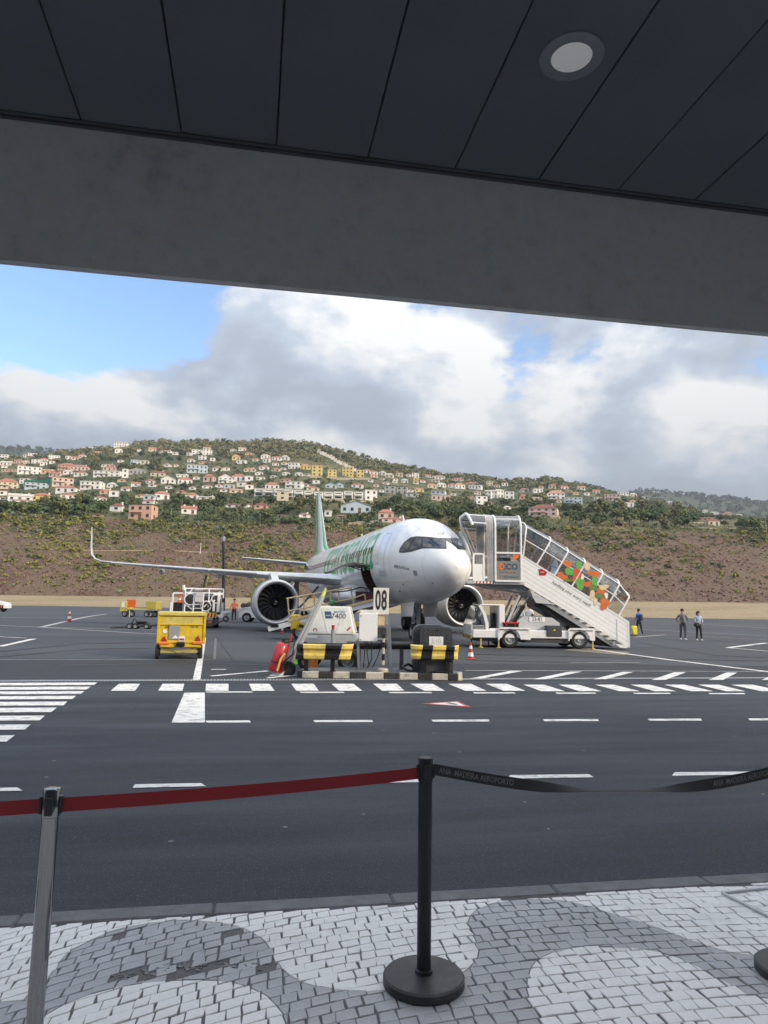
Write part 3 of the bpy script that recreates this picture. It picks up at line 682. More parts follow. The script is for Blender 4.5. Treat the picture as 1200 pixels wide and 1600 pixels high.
for i in range(len(rx) - 1):
    for k in range(NS):
        hole_ = 6.69 < rx[i] < 8.59 and (k * 5 >= 300 and k * 5 < 355)
        if not hole_: F.append((i * NS + k, i * NS + (k + 1) % NS, (i + 1) * NS + (k + 1) % NS, (i + 1) * NS + k))
b.add(V, F); fus = b.build('fuselage', M['fus'], plane, smooth=60)
BV = BVHTree.FromPolygons([tuple(v) for v in V], F)
def hit(px, py):
    o = PL_I @ CAMP; d = (PL_I.to_3x3() @ ray(px, py)).normalized(); r_ = BV.ray_cast(o, d); return r_[0]
def xphi(px, py):
    q = hit(px, py); zt, zb, w = f_t(q.x), f_b(q.x), f_w(q.x); return q.x, math.atan2((q.z - ZC - (zt + zb) / 2) / ((zt - zb) / 2), q.y / max(w, .01))
def patch(name, q, m_, off, parent, n=8, mirror=False):   # q: four (x, phi) corners
    V = []; sg = -1 if mirror else 1
    for j in range(n + 1):
        for i in range(n + 1):
            u, v = i / n, j / n
            x = (q[0][0] * (1 - u) + q[1][0] * u) * (1 - v) + (q[3][0] * (1 - u) + q[2][0] * u) * v
            a = (q[0][1] * (1 - u) + q[1][1] * u) * (1 - v) + (q[3][1] * (1 - u) + q[2][1] * u) * v
            s_ = S(x, a, off); V.append((s_.x, s_.y * sg, s_.z))
    b_ = MB(); b_.add(V, [(j * (n + 1) + i, j * (n + 1) + i + 1, (j + 1) * (n + 1) + i + 1, (j + 1) * (n + 1) + i) for j in range(n) for i in range(n)])
    return b_.build(name, m_, parent, smooth=True)
def ppatch(name, P, m_, off, parent, mirror=False):       # photograph outline -> pane lying on the nose
    me = bpy.data.meshes.new(name); bm = bmesh.new(); vs_ = [bm.verts.new((x, y, 0)) for x, y in P]; bm.faces.new(vs_)
    xs_ = [x for x, _ in P]; ys_ = [y for _, y in P]
    for k in range(1, 12):
        bmesh.ops.bisect_plane(bm, geom=bm.verts[:] + bm.edges[:] + bm.faces[:], plane_co=(min(xs_) + (max(xs_) - min(xs_)) * k / 12, 0, 0), plane_no=(1, 0, 0))
        bmesh.ops.bisect_plane(bm, geom=bm.verts[:] + bm.edges[:] + bm.faces[:], plane_co=(0, min(ys_) + (max(ys_) - min(ys_)) * k / 12, 0), plane_no=(0, 1, 0))
    for v in bm.verts:
        q = hit(v.co.x, v.co.y)
        if q is None: q = hit(v.co.x - 3, v.co.y + 2)
        x, a = q.x, 0; zt, zb, w = f_t(x), f_b(x), f_w(x); a = math.atan2((q.z - ZC - (zt + zb) / 2) / ((zt - zb) / 2), q.y / w)
        s_ = S(x, a, off); 
        mn = 0.0 if name == 'windscreen_frame' else 0.035
        if s_.y < mn:
            lo, hi = .2, 4.5
            for _ in range(24):
                md_ = (lo + hi) / 2
                if ZC + f_t(md_) < q.z: lo = md_
                else: hi = md_
            s_ = Vector((lo - off * .7, mn, q.z + off * .7))
        v.co = (s_.x, -s_.y if mirror else s_.y, s_.z)
    bmesh.ops.recalc_face_normals(bm, faces=bm.faces); bm.to_mesh(me); bm.free(); me.materials.append(m_); shade(me); return obj(name, me, parent)
Z8 = lambda P: [(580 + .15 * x, 800 + .15 * y) for x, y in P]
wind = None
SUR = Z8([(288, 416), (300, 375), (345, 312), (410, 264), (470, 253), (560, 257), (700, 268), (783, 271), (786, 386), (700, 383), (600, 380), (530, 382), (430, 413), (350, 426), (300, 425)])
M['mask'] = mat('windscreen_surround', (.012, .013, .016), .3)
PANES = [Z8([(300, 408), (345, 332), (392, 292), (436, 276), (382, 402), (340, 410)]), Z8([(392, 396), (468, 282), (522, 274), (522, 362)]), Z8([(540, 270), (640, 272), (776, 281), (778, 379), (650, 375), (545, 372)])]
for mir in (False, True):
    w_ = ppatch('windscreen_frame', SUR, M['mask'], .004, plane, mir)
    for P in PANES: ppatch('windscreen_pane', P, M['glass_dark'], .012, w_, mir)
# wrapped lettering
def wrap_text(name, txt, size, x_of_u, ph0, m_, off=.006, vscale=1.0, bold=0.0, cuts=14, parent=None, shear=0.0):
    me = text_mesh(txt, size, m_, depth=0, bold=bold, shear=shear); bm = bmesh.new(); bm.from_mesh(me)
    us = [v.co.x for v in bm.verts]; vv = [v.co.y for v in bm.verts]
    for k in range(1, cuts):
        bmesh.ops.bisect_plane(bm, geom=bm.verts[:] + bm.edges[:] + bm.faces[:], plane_co=(0, min(vv) + (max(vv) - min(vv)) * k / cuts, 0), plane_no=(0, 1, 0))
    u0, u1 = min(us), max(us)
    for v in bm.verts:
        x = x_of_u((v.co.x - u0) / (u1 - u0)); r_ = (f_w(x) + (f_t(x) - f_b(x)) / 2) / 2; v.co = S(x, ph0 + v.co.y * vscale / r_, off)
    bmesh.ops.recalc_face_normals(bm, faces=bm.faces); bm.to_mesh(me); bm.free(); return obj(name, me, parent or plane)
wrap_text('livery_lettering', 'transavia', 4.2, lambda u: 19.4 - (19.4 - 6.0) * u, R(25), M['green'], bold=.012, vscale=1.0)
x_, a_ = xphi(627, 886.5)
wrap_text('type_lettering', 'AIRBUS A321neo', .2, lambda u: x_ + .62 - 1.24 * u, a_, M['ink'], vscale=1.0, cuts=2)
q = hit(688.5, 835)
t_ = text_mesh('YHE', .26, M['ink'], depth=0, shear=.15); bm = bmesh.new(); bm.from_mesh(t_)
for v in bm.verts:
    h_ = hit(688.5 + v.co.x * 24, 834.5 - v.co.y * 24); zt, zb, w = f_t(h_.x), f_b(h_.x), f_w(h_.x)
    v.co = S(h_.x, math.atan2((h_.z - ZC - (zt + zb) / 2) / ((zt - zb) / 2), h_.y / w), .006)
bm.to_mesh(t_); bm.free(); obj('registration_lettering', t_, plane)
# cabin windows and doors
b = MB(); b.box((0, 0, 0), (.23, .012, .34), b=.004); wme = b.mesh('cabin_window', M['glass_dark'])
for side in (1, -1):
    for i in range(46):
        x = 6.6 + i * .545
        if 13.9 < x < 14.7: continue
        a = R(15); s_ = S(x, a, .004); obj('cabin_window', wme, plane, (s_.x, s_.y * side, s_.z), (a * side, 0, 0))
def outline(name, x0, x1, a0, a1, m_, w=.022, parent=plane, mirror=False):
    k = w / 2.0
    o = patch(name, [(x0, a0), (x1, a0), (x1, a0 + k), (x0, a0 + k)], m_, .004, parent, 6, mirror)
    patch('seam', [(x0, a1 - k), (x1, a1 - k), (x1, a1), (x0, a1)], m_, .004, o, 6, mirror); patch('seam', [(x0, a0), (x0 + w, a0), (x0 + w, a1), (x0, a1)], m_, .0035, o, 10, mirror); patch('seam', [(x1 - w, a0), (x1, a0), (x1, a1), (x1 - w, a1)], m_, .0035, o, 10, mirror)
    return o
for mir in (False, True):
    d_ = outline('door_outline', 4.35, 5.2, R(-16), R(38), M['seam'], mirror=mir)
    outline('rear_door_outline', 30.2, 30.9, R(-4), R(34), M['seam'], mirror=mir)
    patch('door_sill', [(4.3, R(-21)), (5.25, R(-21)), (5.25, R(-16.5)), (4.3, R(-16.5))], M['fus_grey'], .03, d_, 4, mir)
for xx in (3.75, 5.75, 10.2, 21.6): patch('panel_joint', [(xx, R(-80)), (xx + .012, R(-80)), (xx + .012, R(88)), (xx, R(88))], M['seam'], .003, plane, 20)
for xx in (1.15, 2.75, 6.4, 9.6, 12.4, 26.2): patch('panel_joint', [(xx, R(-85)), (xx + .009, R(-85)), (xx + .009, R(95)), (xx, R(95))], M['seam'], .0025, plane, 24); patch('panel_joint', [(xx, R(-85)), (xx + .009, R(-85)), (xx + .009, R(95)), (xx, R(95))], M['seam'], .0025, plane, 24, True)
for aa in (-32, 62): patch('panel_joint', [(2.2, R(aa)), (11.5, R(aa)), (11.5, R(aa + .25)), (2.2, R(aa + .25))], M['seam'], .0025, plane, 30)
x_, a_ = xphi(649, 895.5); patch('static_port', [(x_ - .13, a_ - .085), (x_ + .13, a_ - .085), (x_ + .13, a_ + .085), (x_ - .13, a_ + .085)], M['seam'], .005, plane, 3)
for px, py in ((676, 912), (630, 914), (625, 924)):
    h_ = hit(px, py); b = MB(); b.bar(h_, h_ + Vector((-.12, .06, .01)), .03); b.build('probe', M['dgrey'], plane)
# open cargo door and hold
hold = MB(); xa, xb = 6.7, 8.6
inn = [[S(x, R(300 + 55 * k / 8 if True else 0)) for k in range(9)] for x in (xa, xb)]
rim = inn[0] + inn[1][::-1]
deep = [Vector((q.x, q.y - 1.1, q.z * .85 + .42)) for q in rim]
hold.add(rim + deep, [(i, (i + 1) % 18, 18 + (i + 1) % 18, 18 + i) for i in range(18)] + [tuple(range(18, 36))])
hold.build('cargo_hold', mat('hold_lining', (.13, .07, .07), .7), plane)
hinge = S(xa, R(355)); rr = 2.02; ring = []
for x in (xa, (xa + xb) / 2, xb):
    for rad in (rr, rr - .09):
        ring.append([Vector((x, math.cos(R(-5 - 55 * k / 10)) * rad - rr * math.cos(R(-5)), math.sin(R(-5 - 55 * k / 10)) * rad - rr * math.sin(R(-5)))) for k in range(11)])
rot = Matrix.Rotation(R(112), 3, 'X')
def dv(v): return rot @ v + Vector((0, hinge.y + .03, hinge.z))
b = MB(); A_, B_ = [ring[0], ring[2], ring[4]], [ring[1], ring[3], ring[5]]
b.loft([[dv(v) for v in r_] for r_ in A_], closed=False); b.loft([[dv(v) for v in r_] for r_ in B_], closed=False)
for s_ in (0, 2): b.loft([[dv(v) for v in A_[s_]], [dv(v) for v in B_[s_]]], closed=False)
b.add([dv(A_[0][-1]), dv(A_[2][-1]), dv(B_[2][-1]), dv(B_[0][-1])], [(0, 1, 2, 3)])
cdoor = b.build('cargo_door', mat('door_lining', (.22, .22, .20), .5), plane, smooth=40)
for xx, rg in ((xa + .1, ring[0]), (xb - .1, ring[4])):
    b = MB(); b.bar(S(xx, R(350)), dv(rg[4]), .05); b.build('door_strut', M['dgrey'], cdoor)
# aerofoils
def foil(chord, thick, n=14):
    P = []
    for i in range(n): t = i / (n - 1); c_ = (1 - math.cos(math.pi * t)) / 2; P.append((c_ * chord, thick * chord * (1.48 * math.sqrt(c_) - .63 * c_ - 1.76 * c_ ** 2 + 1.42 * c_ ** 3 - .51 * c_ ** 4)))
    return P + [(x, -z * .8) for x, z in P[-2:0:-1]]
def wing_rings(sections, side, cant=False):
    out = []
    for (x, y, z, ch, th, up) in sections:       # up: section normal tilts from vertical (0) to sideways (90)
        r_ = []
        for (u, w_) in foil(ch, th): r_.append(Vector((x + u, side * (y - w_ * math.sin(R(up))), z + w_ * math.cos(R(up)))))
        out.append(r_)
    return out
WZ = 3.05
SEC = [(13.6, 1.2, WZ - .05, 6.6, .12, 0), (14.0, 2.0, WZ, 6.2, .12, 0), (15.7, 5.65, WZ + .22, 4.15, .115, 0), (16.6, 7.0, WZ + .30, 3.75, .11, 0), (20.7, 15.0, WZ + .93, 1.75, .075, 0), (21.15, 15.85, WZ + 1.02, 1.55, .07, 8), (21.45, 16.3, WZ + 1.18, 1.4, .07, 35), (21.75, 16.55, WZ + 1.5, 1.2, .07, 65), (22.1, 16.65, WZ + 2.0, .98, .07, 80), (22.9, 16.78, WZ + 3.35, .5, .07, 84)]
for side in (1, -1):
    b = MB(); b.loft(wing_rings(SEC, side), caps=True); wg = b.build('wing', M['wing'], plane, smooth=50)
    sl = MB(); P0, P1 = Vector((14.35, side * 2.6, WZ + .06)), Vector((20.75, side * 15.2, WZ + .93))
    for (ya, yb) in ((2.6, 5.0), (6.5, 9.2), (9.3, 12.2), (12.3, 15.2)):
        a_ = P0.lerp(P1, (ya - 2.6) / 12.6); c_ = P0.lerp(P1, (yb - 2.6) / 12.6)
        if ya > 6: a_.x += -.02; c_.x += -.02
        sl = MB(); sl.tube([a_ + Vector((-.02, 0, -.02)), c_ + Vector((-.02, 0, -.02))], [.085, .05], 8); sl.build('slat', M['lip'], wg, smooth=True)
    for yy, L_ in ((4.4, 3.0), (8.6, 2.7), (12.2, 2.2)):
        xx = 15.75 + (yy - 5.75) * .535 + 2.0; zz = WZ + .08 + (yy - 2) * .07
        b = MB(); b.lathe([(.0, 0), (.09, .2), (.17, .7), (.18, 1.3), (.12, L_ - .5), (.0, L_)], (xx, side * yy, zz - .28), 'x', 10); b.build('flap_fairing', M['wing'], wg, smooth=True)
    # engine
    ex, ey, ez = 13.35, side * 5.62, 1.66
    eng = obj('engine', None, plane); eng.location = (ex, ey, ez)
    b = MB(); b.lathe([(1.02, .42), (1.03, .3), (1.05, .16), (1.10, .04), (1.16, .0), (1.22, .04), (1.265, .16), (1.28, .32)], axis='x', n=56); b.build('inlet_lip', M['lip'], eng, smooth=70)
    b = MB(); b.lathe([(1.28, .32), (1.31, .7), (1.32, 1.4), (1.27, 2.2), (1.12, 3.0), (1.0, 3.4), (.97, 3.4), (.95, 2.6)], axis='x', n=56); cowl = b.build('cowling', M['fus_grey'] if True else None, eng, smooth=50)
    b = MB(); b.lathe([(1.325, .9), (1.326, 1.5), (1.322, 1.62)], axis='x', n=56); 
    b.f = [f for f in b.f if (lambda c_: c_.y * side > .55)(sum((Vector(b.v[i]) for i in f), Vector()) / 4)]; b.mi = [0] * len(b.f); us_ = sorted(set(i for f in b.f for i in f)); mp_ = {i: k for k, i in enumerate(us_)}; b.v = [b.v[i] for i in us_]; b.f = [tuple(mp_[i] for i in f) for f in b.f]; b.build('cowl_band', M['green'], cowl, smooth=True)
    b = MB(); b.lathe([(1.02, .42), (1.02, 1.25)], axis='x', n=48); b.lathe([(1.02, 1.25), (.3, 1.25)], axis='x', n=48); b.build('inlet_duct', mat('inlet_duct', (.035, .036, .04), .5), eng, smooth=40)
    b = MB(); b.lathe([(.72, 3.3), (.6, 4.1), (.42, 4.5), (.3, 4.5), (.0, 5.0)], axis='x', n=32); b.build('exhaust_cone', M['dgrey'], eng, smooth=40)
    b = MB(); b.lathe([(.0, .52), (.08, .56), (.19, .72), (.30, .95)], axis='x', n=28); sp = b.build('spinner', M['black'], eng, smooth=True)
    b = MB(); pts = []
    for k in range(14): t = k / 13; an = t * 4.2 + 1; rad = .03 + .09 * t; pts.append((.53 + .10 * t, math.cos(an) * rad, math.sin(an) * rad))
    b.tube(pts, [.012 + .014 * k / 13 for k in range(14)], 6); b.build('spinner_spiral', M['white_clean'], sp)
    bl = MB(); n_ = 9
    lead = []; trail = []
    for k in range(n_):
        t = k / (n_ - 1); r_ = .28 + .735 * t; sw = .16 * math.sin(t * 2.2) - .10 * t; w_ = .13 + .09 * t; tw = R(35 + 30 * t)
        c_ = Vector((.92 - .10 * math.sin(t * 3.1), 0, 0))
        for s_, L_ in ((-1, lead), (1, trail)):
            th_ = sw / max(r_, .3) * 1.3 + s_ * w_ * math.sin(tw) / r_ * .55; L_.append(Vector((c_.x + s_ * w_ * math.cos(tw) * .6, r_ * math.cos(th_), r_ * math.sin(th_))))
    bl.loft([lead, trail], closed=False); bl.loft([[v + Vector((.012, 0, 0)) for v in lead], [v + Vector((.012, 0, 0)) for v in trail]], closed=False)
    bme = bl.mesh('fan_blade', M['blade'], smooth=True)
    for k in range(18): obj('fan_blade', bme, eng, rot=(2 * math.pi * k / 18 + .1, 0, 0))
    b = MB(); b.prism([(.7, 1.2), (2.2, 1.75), (5.2, 1.55), (4.6, 1.2), (3.2, .9)], -.2, .2); b.build('pylon', M['fus_grey'], eng, smooth=30)
    b = MB(); b.prism([(.65, 0), (1.35, .32), (1.5, .05)], -.012, .012); o_ = b.build('strake', M['fus_grey'], eng); o_.location = (0, -side * .95, .92); o_.rotation_euler = (side * R(42), 0, 0)
    # tailplane
    b = MB(); b.loft(wing_rings([(30.6, .6, 4.85, 3.6, .10, 0), (33.6, 6.3, 5.4, 1.4, .09, 0)], side), caps=True); b.build('tailplane', M['wing'], plane, smooth=50)
    # main gear
    gx, gy = 17.9, side * 3.8
    g_ = obj('main_gear', None, plane); g_.location = (gx, gy, 0)
    b = MB(); b.cyl((0, 0, .55), (0, side * .1, 3.0), .11, .16, 12); b.cyl((0, -.55, .585), (0, .55, .585), .07, n=10); b.bar((0, 0, 1.2), (0, -side * 1.3, 2.7), .12); b.bar((.0, 0, 1.0), (.9, 0, 2.6), .10); b.box((.15, side * .3, 1.9), (.9, .04, 1.5)); b.build('leg', M['lgrey'], g_, smooth=40)
    for s_ in (-.46, .46):
        b = MB(); b.lathe([(.30, -.20), (.48, -.21), (.565, -.14), (.585, 0), (.565, .14), (.48, .21), (.30, .20)], axis='y', n=28); w_ = b.build('tyre', M['rubber'], g_, smooth=50, loc=(0, s_, .585))
        b = MB(); b.lathe([(.0, .08), (.14, .1), (.22, .05), (.30, .17), (.31, -.17), (.22, -.05), (.0, -.08)], axis='y', n=24); b.build('rim', M['lgrey'], w_, smooth=40)
b = MB(); b.loft([[Vector((x, math.cos(t) * w_, 1.95 + math.sin(t) * h_ + dz)) for t in np.linspace(0, 2 * math.pi, 33)[:-1]] for x, w_, h_, dz in ((11.6, .8, .2, .0), (12.3, 1.4, .45, .1), (13.4, 2.0, .75, .15), (15, 2.25, .85, .2), (19, 2.25, .85, .2), (20.8, 1.9, .7, .15), (22.2, 1.2, .4, .0), (22.8, .3, .1, -.02))], caps=True); b.build('belly_fairing', M['fus'], plane, smooth=60)
# fin
FN = [(27.6, 5.5, 7.0, .09), (29.4, 6.4, 5.2, .10), (31.9, 9.6, 2.9, .095), (32.9, 11.0, 1.95, .09), (33.1, 11.2, 1.6, .06)]
b = MB(); b.loft([[Vector((x + u, w_, z)) for u, w_ in foil(ch, th)] for x, z, ch, th in FN], caps=True); fin = b.build('tail_fin', M['fus_green'], plane, smooth=50)
# white leading area and swirl of the fin, as thin painted sheets on both sides
def fin_pt(t, z, side):
    zs = [f_[1] for f_ in FN]; x = np.interp(z, zs, [f_[0] for f_ in FN]); ch = np.interp(z, zs, [f_[2] for f_ in FN]); th = np.interp(z, zs, [f_[3] for f_ in FN])
    w_ = th * ch * (1.48 * math.sqrt(max(t, 1e-4)) - .63 * t - 1.76 * t * t + 1.42 * t ** 3 - .51 * t ** 4); return Vector((x + t * ch, side * (w_ + .012), z))
for side in (1, -1):
    b = MB(); rows_ = []
    for k in range(15):
        z = 5.6 + 5.5 * k / 14; t1 = .60 - .46 * (k / 14) ** .7
        rows_.append([fin_pt(t1 * i / 7, z, side) for i in range(8)])
    b.loft(rows_, closed=False); b.build('fin_white_panel', M['fus'], fin, smooth=True)
    for (c_, s_) in ((.0, 1), (.5, 1)):
        b = MB(); rows_ = []
        for k in range(21):
            t = k / 20; z = 6.6 + 4.1 * t; m_ = .60 + .15 * math.sin(t * 7.5 + c_ * 4) + c_ * .18 - .12 * t; w_ = .045 + .02 * math.sin(t * 9)
            rows_.append([fin_pt(clampf(m_ + w_ * (i / 3 * 2 - 1), .02, .97), z, side) + Vector((0, side * .004, 0)) for i in range(4)])
        b.loft(rows_, closed=False); b.build('fin_emblem', M['fus'], fin, smooth=True)
# nose gear, aerials, lights
g_ = obj('nose_gear', None, plane); g_.location = (5.0, 0, 0)
b = MB(); b.cyl((0, 0, .38), (-.15, 0, 2.1), .08, .11, 12); b.cyl((0, -.3, .38), (0, .3, .38), .05, n=10); b.bar((.05, 0, .8), (.9, 0, 1.9), .08); b.bar((-.1, .12, 1.1), (.35, .12, 1.75), .05); b.box((-.12, 0, 1.35), (.16, .3, .22)); b.build('leg', M['lgrey'], g_, smooth=40)
for s_ in (-.26, .26):
    b = MB(); b.lathe([(.2, -.11), (.33, -.115), (.375, -.06), (.38, 0), (.375, .06), (.33, .115), (.2, .11)], axis='y', n=24); w_ = b.build('tyre', M['rubber'], g_, smooth=50, loc=(0, s_, .38))
    b = MB(); b.lathe([(.0, .06), (.2, .09), (.21, -.09), (.0, -.06)], axis='y', n=18); b.build('rim', M['lgrey'], w_, smooth=40)
for s_ in (-.55, .55):
    b = MB(); b.prism([(3.9, 1.75), (6.0, 1.68), (5.9, 1.05), (4.1, 1.1)], s_ - .015, s_ + .015); b.build('gear_door', M['fus'], plane)
for x, h_ in ((7.4, .42), (16.5, .3)):
    b = MB(); z = ZC + 2.05; b.prism([(x, z), (x + .45, z), (x + .42, z + h_), (x + .3, z + h_)], -.02, .02); b.build('aerial', M['fus'], plane)
# ================================================================== VEHICLES AND EQUIPMENT
class Fr:                                # local frame of a thing: x along the picture, y away, z up
    def __init__(s, px0, depth, rz=0.0, z=None):
        s.px0, s.d = px0, depth; s.p = base(px0, depth); s.h = s.p.z if z is None else z; s.loc = (s.p.x, s.p.y, s.h); s.rz = VIEW_RZ + R(rz)
    def x(s, px): return (px - s.px0) * s.d / FPX
    def z(s, py, px=None): return (HOR(s.px0 if px is None else px) - py) * s.d / FPX + CAM_H - s.h
def wheel(parent, x, y, z, r, w, rim=.6, m_='rubber', rm='grey', name='wheel'):
    b = MB(); b.lathe([(r * rim, -w / 2), (r * .88, -w / 2), (r, -w * .3), (r, w * .3), (r * .88, w / 2), (r * rim, w / 2)], axis='y', n=24); t = b.build(name, M[m_], parent, smooth=45, loc=(x, y, z))
    b = MB(); b.lathe([(.0, -w * .28), (r * rim * .35, -w * .42), (r * rim * .4, -w * .2), (r * rim * .8, -w * .2), (r * rim, -w * .48), (r * rim, w * .48), (r * rim * .8, w * .2), (.0, w * .25)], axis='y', n=20); b.build('rim', M[rm], t, smooth=40); return t

# ---- mobile passenger stairs
f = Fr(737, 30.0, 4.0)
X, Z = f.x, lambda px, py: f.z(py, px)
st = thing('boarding_stairs', 'white truck-mounted boarding stairs with clear canopy and orange and green stickers at the jet', 'boarding stairs', f.loc, f.rz)
W = 2.2
b = MB(); b.bx(.05, X(932), .02, W, .40, .74, b=.03); b.build('chassis', M['white'], st)
b = MB(); b.bx(X(820), X(890), .1, W - .1, .22, .39); b.bx(X(748), X(786), .2, W - .2, .25, .395); b.build('underframe', M['dgrey'], st)
for px0, px1 in ((778, 829), (889, 931)):
    b = MB()
    a0, a1 = X(px0), X(px1); cx = X(797 if px0 < 800 else 907)
    arch = [(a0, .30), (a0, .80), (a0 + .1, .86), (a1 - .05, .86), (a1, .80), (a1, .35)] + [(cx + math.cos(t) * .44, .36 + max(0, math.sin(t)) * .44) for t in np.linspace(0, math.pi, 9)]
    b.prism(arch, -.05, .05); b.build('mudguard', M['white'], st); b = MB(); b.prism(arch, W - .05, W + .05); b.build('mudguard', M['white'], st)
    b = MB(); b.bx(a0 + .05, a1 - .1, -.054, -.05 - .012, .74, .775); b.build('guard_stripe', M['black'], st)
for px in (797, 907):
    for y in (.14, W - .14): wheel(st, X(px), y, .375, .375, .26)
for px in (780, 929, 752):
    for y in (.12, W - .12):
        b = MB(); b.cyl((X(px), y, .02), (X(px), y, .45), .035, n=10); b.cyl((X(px), y, .0), (X(px), y, .025), .10, n=12); b.build('stabiliser_jack', M['railyellow'], st, smooth=40)
# cab
cab = obj('cab', None, st)
b = MB(); b.prism([(.0, .42), (.0, .93), (.06, .95), (.06, .55), (1.43, .55), (1.43, .42)], .1, W - .3); b.bx(1.18, 1.43, .1, W - .3, .55, 1.80, b=.03); b.bx(.40, 1.2, .1, W - .3, 1.735, 1.80, b=.03); b.build('cab_shell', M['white_clean'], cab)
for y in (.1, W - .37):
    b = MB(); pts = [(.62, .56), (.60, 1.0), (.50, 1.4), (.30, 1.745), (.42, 1.76), (.62, 1.42), (.74, 1.0), (.74, .56)]; b.prism(pts, y, y + .07); b.build('door_pillar', M['white_clean'], cab)
    b = MB(); b.bx(.76, 1.17, y, y + .06, .56, .80, b=.02); b.build('door_step', M['white'], cab)
b = MB(); b.add([(.005, .12, .95), (.005, W - .32, .95), (.32, W - .32, 1.74), (.32, .12, 1.74)], [(0, 1, 2, 3)]); b.build('windscreen', glass('cab_glass', (.55, .6, .62), .5), cab)
b = MB(); b.add([(.02, .12, .95), (.58, .12, .95), (.49, .12, 1.38), (.32, .12, 1.70)], [(0, 1, 2, 3)]); b.build('side_window', bpy.data.materials['cab_glass'], cab)
for k in range(7):
    b = MB(); b.bx(.03, .56, .085, .10, .56 + k * .055, .585 + k * .055); b.build('grille_slat', M['lgrey'], cab)
b = MB(); b.bx(.02, .6, .11, W - .3, .55, .94); b.build('front_panel', M['dgrey'], cab)
b = MB(); b.bx(.78, 1.1, .5, 1.0, .55, .85, b=.04); b.bx(1.0, 1.14, .5, 1.0, .8, 1.45, b=.05); b.build('seat', M['black'], cab)
b = MB(); b.tube([(.62, .75, .75), (.5, .75, 1.12)], .025, 8); b.lathe([(.17, -.012), (.19, 0), (.17, .012), (.15, 0), (.17, -.012)], (.5, .75, 1.13), 'x', 20); b.build('steering_wheel', M['black'], cab)
b = MB(); b.bx(.1, .3, .35, .6, 1.80, 1.86); b.build('roof_beacon', M['dgrey'], cab)
b = MB(); b.tube([(.3, .12, 1.6), (.18, .0, 1.62)], .012, 6); b.box((.16, -.04, 1.55), (.05, .12, .2), b=.015); b.build('wing_mirror', M['black'], cab)
b = MB()
for k in range(6): b.box((.012 + 0, .15 + k * .33, .50), (.03, .17, .12), (R(0), 0, 0))
b = MB(); b.bx(-.03, .03, .08, W - .3, .36, .52, b=.01); bp_ = b.build('bumper', M['railyellow'], cab)
for k in range(5):
    b = MB(); b.prism([(.12 + k * .36, .362), (.28 + k * .36, .362), (.36 + k * .36, .518), (.20 + k * .36, .518)], -.034, -.031, 'x'); b.build('bumper_stripe', M['black'], bp_)
b = MB()
for k in range(3): b.prism([(.0 + k * .2, .362), (.08 + k * .2, .362), (.13 + k * .2, .518), (.05 + k * .2, .518)], .075, .079)
# body between cab and stairs
b = MB(); b.prism([(X(812), .745), (X(812), 1.12), (X(822), 1.32), (X(868), 1.28), (X(880), 1.05), (X(880), .745)], .35, W - .35); b.build('engine_cover', M['lgrey'], st)
b = MB(); b.bx(X(855), X(879), -.03, .34, .5, .95, b=.02); bb = b.build('battery_box', M['dgrey'], st)
b = MB(); b.prism([(X(865), .74), (X(869), .74), (X(867), .83)], -.033, -.031); b.build('warning_sticker', M['railyellow'], bb)
b = MB(); b.bx(X(831), X(856), .325, .345, 1.10, 1.30); pl_ = b.build('number_plate', M['white_clean'], st); text_on('number', '23-81', .21, M['ink'], pl_, (X(843.5), .322, 1.20), spacing=.95)
b = MB(); b.bx(X(787), X(811), .0, .45, .86, 1.0, b=.02); b.build('tool_tray', M['black'], st)
b = MB(); b.bx(X(786), X(812), -.01, .46, 1.0, 1.07, b=.015); b.bx(X(790), X(792), -.02, -.01, .9, 1.0); b.bx(X(804), X(806), -.02, -.01, .9, 1.0); b.build('tray_lid', M['red'], st)
for y in (.45, W - .45):
    b = MB(); b.cyl((X(806), y, 1.02), (X(824), y, Z(824, 946)), .085, n=14); b.build('lift_cylinder', M['black'], st, smooth=40)
    b = MB(); b.cyl((X(823), y, Z(823, 947)), (X(836), y, Z(836, 925)), .04, n=12); b.build('lift_rod', M['chrome'], st, smooth=40)
    b = MB(); b.cyl((X(834), y - .12, Z(836, 924)), (X(834), y + .12, Z(836, 924)), .09, n=14); b.build('lift_pivot', M['railyellow'], st, smooth=40)
    b = MB(); b.bar((X(797), y + .1, 1.0), (X(818), y + .1, Z(818, 930)), .09); b.bar((X(806), y + .12, 1.0), (X(818), y + .12, Z(818, 945)), .05); b.build('lift_brace', M['lgrey'], st)
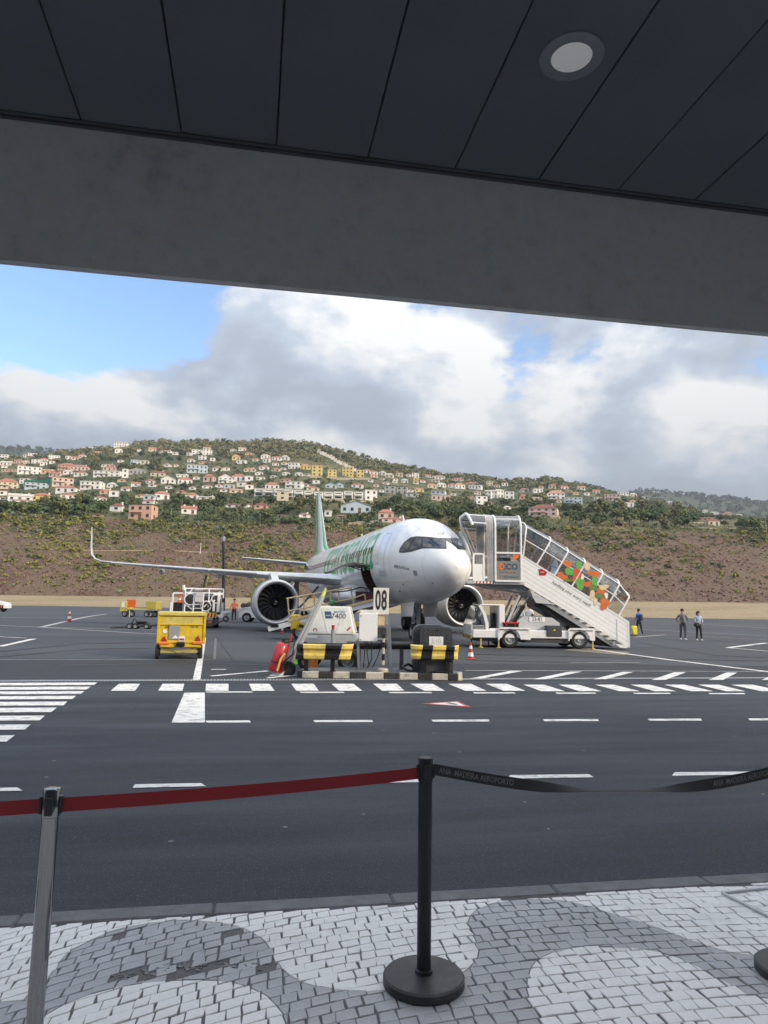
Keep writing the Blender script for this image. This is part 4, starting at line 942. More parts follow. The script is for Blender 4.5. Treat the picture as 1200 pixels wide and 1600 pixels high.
# stair flight
SY0, SY1 = .30, 1.95
A_, B_ = Vector((X(818), 0, Z(818, 866))), Vector((X(990), 0, Z(990, 973)))
e1 = (B_ - A_); SL = e1.length; e1.normalize(); e2 = Vector((-e1.z, 0, e1.x))
if e2.z < 0: e2 = -e2
hgt = 46 / 37.0
zt_ = lambda x: A_.z + (x - A_.x) * e1.z / e1.x
for y, sd in ((SY0, -1), (SY1, 1)):
    npk = 6
    for k in range(npk):
        a0 = -k * hgt / npk - .006; a1 = -(k + 1) * hgt / npk + .006; xl, xr = A_.x, B_.x
        b = MB(); b.prism([(xl, zt_(xl) + a0), (xr, zt_(xr) + a0), (xr, max(zt_(xr) + a1, .05)), (xl, zt_(xl) + a1)], y - .02, y + .02); b.build('side_plank', M['white_clean'], st)
    b = MB(); b.prism([(A_.x - .05, zt_(A_.x) + .05), (B_.x + .03, zt_(B_.x) + .05), (B_.x + .03, .08), (B_.x - .03, .08), (B_.x - .03, zt_(B_.x) - .01), (A_.x - .05, zt_(A_.x) - .01)], y - .035, y + .035); b.build('panel_rim', M['white_clean'], st)
    b = MB(); b.prism([(X(955), zt_(X(955)) - hgt - .0), (X(968), zt_(X(968)) - hgt - .02), (X(990), .15), (X(986), .04), (X(976), .06)], y - .03, y + .015); b.build('toe_panel', M['white'], st)
    b = MB(); b.bar((X(972), y + sd * .03, zt_(X(972)) - .15), (X(972), y + sd * .03, .35), .03); b.build('fold_hinge', M['white'], st)
b = MB(); u0, u1 = X(830), X(966); b.prism([(u0, zt_(u0) - hgt - .03), (u1, zt_(u1) - hgt - .03), (u1, zt_(u1) - hgt - .20), (u0, zt_(u0) - hgt - .26)], SY0 + .05, SY1 - .05); b.build('stringer', M['grey'], st)
b = MB(); u0, u1 = X(842), X(950); b.prism([(u0, zt_(u0) - hgt - .28), (u1, zt_(u1) - hgt - .24), (u1, zt_(u1) - hgt - .42), (u0, zt_(u0) - hgt - .55)], SY0 + .15, SY1 - .15); b.build('underside_rail', M['black'], st)
b = MB(); b.bx(0, .3, SY0 + .03, SY1 - .03, 0, .04); sm = b.mesh('step', M['grey'])
for k in range(15):
    x = A_.x + .1 + (B_.x - A_.x - .3) * k / 14; obj('step', sm, st, (x, 0, zt_(x) - .95))
ang = math.atan2(-e1.z, e1.x)
mid = Vector((X(899), SY0 - .024, Z(899, 928)))
text_on('slogan', 'handling your every need!', .185, M['ink'], st, mid, (R(90), ang, 0), depth=.002)
b = MB(); tg = [(846, 889), (858, 888), (861, 893), (857, 899), (847, 899)]; b.prism([(X(x), Z(x, y)) for x, y in tg], SY0 - .028, SY0 - .022); b.build('red_tag', M['red'], st); text_on('tag_lettering', 'swip', .1, M['white_clean'], st, (X(852), SY0 - .030, Z(852, 893.5)), depth=.001)
b = MB(); b.prism([(X(832), zt_(X(832)) - hgt), (X(870), zt_(X(870)) - hgt), (X(842), zt_(X(870)) - hgt + .05), (X(836), Z(836, 932))], SY0 - .02, SY0 + .06); b.build('lift_bracket', M['lgrey'], st)
# canopy of the flight
M['clear'] = glass('canopy_sheet', (.76, .77, .78), .3, .08)
def hoop(o, up, yb=SY0, yt=SY1, hh=1.16, arch=.28):     # points of an arch across the flight
    P = [o + Vector((0, yb, 0)), o + Vector((0, yb, 0)) + up * hh * .55, o + Vector((0, yb + .02, 0)) + up * hh]
    for k in range(1, 8):
        t = k / 8; P.append(o + Vector((0, yb + .02 + (yt - yb - .04) * t, 0)) + up * (hh + arch * math.sin(math.pi * t)))
    return P + [o + Vector((0, yt - .02, 0)) + up * hh, o + Vector((0, yt, 0)) + up * hh * .55, o + Vector((0, yt, 0))]
hs = []
for px, hh in ((822, 1.25), (844, 1.2), (872, 1.2), (900, 1.2), (928, 1.2), (955, 1.2), (975, .95)):
    o_ = Vector((X(px), 0, zt_(X(px)) + .03)); up = Vector((0, 0, 1)).lerp(e2, clampf((px - 815) / 25, 0, 1)).normalized()
    if px == 822: up = Vector((.12, 0, 1)).normalized()
    P = hoop(o_, up, hh=hh); hs.append(P); b = MB(); b.tube(P, .036, 8); b.build('canopy_hoop', M['white_clean'], st, smooth=50)
for a_, c_ in zip(hs[:-1], hs[1:]):
    b = MB(); b.loft([a_, c_], closed=False); b.build('canopy_panel', M['clear'], st, smooth=60)
for k in (1, 2, 10, 11):
    b = MB(); b.tube([h_[k] for h_ in hs], .024 if k in (1, 11) else .03, 8); b.build('canopy_rail', M['white_clean'], st, smooth=50)
# stickers on the near canopy sheets
SC = {'o': mat('sticker_orange', (.62, .16, .04), .5), 'g': mat('sticker_green', (.12, .42, .08), .5), 'd': mat('sticker_olive', (.16, .22, .06), .5), 'c': mat('sticker_cream', (.74, .58, .38), .5), 'r': mat('sticker_red', (.60, .10, .04), .5), 'w': M['white_clean']}
rs = np.random.default_rng(11)
for i, (cx, cy, a_, c_, k) in enumerate([(893, 880, 7, 6, 'o'), (884, 900, 8, 6, 'o'), (897, 893, 8, 6, 'g'), (911, 884, 5, 8, 'g'), (908, 898, 8, 10, 'r'), (925, 884, 7, 5, 'c'), (913, 911, 9, 8, 'g'), (936, 896, 9, 6, 'o'), (925, 912, 7, 5, 'o'), (935, 917, 8, 5, 'd'), (932, 929, 4, 8, 'c'), (937, 939, 4, 6, 'c'), (946, 925, 9, 5, 'o'), (944, 931, 7, 5, 'd'), (951, 917, 7, 5, 'c'), (952, 943, 9, 8, 'o'), (936, 908, 4, 9, 'g'), (917, 901, 3, 4, 'w'), (955, 930, 3.5, 4, 'w'), (893, 906, 6, 3, 'd')]):
    n_ = 14; ph = rs.uniform(0, 6, 3); pl = []
    for j in range(n_):
        t = 2 * math.pi * j / n_; r_ = 1 + .22 * math.sin(2 * t + ph[0]) + .16 * math.sin(3 * t + ph[1]); pl.append((X(cx + a_ * r_ * math.cos(t)), Z(cx, cy + c_ * r_ * math.sin(t))))
    b = MB(); b.prism(pl, SY0 - .022 - i * .0016, SY0 - .020 - i * .0016); b.build('sticker', SC[k], st)
# platform and cabin
PZ = Z(790, 908)
b = MB(); b.bx(X(730), X(822), .12, W, PZ - .14, PZ, b=.01); plat = b.build('platform', M['lgrey'], st)
b = MB(); b.bx(X(742), X(774), .10, .125, PZ - .12, PZ - .02); eg = b.build('platform_edge', M['white_clean'], plat)
for k in range(6):
    x = X(744) + k * .145; b = MB(); b.prism([(x, PZ - .12), (x + .06, PZ - .12), (x + .09, PZ - .02), (x + .03, PZ - .02)], .094, .098); b.build('edge_stripe', M['red'], eg)
b = MB(); b.prism([(X(830), PZ - .15), (X(755), PZ - .15), (X(770), PZ - .28), (X(838), PZ - .5)], .5, W - .4); b.build('platform_bracket', M['grey'], plat)
CT = Z(795, 803); CB = PZ - .02
def cab_hoop(px, lean=0.0, top=CT, hb=CB, y0=.06, y1=W + .1):
    P = []; x = X(px); Hh = top - hb; R_ = .55
    path = [(y0, hb), (y0, hb + Hh * .4), (y0, top - R_)] + [(y0 + R_ - R_ * math.cos(t), top - R_ + R_ * math.sin(t)) for t in np.linspace(.2, math.pi / 2, 6)]
    path += [(y1 - (y - y0), z) for y, z in path[::-1]]
    return [Vector((x + lean * ((z - hb) / Hh) ** 1.5, y, z)) for y, z in path]
h1, h2 = cab_hoop(775), cab_hoop(816)
for h_ in (h1, h2):
    b = MB(); b.tube(h_, .045, 8); b.build('cabin_hoop', M['white_clean'], st, smooth=50)
for (z, nm) in ((CB + .02, 'cabin_sill'), (Z(795, 864), 'cabin_rail'), (Z(795, 810), 'cabin_top_rail')):
    for y in ((.06, W + .1) if nm != 'cabin_top_rail' else (.22, W - .06)):
        b = MB(); b.bar((X(775), y, z), (X(816), y, z), .07); b.build(nm, M['white_clean'], st)
zr = Z(795, 864)
for y in (.06, W + .1):
    b = MB(); b.add([(X(777), y, zr), (X(814), y, zr), (X(814), y, CT - .6), (X(777), y, CT - .6)], [(0, 1, 2, 3)]); b.build('cabin_window', M['clear'], st)
b = MB(); b.loft([h1[2:-2], h2[2:-2]], closed=False); b.build('cabin_roof', M['clear'], st, smooth=60)
M['frost'] = mat('tinted_panel', (.24, .23, .21), .35, var=.1)
b = MB(); b.bx(X(777), X(814), .055, .07, CB, zr - .35); b.build('cabin_lower_panel', M['frost'], st)
b = MB(); b.add([(X(777), .06, zr - .35), (X(814), .06, zr - .35), (X(814), .06, zr), (X(777), .06, zr)], [(0, 1, 2, 3)]); b.build('cabin_lower_window', M['clear'], st)
text_on('badge_lettering', 'ECO', .34, M['navy'], st, (X(798), .050, Z(798, 886)), depth=.002, bold=.012)
b = MB(); c_ = Vector((X(784.5), .050, Z(784, 885.5))); b.lathe([(.07, -.004), (.135, -.004), (.135, .0)], c_, 'y', 20); b.build('badge_emblem', M['orange'], st)
text_on('panel_lettering', 'TZ', .15, M['navy'], st, (X(791), .050, Z(791, 902)), depth=.002)
b = MB(); b.bx(X(795), X(811), .048, .053, Z(800, 903), Z(800, 901)); b.build('panel_band', mat('teal_band', (.03, .13, .14), .5), st)
for k in range(6):
    b = MB(); b.bx(X(783 + k * 4.2), X(785 + k * 4.2), .049, .053, Z(795, 895.5), Z(795, 894)); b.build('panel_icon', M['red'] if k in (3, 4) else M['navy'], st)
b = MB(); b.prism([(X(802), Z(802, 874)), (X(806), Z(806, 866)), (X(813), Z(813, 867)), (X(812), Z(812, 871)), (X(805), Z(805, 876))], .044, .052); b.build('orange_tag', M['orange'], st)
b = MB(); b.bx(X(789), X(806), .9, 1.4, PZ, PZ + 1.05); b.build('control_box', M['dgrey'], st)
b = MB(); b.bar((X(778), .12, zr - .05), (X(814), .12, CB + .1), .04); b.build('diagonal_brace', M['lgrey'], st)
# folding hood that meets the fuselage
M['cloth'] = mat('hood_cloth', (.45, .46, .48), .75, var=.2, scale=5, bump=.6, bscale=12)
rings = []
for k in range(9):
    t = k / 8; hp = cab_hoop(775 - 13 * t, lean=-.06 * t, top=CT + .03 * t, y0=.08 + (.07 if k % 2 else -.02), y1=W + .1 - (.07 if k % 2 else -.02)); rings.append([v + Vector((0, 0, (.04 if k % 2 else 0))) for v in hp])
b = MB(); b.loft(rings, closed=False); b.build('hood_bellows', M['cloth'], st, smooth=180)
fh = cab_hoop(758, lean=-.72, top=CT + .06); b = MB(); b.loft([rings[-1][2:-2], fh[2:-2]], closed=False); b.build('hood_sheet', M['clear'], st, smooth=60)
b = MB(); b.tube(fh[2:-2], .06, 8); b.build('hood_rim', M['white_clean'], st, smooth=50)
for k in (3, 6, -4):
    b = MB(); b.tube([rings[-1][k], fh[k]], .03, 6); b.build('hood_stay', M['white_clean'], st)
b = MB(); b.bar((X(741), .15, PZ), (X(741), .15, PZ + 1.15), .07); b.bar((X(757), .15, PZ), (X(757), .15, PZ + 1.15), .07); b.bar((X(741), .15, PZ + 1.13), (X(757), .15, PZ + 1.13), .07); b.build('front_rail', M['white_clean'], st)
b = MB(); b.bx(X(741), X(757), .13, .16, PZ, PZ + .7); b.build('front_guard', M['white_clean'], st)
for y in (.2, W): 
    b = MB(); b.bar((X(742), y, PZ + 1.1), (X(722), y, Z(722, 823)), .06); b.bar((X(746), y, PZ + 1.15), (X(728), y, Z(728, 822)), .05); b.build('hood_arm', M['grey'], st)
b = MB(); b.tube([(X(738), .3, PZ + .9), (X(732), .3, PZ + 1.3), (X(726), .35, PZ + 1.9), (X(722), .4, PZ + 2.1)], [.1, .14, .15, .1], 10); b.build('bumper_cushion', M['lgrey'], st, smooth=60)

# ---- yellow ground power trailer, seen from behind
f = Fr(285, 22.0, 16); X, Z = f.x, lambda px, py: f.z(py, px)
tr = thing('power_trailer', 'boxy yellow ground power trailer with red reflector triangles seen from behind', 'trailer', f.loc, f.rz)
b = MB(); b.bx(X(250), X(321), .0, 2.2, Z(285, 1003), Z(285, 962), b=.02); body = b.build('body', M['yellow'], tr)
b = MB(); b.bx(X(249), X(322), -.06, 2.25, Z(285, 962), Z(285, 956), b=.02); b.build('lid', M['yellow_old'], tr)
b = MB(); b.prism([(X(254), Z(285, 974)), (X(317), Z(285, 974)), (X(310), Z(285, 964)), (X(261), Z(285, 964))], -.02, .0); b.build('upper_panel', M['yellow_old'], tr)
for x0, x1, z0, z1 in ((249.5, 253, 1004, 961), (318, 321.5, 1004, 961), (253, 318, 976, 974), (253, 318, 1003, 1000)):
    b = MB(); b.bx(X(x0), X(x1), -.035, .0, Z(285, z0), Z(285, z1), b=.008); b.build('body_rib', M['yellow'], tr)
b = MB(); b.bx(X(267), X(283), -.03, .0, Z(275, 997), Z(275, 976)); b.build('document_plate', M['grey'], tr)
b = MB(); b.bx(X(282), X(291), -.035, -.0, Z(285, 1000), Z(285, 993)); b.build('sticker', M['white'], tr)
b = MB(); b.bx(X(283), X(290), -.04, -.034, Z(285, 999), Z(285, 996)); b.build('sticker', M['red'], tr)
b = MB(); b.lathe([(0, -.01), (.06, -.01), (.06, .0)], (X(261), -.005, Z(261, 985)), 'y', 16); b.build('round_badge', M['white'], tr)
b = MB(); b.prism([(X(272), Z(285, 996)), (X(281), Z(285, 996)), (X(277), Z(285, 991))], -.037, -.031); b.build('warning_mark', M['white_clean'], tr)
text_on('fleet_number', '200', .09, M['ink'], tr, (X(264), -.003, Z(264, 979)), depth=.002); text_on('fleet_number', '490 80', .09, M['ink'], tr, (X(304), -.003, Z(304, 979)), depth=.002)
for px in (260.5, 310.5):
    b = MB(); c_ = X(px); z = Z(px, 1000); b.prism([(c_ - .09, z), (c_ + .09, z), (c_, z + .16)], -.05, -.035); b.build('reflector_triangle', mat('reflector_red', (.35, .02, .015), .4) if px < 300 else bpy.data.materials['reflector_red'], tr)
    b = MB(); b.bx(c_ - .16, c_ + .16, -.08, .05, z - .10, z - .03, b=.01); b.build('lamp_bracket', M['orange'], tr)
b = MB(); b.bx(X(254), X(316), .0, 2.1, .36, .50); b.bx(X(256), X(312), -.06, .0, .38, .44); b.build('chassis', M['yellow'], tr)
b = MB(); b.bx(X(256), X(312), .1, .2, .20, .28); b.bar((X(258), .1, .36), (X(280), .1, .24), .05); b.bar((X(312), .1, .36), (X(290), .1, .24), .05); b.build('axle_beam', M['yellow_old'], tr)
b = MB(); b.cyl((X(285), -.12, .42), (X(285), .1, .42), .05, n=10); b.box((X(285), -.1, .46), (.25, .08, .14), b=.02); b.build('tow_coupling', M['black'], tr)
for y in (.25, 1.9):
    for px in (251.5, 315.5):
        o_ = wheel(tr, 0, 0, .22, .22, .12); o_.location = (X(px), y, .22); o_.rotation_euler = (0, 0, R(90))

# ---- far baggage trailer
f = Fr(215, 62.0, -3); X, Z = f.x, lambda px, py: f.z(py, px)
t = thing('baggage_trailer', 'far yellow flatbed trailer carrying an upright orange panel', 'trailer', f.loc, f.rz)
b = MB(); b.bx(X(190), X(244), .0, 1.5, .62, .74, b=.01); b.build('bed', M['yellow_old'], t)
b = MB(); b.bx(X(187), X(198), .0, 1.5, .45, 1.35, b=.03); bx_ = b.build('front_box', M['yellow_old'], t); b = MB(); b.bx(X(189), X(194), -.012, .0, .85, 1.25); b.build('box_label', M['white'], bx_)
b = MB(); b.bx(X(228), X(244), .0, 1.4, .62, 1.40, b=.03); b.build('rear_box', mat('olive_yellow', (.42, .36, .07), .6), t)
b = MB(); b.bx(X(197), X(211), .05, .12, .80, 1.50); pn = b.build('orange_panel', M['orange'], t)
for k in range(3):
    b = MB(); b.bx(X(197), X(211), .04, .05, .95 + k * .2, .97 + k * .2); b.build('panel_seam', M['red'], pn)
for px in (195, 206, 230, 236): wheel(t, X(px), .1, .28, .28, .2)
for px in (195, 234): wheel(t, X(px), 1.4, .28, .28, .2)
b = MB(); b.tube([(X(204), -.2, 0), (X(204), -.2, .6)], .04, 6); b.build('prop_stand', M['lgrey'], t)

# ---- fuel hydrant dispenser
f = Fr(310, 43.0, 14.5); X, Z = f.x, lambda px, py: f.z(py, px)
t = thing('fuel_dispenser', 'white tube-framed aircraft fuel hydrant dispenser truck with hoses and striped rear bumper', 'fuel truck', f.loc, f.rz)
b = MB(); b.bx(X(270), X(348), .2, 4.4, .62, .80); b.build('chassis', M['white'], t)
for px in (287, 338):
    for y in (.5, 3.4): 
        o_ = wheel(t, 0, 0, .42, .42, .28); o_.location = (X(px), y, .42); o_.rotation_euler = (0, 0, R(90))
b = MB(); b.bx(X(285), X(346), 2.6, 4.3, .8, 2.25, b=.05); b.build('cab', M['white'], t)
b = MB(); b.bx(X(287), X(344), .9, 2.4, .8, 1.9, b=.05); b.build('pump_housing', M['dgrey'], t)
fr_ = obj('tube_frame', None, t)
xl, xr, zt2 = X(289), X(347), Z(310, 920)
for a_, c_ in [((xl, .3, .8), (xl, .3, zt2)), ((xr, .3, .8), (xr, .3, zt2)), ((xl, .3, zt2), (xr, .3, zt2)), ((xl, .3, zt2 - .25), (xr, .3, zt2 - .25)), ((xl, .3, zt2), (xl, 2.3, zt2)), ((xr, .3, zt2), (xr, 2.3, zt2)), ((X(325), .3, .8), (X(325), .3, zt2)), ((xl, .3, 1.3), (X(322), .3, 1.55)), ((X(318), .3, 1.25), (xr - .2, .3, zt2 - .15)), ((X(271), .3, .8), (X(271), .3, Z(271, 927))), ((X(271), .3, Z(271, 927)), (X(286), .3, Z(271, 927))), ((X(268), .3, .8), (X(269), .3, 1.5)), ((xl, .3, 1.75), (X(300), .3, zt2)), ((X(300), .3, 1.1), (xl, .3, 1.45))]:
    b = MB(); b.tube([a_, c_], .045, 7); b.build('frame_tube', M['white_clean'], fr_, smooth=60)
lad = obj('ladder', None, t)
for px in (303, 317):
    b = MB(); b.bar((X(px - 1), .05, .85), (X(px), .12, Z(310, 926)), .06); b.build('ladder_rail', M['white_clean'], lad)
for k in range(7):
    b = MB(); z = .95 + k * .22; b.bar((X(303), .09, z), (X(316), .09, z), .05); b.build('rung', M['lgrey'], lad)
b = MB(); b.bx(X(304), X(316), .02, .10, 1.55, 2.0); b.build('ladder_plate', M['lgrey'], t)
b = MB(); b.bx(X(305), X(315), .0, .12, Z(310, 932), Z(310, 925)); b.build('control_panel', M['lgrey'], t)
for (cx, cz, r_) in ((321, 1.3, .30), (297, 1.7, .34), (336, 1.75, .26)):
    for k in range(2):
        b = MB(); rr_ = r_ - .1 * k; b.tube([(X(cx) + math.cos(q_) * rr_, .22 + k * .02, cz + math.sin(q_) * rr_) for q_ in np.linspace(0, 6.1, 22)], .035, 7); b.build('hose_coil', M['white'] if k == 0 else M['black'], t, smooth=60)
b = MB(); b.cyl((X(332), .3, 1.95), (X(346), .3, 2.05), .09, n=12); b.cyl((X(340), .28, .95), (X(340), .28, 2.0), .10, n=12); b.cyl((X(333), .28, 1.0), (X(333), .28, 1.7), .08, n=12); b.build('filter_pipe', M['white_clean'], t, smooth=40)
b = MB(); b.bx(X(272), X(286), .25, .9, .82, 1.5, b=.03); b.build('side_locker', M['black'], t)
b = MB(); b.bx(X(322), X(338), .12, .2, .62, .92); bm2 = b.build('rear_bumper', M['railyellow'], t)
for k in range(3):
    x = X(323) + k * .2; b = MB(); b.prism([(x, .64), (x + .1, .64), (x + .17, .90), (x + .07, .90)], .112, .118); b.build('bumper_stripe', M['red'], bm2)
b = MB(); b.box((X(330), .1, .35), (.9, .12, .3), b=.03); b.tube([(X(322), .0, .3), (X(335), -.1, .2), (X(347), .0, .45)], .05, 7); b.build('coupling_gear', M['dgrey'], t)
b = MB(); b.bx(X(326), X(331), -.02, .12, .3, .42); b.build('tail_lamp', M['orange'], t)
b = MB(); b.tube([(X(316), .6, zt2), (X(318), .7, Z(318, 906)), (X(320.5), .8, Z(321, 898))], .05, 8); b.build('fuel_hose', M['black'], t, smooth=60)
b = MB(); b.bx(X(346), X(350), .2, .3, Z(310, 940), Z(310, 934)); b.build('side_mirror', M['black'], t)
b = MB(); b.tube([(X(287), .3, zt2 - .1), (X(286), .3, zt2 + .2)], .09, 8); b.build('beacon_post', M['white'], t)

# ---- belt loader at the open cargo door
f = Fr(500, 33.2, 0); X, Z = f.x, lambda px, py: f.z(py, px)
t = thing('belt_loader', 'belt loader with beige handrails reaching up to the open cargo door of the jet', 'belt loader', f.loc, f.rz)
P0, P1 = Vector((X(421), 0, Z(421, 982))), Vector((X(602), 0, Z(602, 938)))
d = (P1 - P0).normalized()
b = MB(); b.bar(P0 + Vector((0, .5, 0)), P1 + Vector((0, .5, 0)), 1.0, .22); b.build('conveyor_frame', M['white'], t)
b = MB(); b.bar(P0 + Vector((0, .5, .13)), P1 + Vector((0, .5, .13)), .8, .03); b.build('conveyor_belt', M['black'], t)
for y in (-.02, 1.02):
    b = MB(); b.bar(P0 + d * .9 + Vector((0, y, .16)), P1 + Vector((0, y, .16)), .05, .12); b.build('side_rail', M['beige'], t)
rails = [[(443, 935), (547, 917)], [(446, 955), (549, 935)], [(445, 936), (450, 975)], [(471, 931), (472, 960)], [(487, 928), (488, 948)], [(513, 925), (514, 950)], [(545, 917), (553, 955)], [(549, 935), (568, 928)], [(568, 928), (571, 950)], [(526, 920), (527, 938)], [(549, 944), (604, 938)], [(450, 973), (482, 963)]]
for r_ in rails:
    b = MB(); b.tube([(X(x), 1.0 if i_ != 9 else .1, Z(x, y)) for i_, (x, y) in enumerate(r_)], .035, 7); b.build('handrail', M['beige'], t, smooth=60)
b = MB(); b.bx(X(455), X(585), .0, 1.4, .40, .85, b=.05); b.build('chassis', M['railyellow'], t)
b = MB(); b.bx(X(455), X(470), -.03, .6, .45, 1.15, b=.05); b.build('wheel_guard', M['yellow'], t)
for px in (470, 565):
    for y in (.08, 1.35): wheel(t, X(px), y, .36, .36, .22)
b = MB(); b.bx(X(425), X(437), -.06, -.03, Z(430, 979), Z(430, 975)); b.build('conveyor_plate', M['black'], t)
b = MB(); b.bar((X(530), .5, .8), (X(560), .5, Z(560, 950)), .14); b.build('lift_arm', M['dgrey'], t)
b = MB(); b.box((X(517), .9, Z(517, 941)), (.25, .25, .25), b=.06); b.build('control_bundle', mat('control_green', (.10, .32, .12), .6), t)
b = MB(); b.tube([(X(515), .9, Z(515, 925)), (X(540), .9, Z(540, 923)), (X(562), .9, Z(562, 917)), (X(572), .9, Z(572, 919)), (X(570), .9, Z(570, 923))], .03, 6); b.build('cable', M['black'], t, smooth=60)
# suitcase going up the belt, inside the door
tg_ = thing('cargo_container', 'dark maroon cargo item at the top of the belt loader', 'cargo', f.loc, f.rz)
b = MB(); b.bx(X(553), X(604), 1.1, 2.2, Z(580, 938), Z(580, 924), b=.03); b.build('body', mat('maroon', (.10, .018, .03), .6), tg_)
b = MB(); b.bx(X(553), X(604), 1.08, 1.1, Z(580, 925.5), Z(580, 924)); b.build('lid', M['dgrey'], tg_)

# ---- second loader by the wing, with a worker standing at it
f = Fr(385, 54.0, 0); X, Z = f.x, lambda px, py: f.z(py, px)
t = thing('belt_loader', 'low white belt loader behind the worker in the orange vest', 'belt loader', f.loc, f.rz)
b = MB(); b.bar((X(346), .4, Z(346, 957)), (X(425), .4, Z(425, 944)), .8, .2); b.build('conveyor_frame', M['white'], t)
b = MB(); b.bar((X(347), .4, Z(347, 955)), (X(425), .4, Z(425, 942.5)), .65, .04); b.build('conveyor_belt', M['dgrey'], t)
b = MB(); b.prism([(X(373), .35), (X(374), .95), (X(382), 1.05), (X(425), 1.05), (X(440), .85), (X(440), .35)], .0, 1.4); b.build('chassis', M['white'], t)
for px in (386, 432): wheel(t, X(px), .05, .36, .36, .25); wheel(t, X(px), 1.35, .36, .36, .25)
wheel(t, X(353), .2, .22, .22, .15); 
b = MB(); b.tube([(X(353), .2, .25), (X(354), .3, .7)], .06, 6); b.build('support_leg', M['lgrey'], t)
bag = thing('baggage_pile', 'dark grey bags heaped on the low white belt loader', 'luggage', f.loc, f.rz)
for px, py, s_ in ((380, 942, .55), (389, 941, .6), (394, 943, .5)):
    b = MB(); b.box((X(px), .45, Z(px, py) - .2), (s_, .5, .42), (0, .1, .2), b=.12); b.build('bag', M['dgrey'] if px != 389 else mat('bag_olive', (.09, .085, .06), .8), bag, smooth=40)

# ---- tow bar lying on the apron at the left
f = Fr(218, 40.5, 2); X, Z = f.x, lambda px, py: f.z(py, px)
t = thing('aircraft_tow_bar', 'dark aircraft tow bar with small wheels lying on the apron behind the yellow trailer', 'tow bar', f.loc, f.rz)
b = MB(); b.tube([(X(180), 0, .08), (X(200), 0, .12), (X(262), .1, .30)], .07, 8); b.build('bar', M['dgrey'], t, smooth=60)
for px in (205, 214, 231): wheel(t, X(px), -.05, .16, .16, .1); wheel(t, X(px), .35, .16, .16, .1)
b = MB(); b.box((X(222), .1, .36), (.6, .25, .18), b=.04); b.tube([(X(205), .1, .2), (X(210), .1, .55), (X(216), .1, .4)], .035, 6); b.build('jack_gear', M['black'], t)
b = MB(); b.tube([(X(176), 0, .05), (X(182), 0, .06)], .12, 8); b.build('tow_head', M['dgrey'], t)

# ---- tail of a white van at the left edge
f = Fr(-34, 78.0, 6); X, Z = f.x, lambda px, py: f.z(py, px)
t = thing('white_van', 'white vehicle with striped bumper cut off at the left edge of the apron', 'van', tuple(Vector(f.loc) - RGT * .75), f.rz)
b = MB(); b.prism([(X(-70), .35), (X(-70), 1.7), (X(-20), 1.75), (X(-6), 1.25), (X(12), 1.0), (X(15), .75), (X(15), .4)], 0, 1.8); b.build('body', M['white'], t)
b = MB(); b.prism([(X(-19), 1.7), (X(-7), 1.27), (X(-7), 1.25), (X(-22), 1.28)], -.01, 1.81); b.build('windscreen', M['glass_dark'], t)
b = MB(); b.bx(X(-2), X(13), -.03, 0, .42, .72); bm2 = b.build('bumper', M['black'], t)
for k in range(4):
    x = X(-2) + k * .26; b = MB(); b.prism([(x, .44), (x + .12, .44), (x + .2, .7), (x + .08, .7)], -.036, -.03); b.build('bumper_stripe', M['orange'], bm2)
for px in (4, -55): wheel(t, X(px), .05, .32, .32, .22); wheel(t, X(px), 1.75, .32, .32, .22)

# ---- posts on the verge
f = Fr(345, 120.0, 0); X, Z = f.x, lambda px, py: f.z(py, px)
t = thing('apron_mast', 'tall dark leaning mast with round head standing beyond the apron', 'mast', f.loc, f.rz)
b = MB(); b.tube([(X(349), 0, 0), (X(346.5), 0, Z(346, 880)), (X(344), 0, Z(344, 843))], [.30, .27, .24], 8); b.build('pole', M['black'], t, smooth=60)
b = MB(); b.lathe([(0, -.5), (.3, -.45), (.36, 0), (.28, .35), (0, .4)], (X(344), 0, Z(344, 842)), n=12); b.build('head', M['grey'], t, smooth=60)
p_ = terr(313, find_d(313, 868)); t = thing('bank_post', 'thin white marker post on the scrubby bank above the fuel truck', 'post', p_)
b = MB(); b.cyl((0, 0, -.5), (0, 0, 4.2), .14, .08, 8); b.build('pole', M['white'], t); b = MB(); b.box((0, 0, .2), (.6, .6, .4)); b.build('footing', M['lgrey'], t)
# ================================================================== TRAFFIC ISLAND AND WHAT STANDS ON IT
f = Fr(595, 17.65, 0); IF = f; X, Z = f.x, lambda px, py: f.z(py, px)
isl = thing('traffic_island', 'low concrete island with black and white striped kerb beside the drain', 'traffic island', f.loc, f.rz)
x0, x1, dep, kh = X(468), X(722), 1.7, .16
b = MB(); b.prism([(x0 + .05, .17), (x1 - .05, .17), (x1 - .02, .9), (x1 - .4, dep), (x0 + .4, dep), (x0 + .02, .9)], 0, kh - .012, 'z'); b.build('slab', mat('island_concrete', (.13, .135, .14), .85, var=.25, scale=3, bump=.4), isl)
M['kerb_w'] = mat('kerb_white', (.50, .47, .40), .75, var=.15, scale=6, dirt=((.12, .11, .10), .7, 5)); M['kerb_k'] = mat('kerb_black', (.03, .03, .032), .75, var=.3, scale=6)
cuts = [476, 501.5, 523.5, 549, 573.5, 601, 625, 653.5, 675, 699.5, 715]
b = MB(); b.prism([(x0, .16), (X(476), .0), (X(476), .17), (x0 + .06, .6), (x0 - .02, .6)], 0, kh, 'z'); b.build('kerb_stone', M['kerb_k'], isl)
for k, (a_, c_) in enumerate(zip(cuts[:-1], cuts[1:])):
    b = MB(); b.bx(X(a_) + .004, X(c_) - .004, 0, .165, 0, kh, b=.015); b.build('kerb_stone', M['kerb_w'] if k % 2 == 0 else M['kerb_k'], isl)
b = MB(); b.prism([(X(715) + .004, .0), (x1, .08), (x1 + .05, .6), (x1 - .06, .6), (X(715) + .004, .165)], 0, kh, 'z'); b.build('kerb_stone', M['kerb_w'], isl)

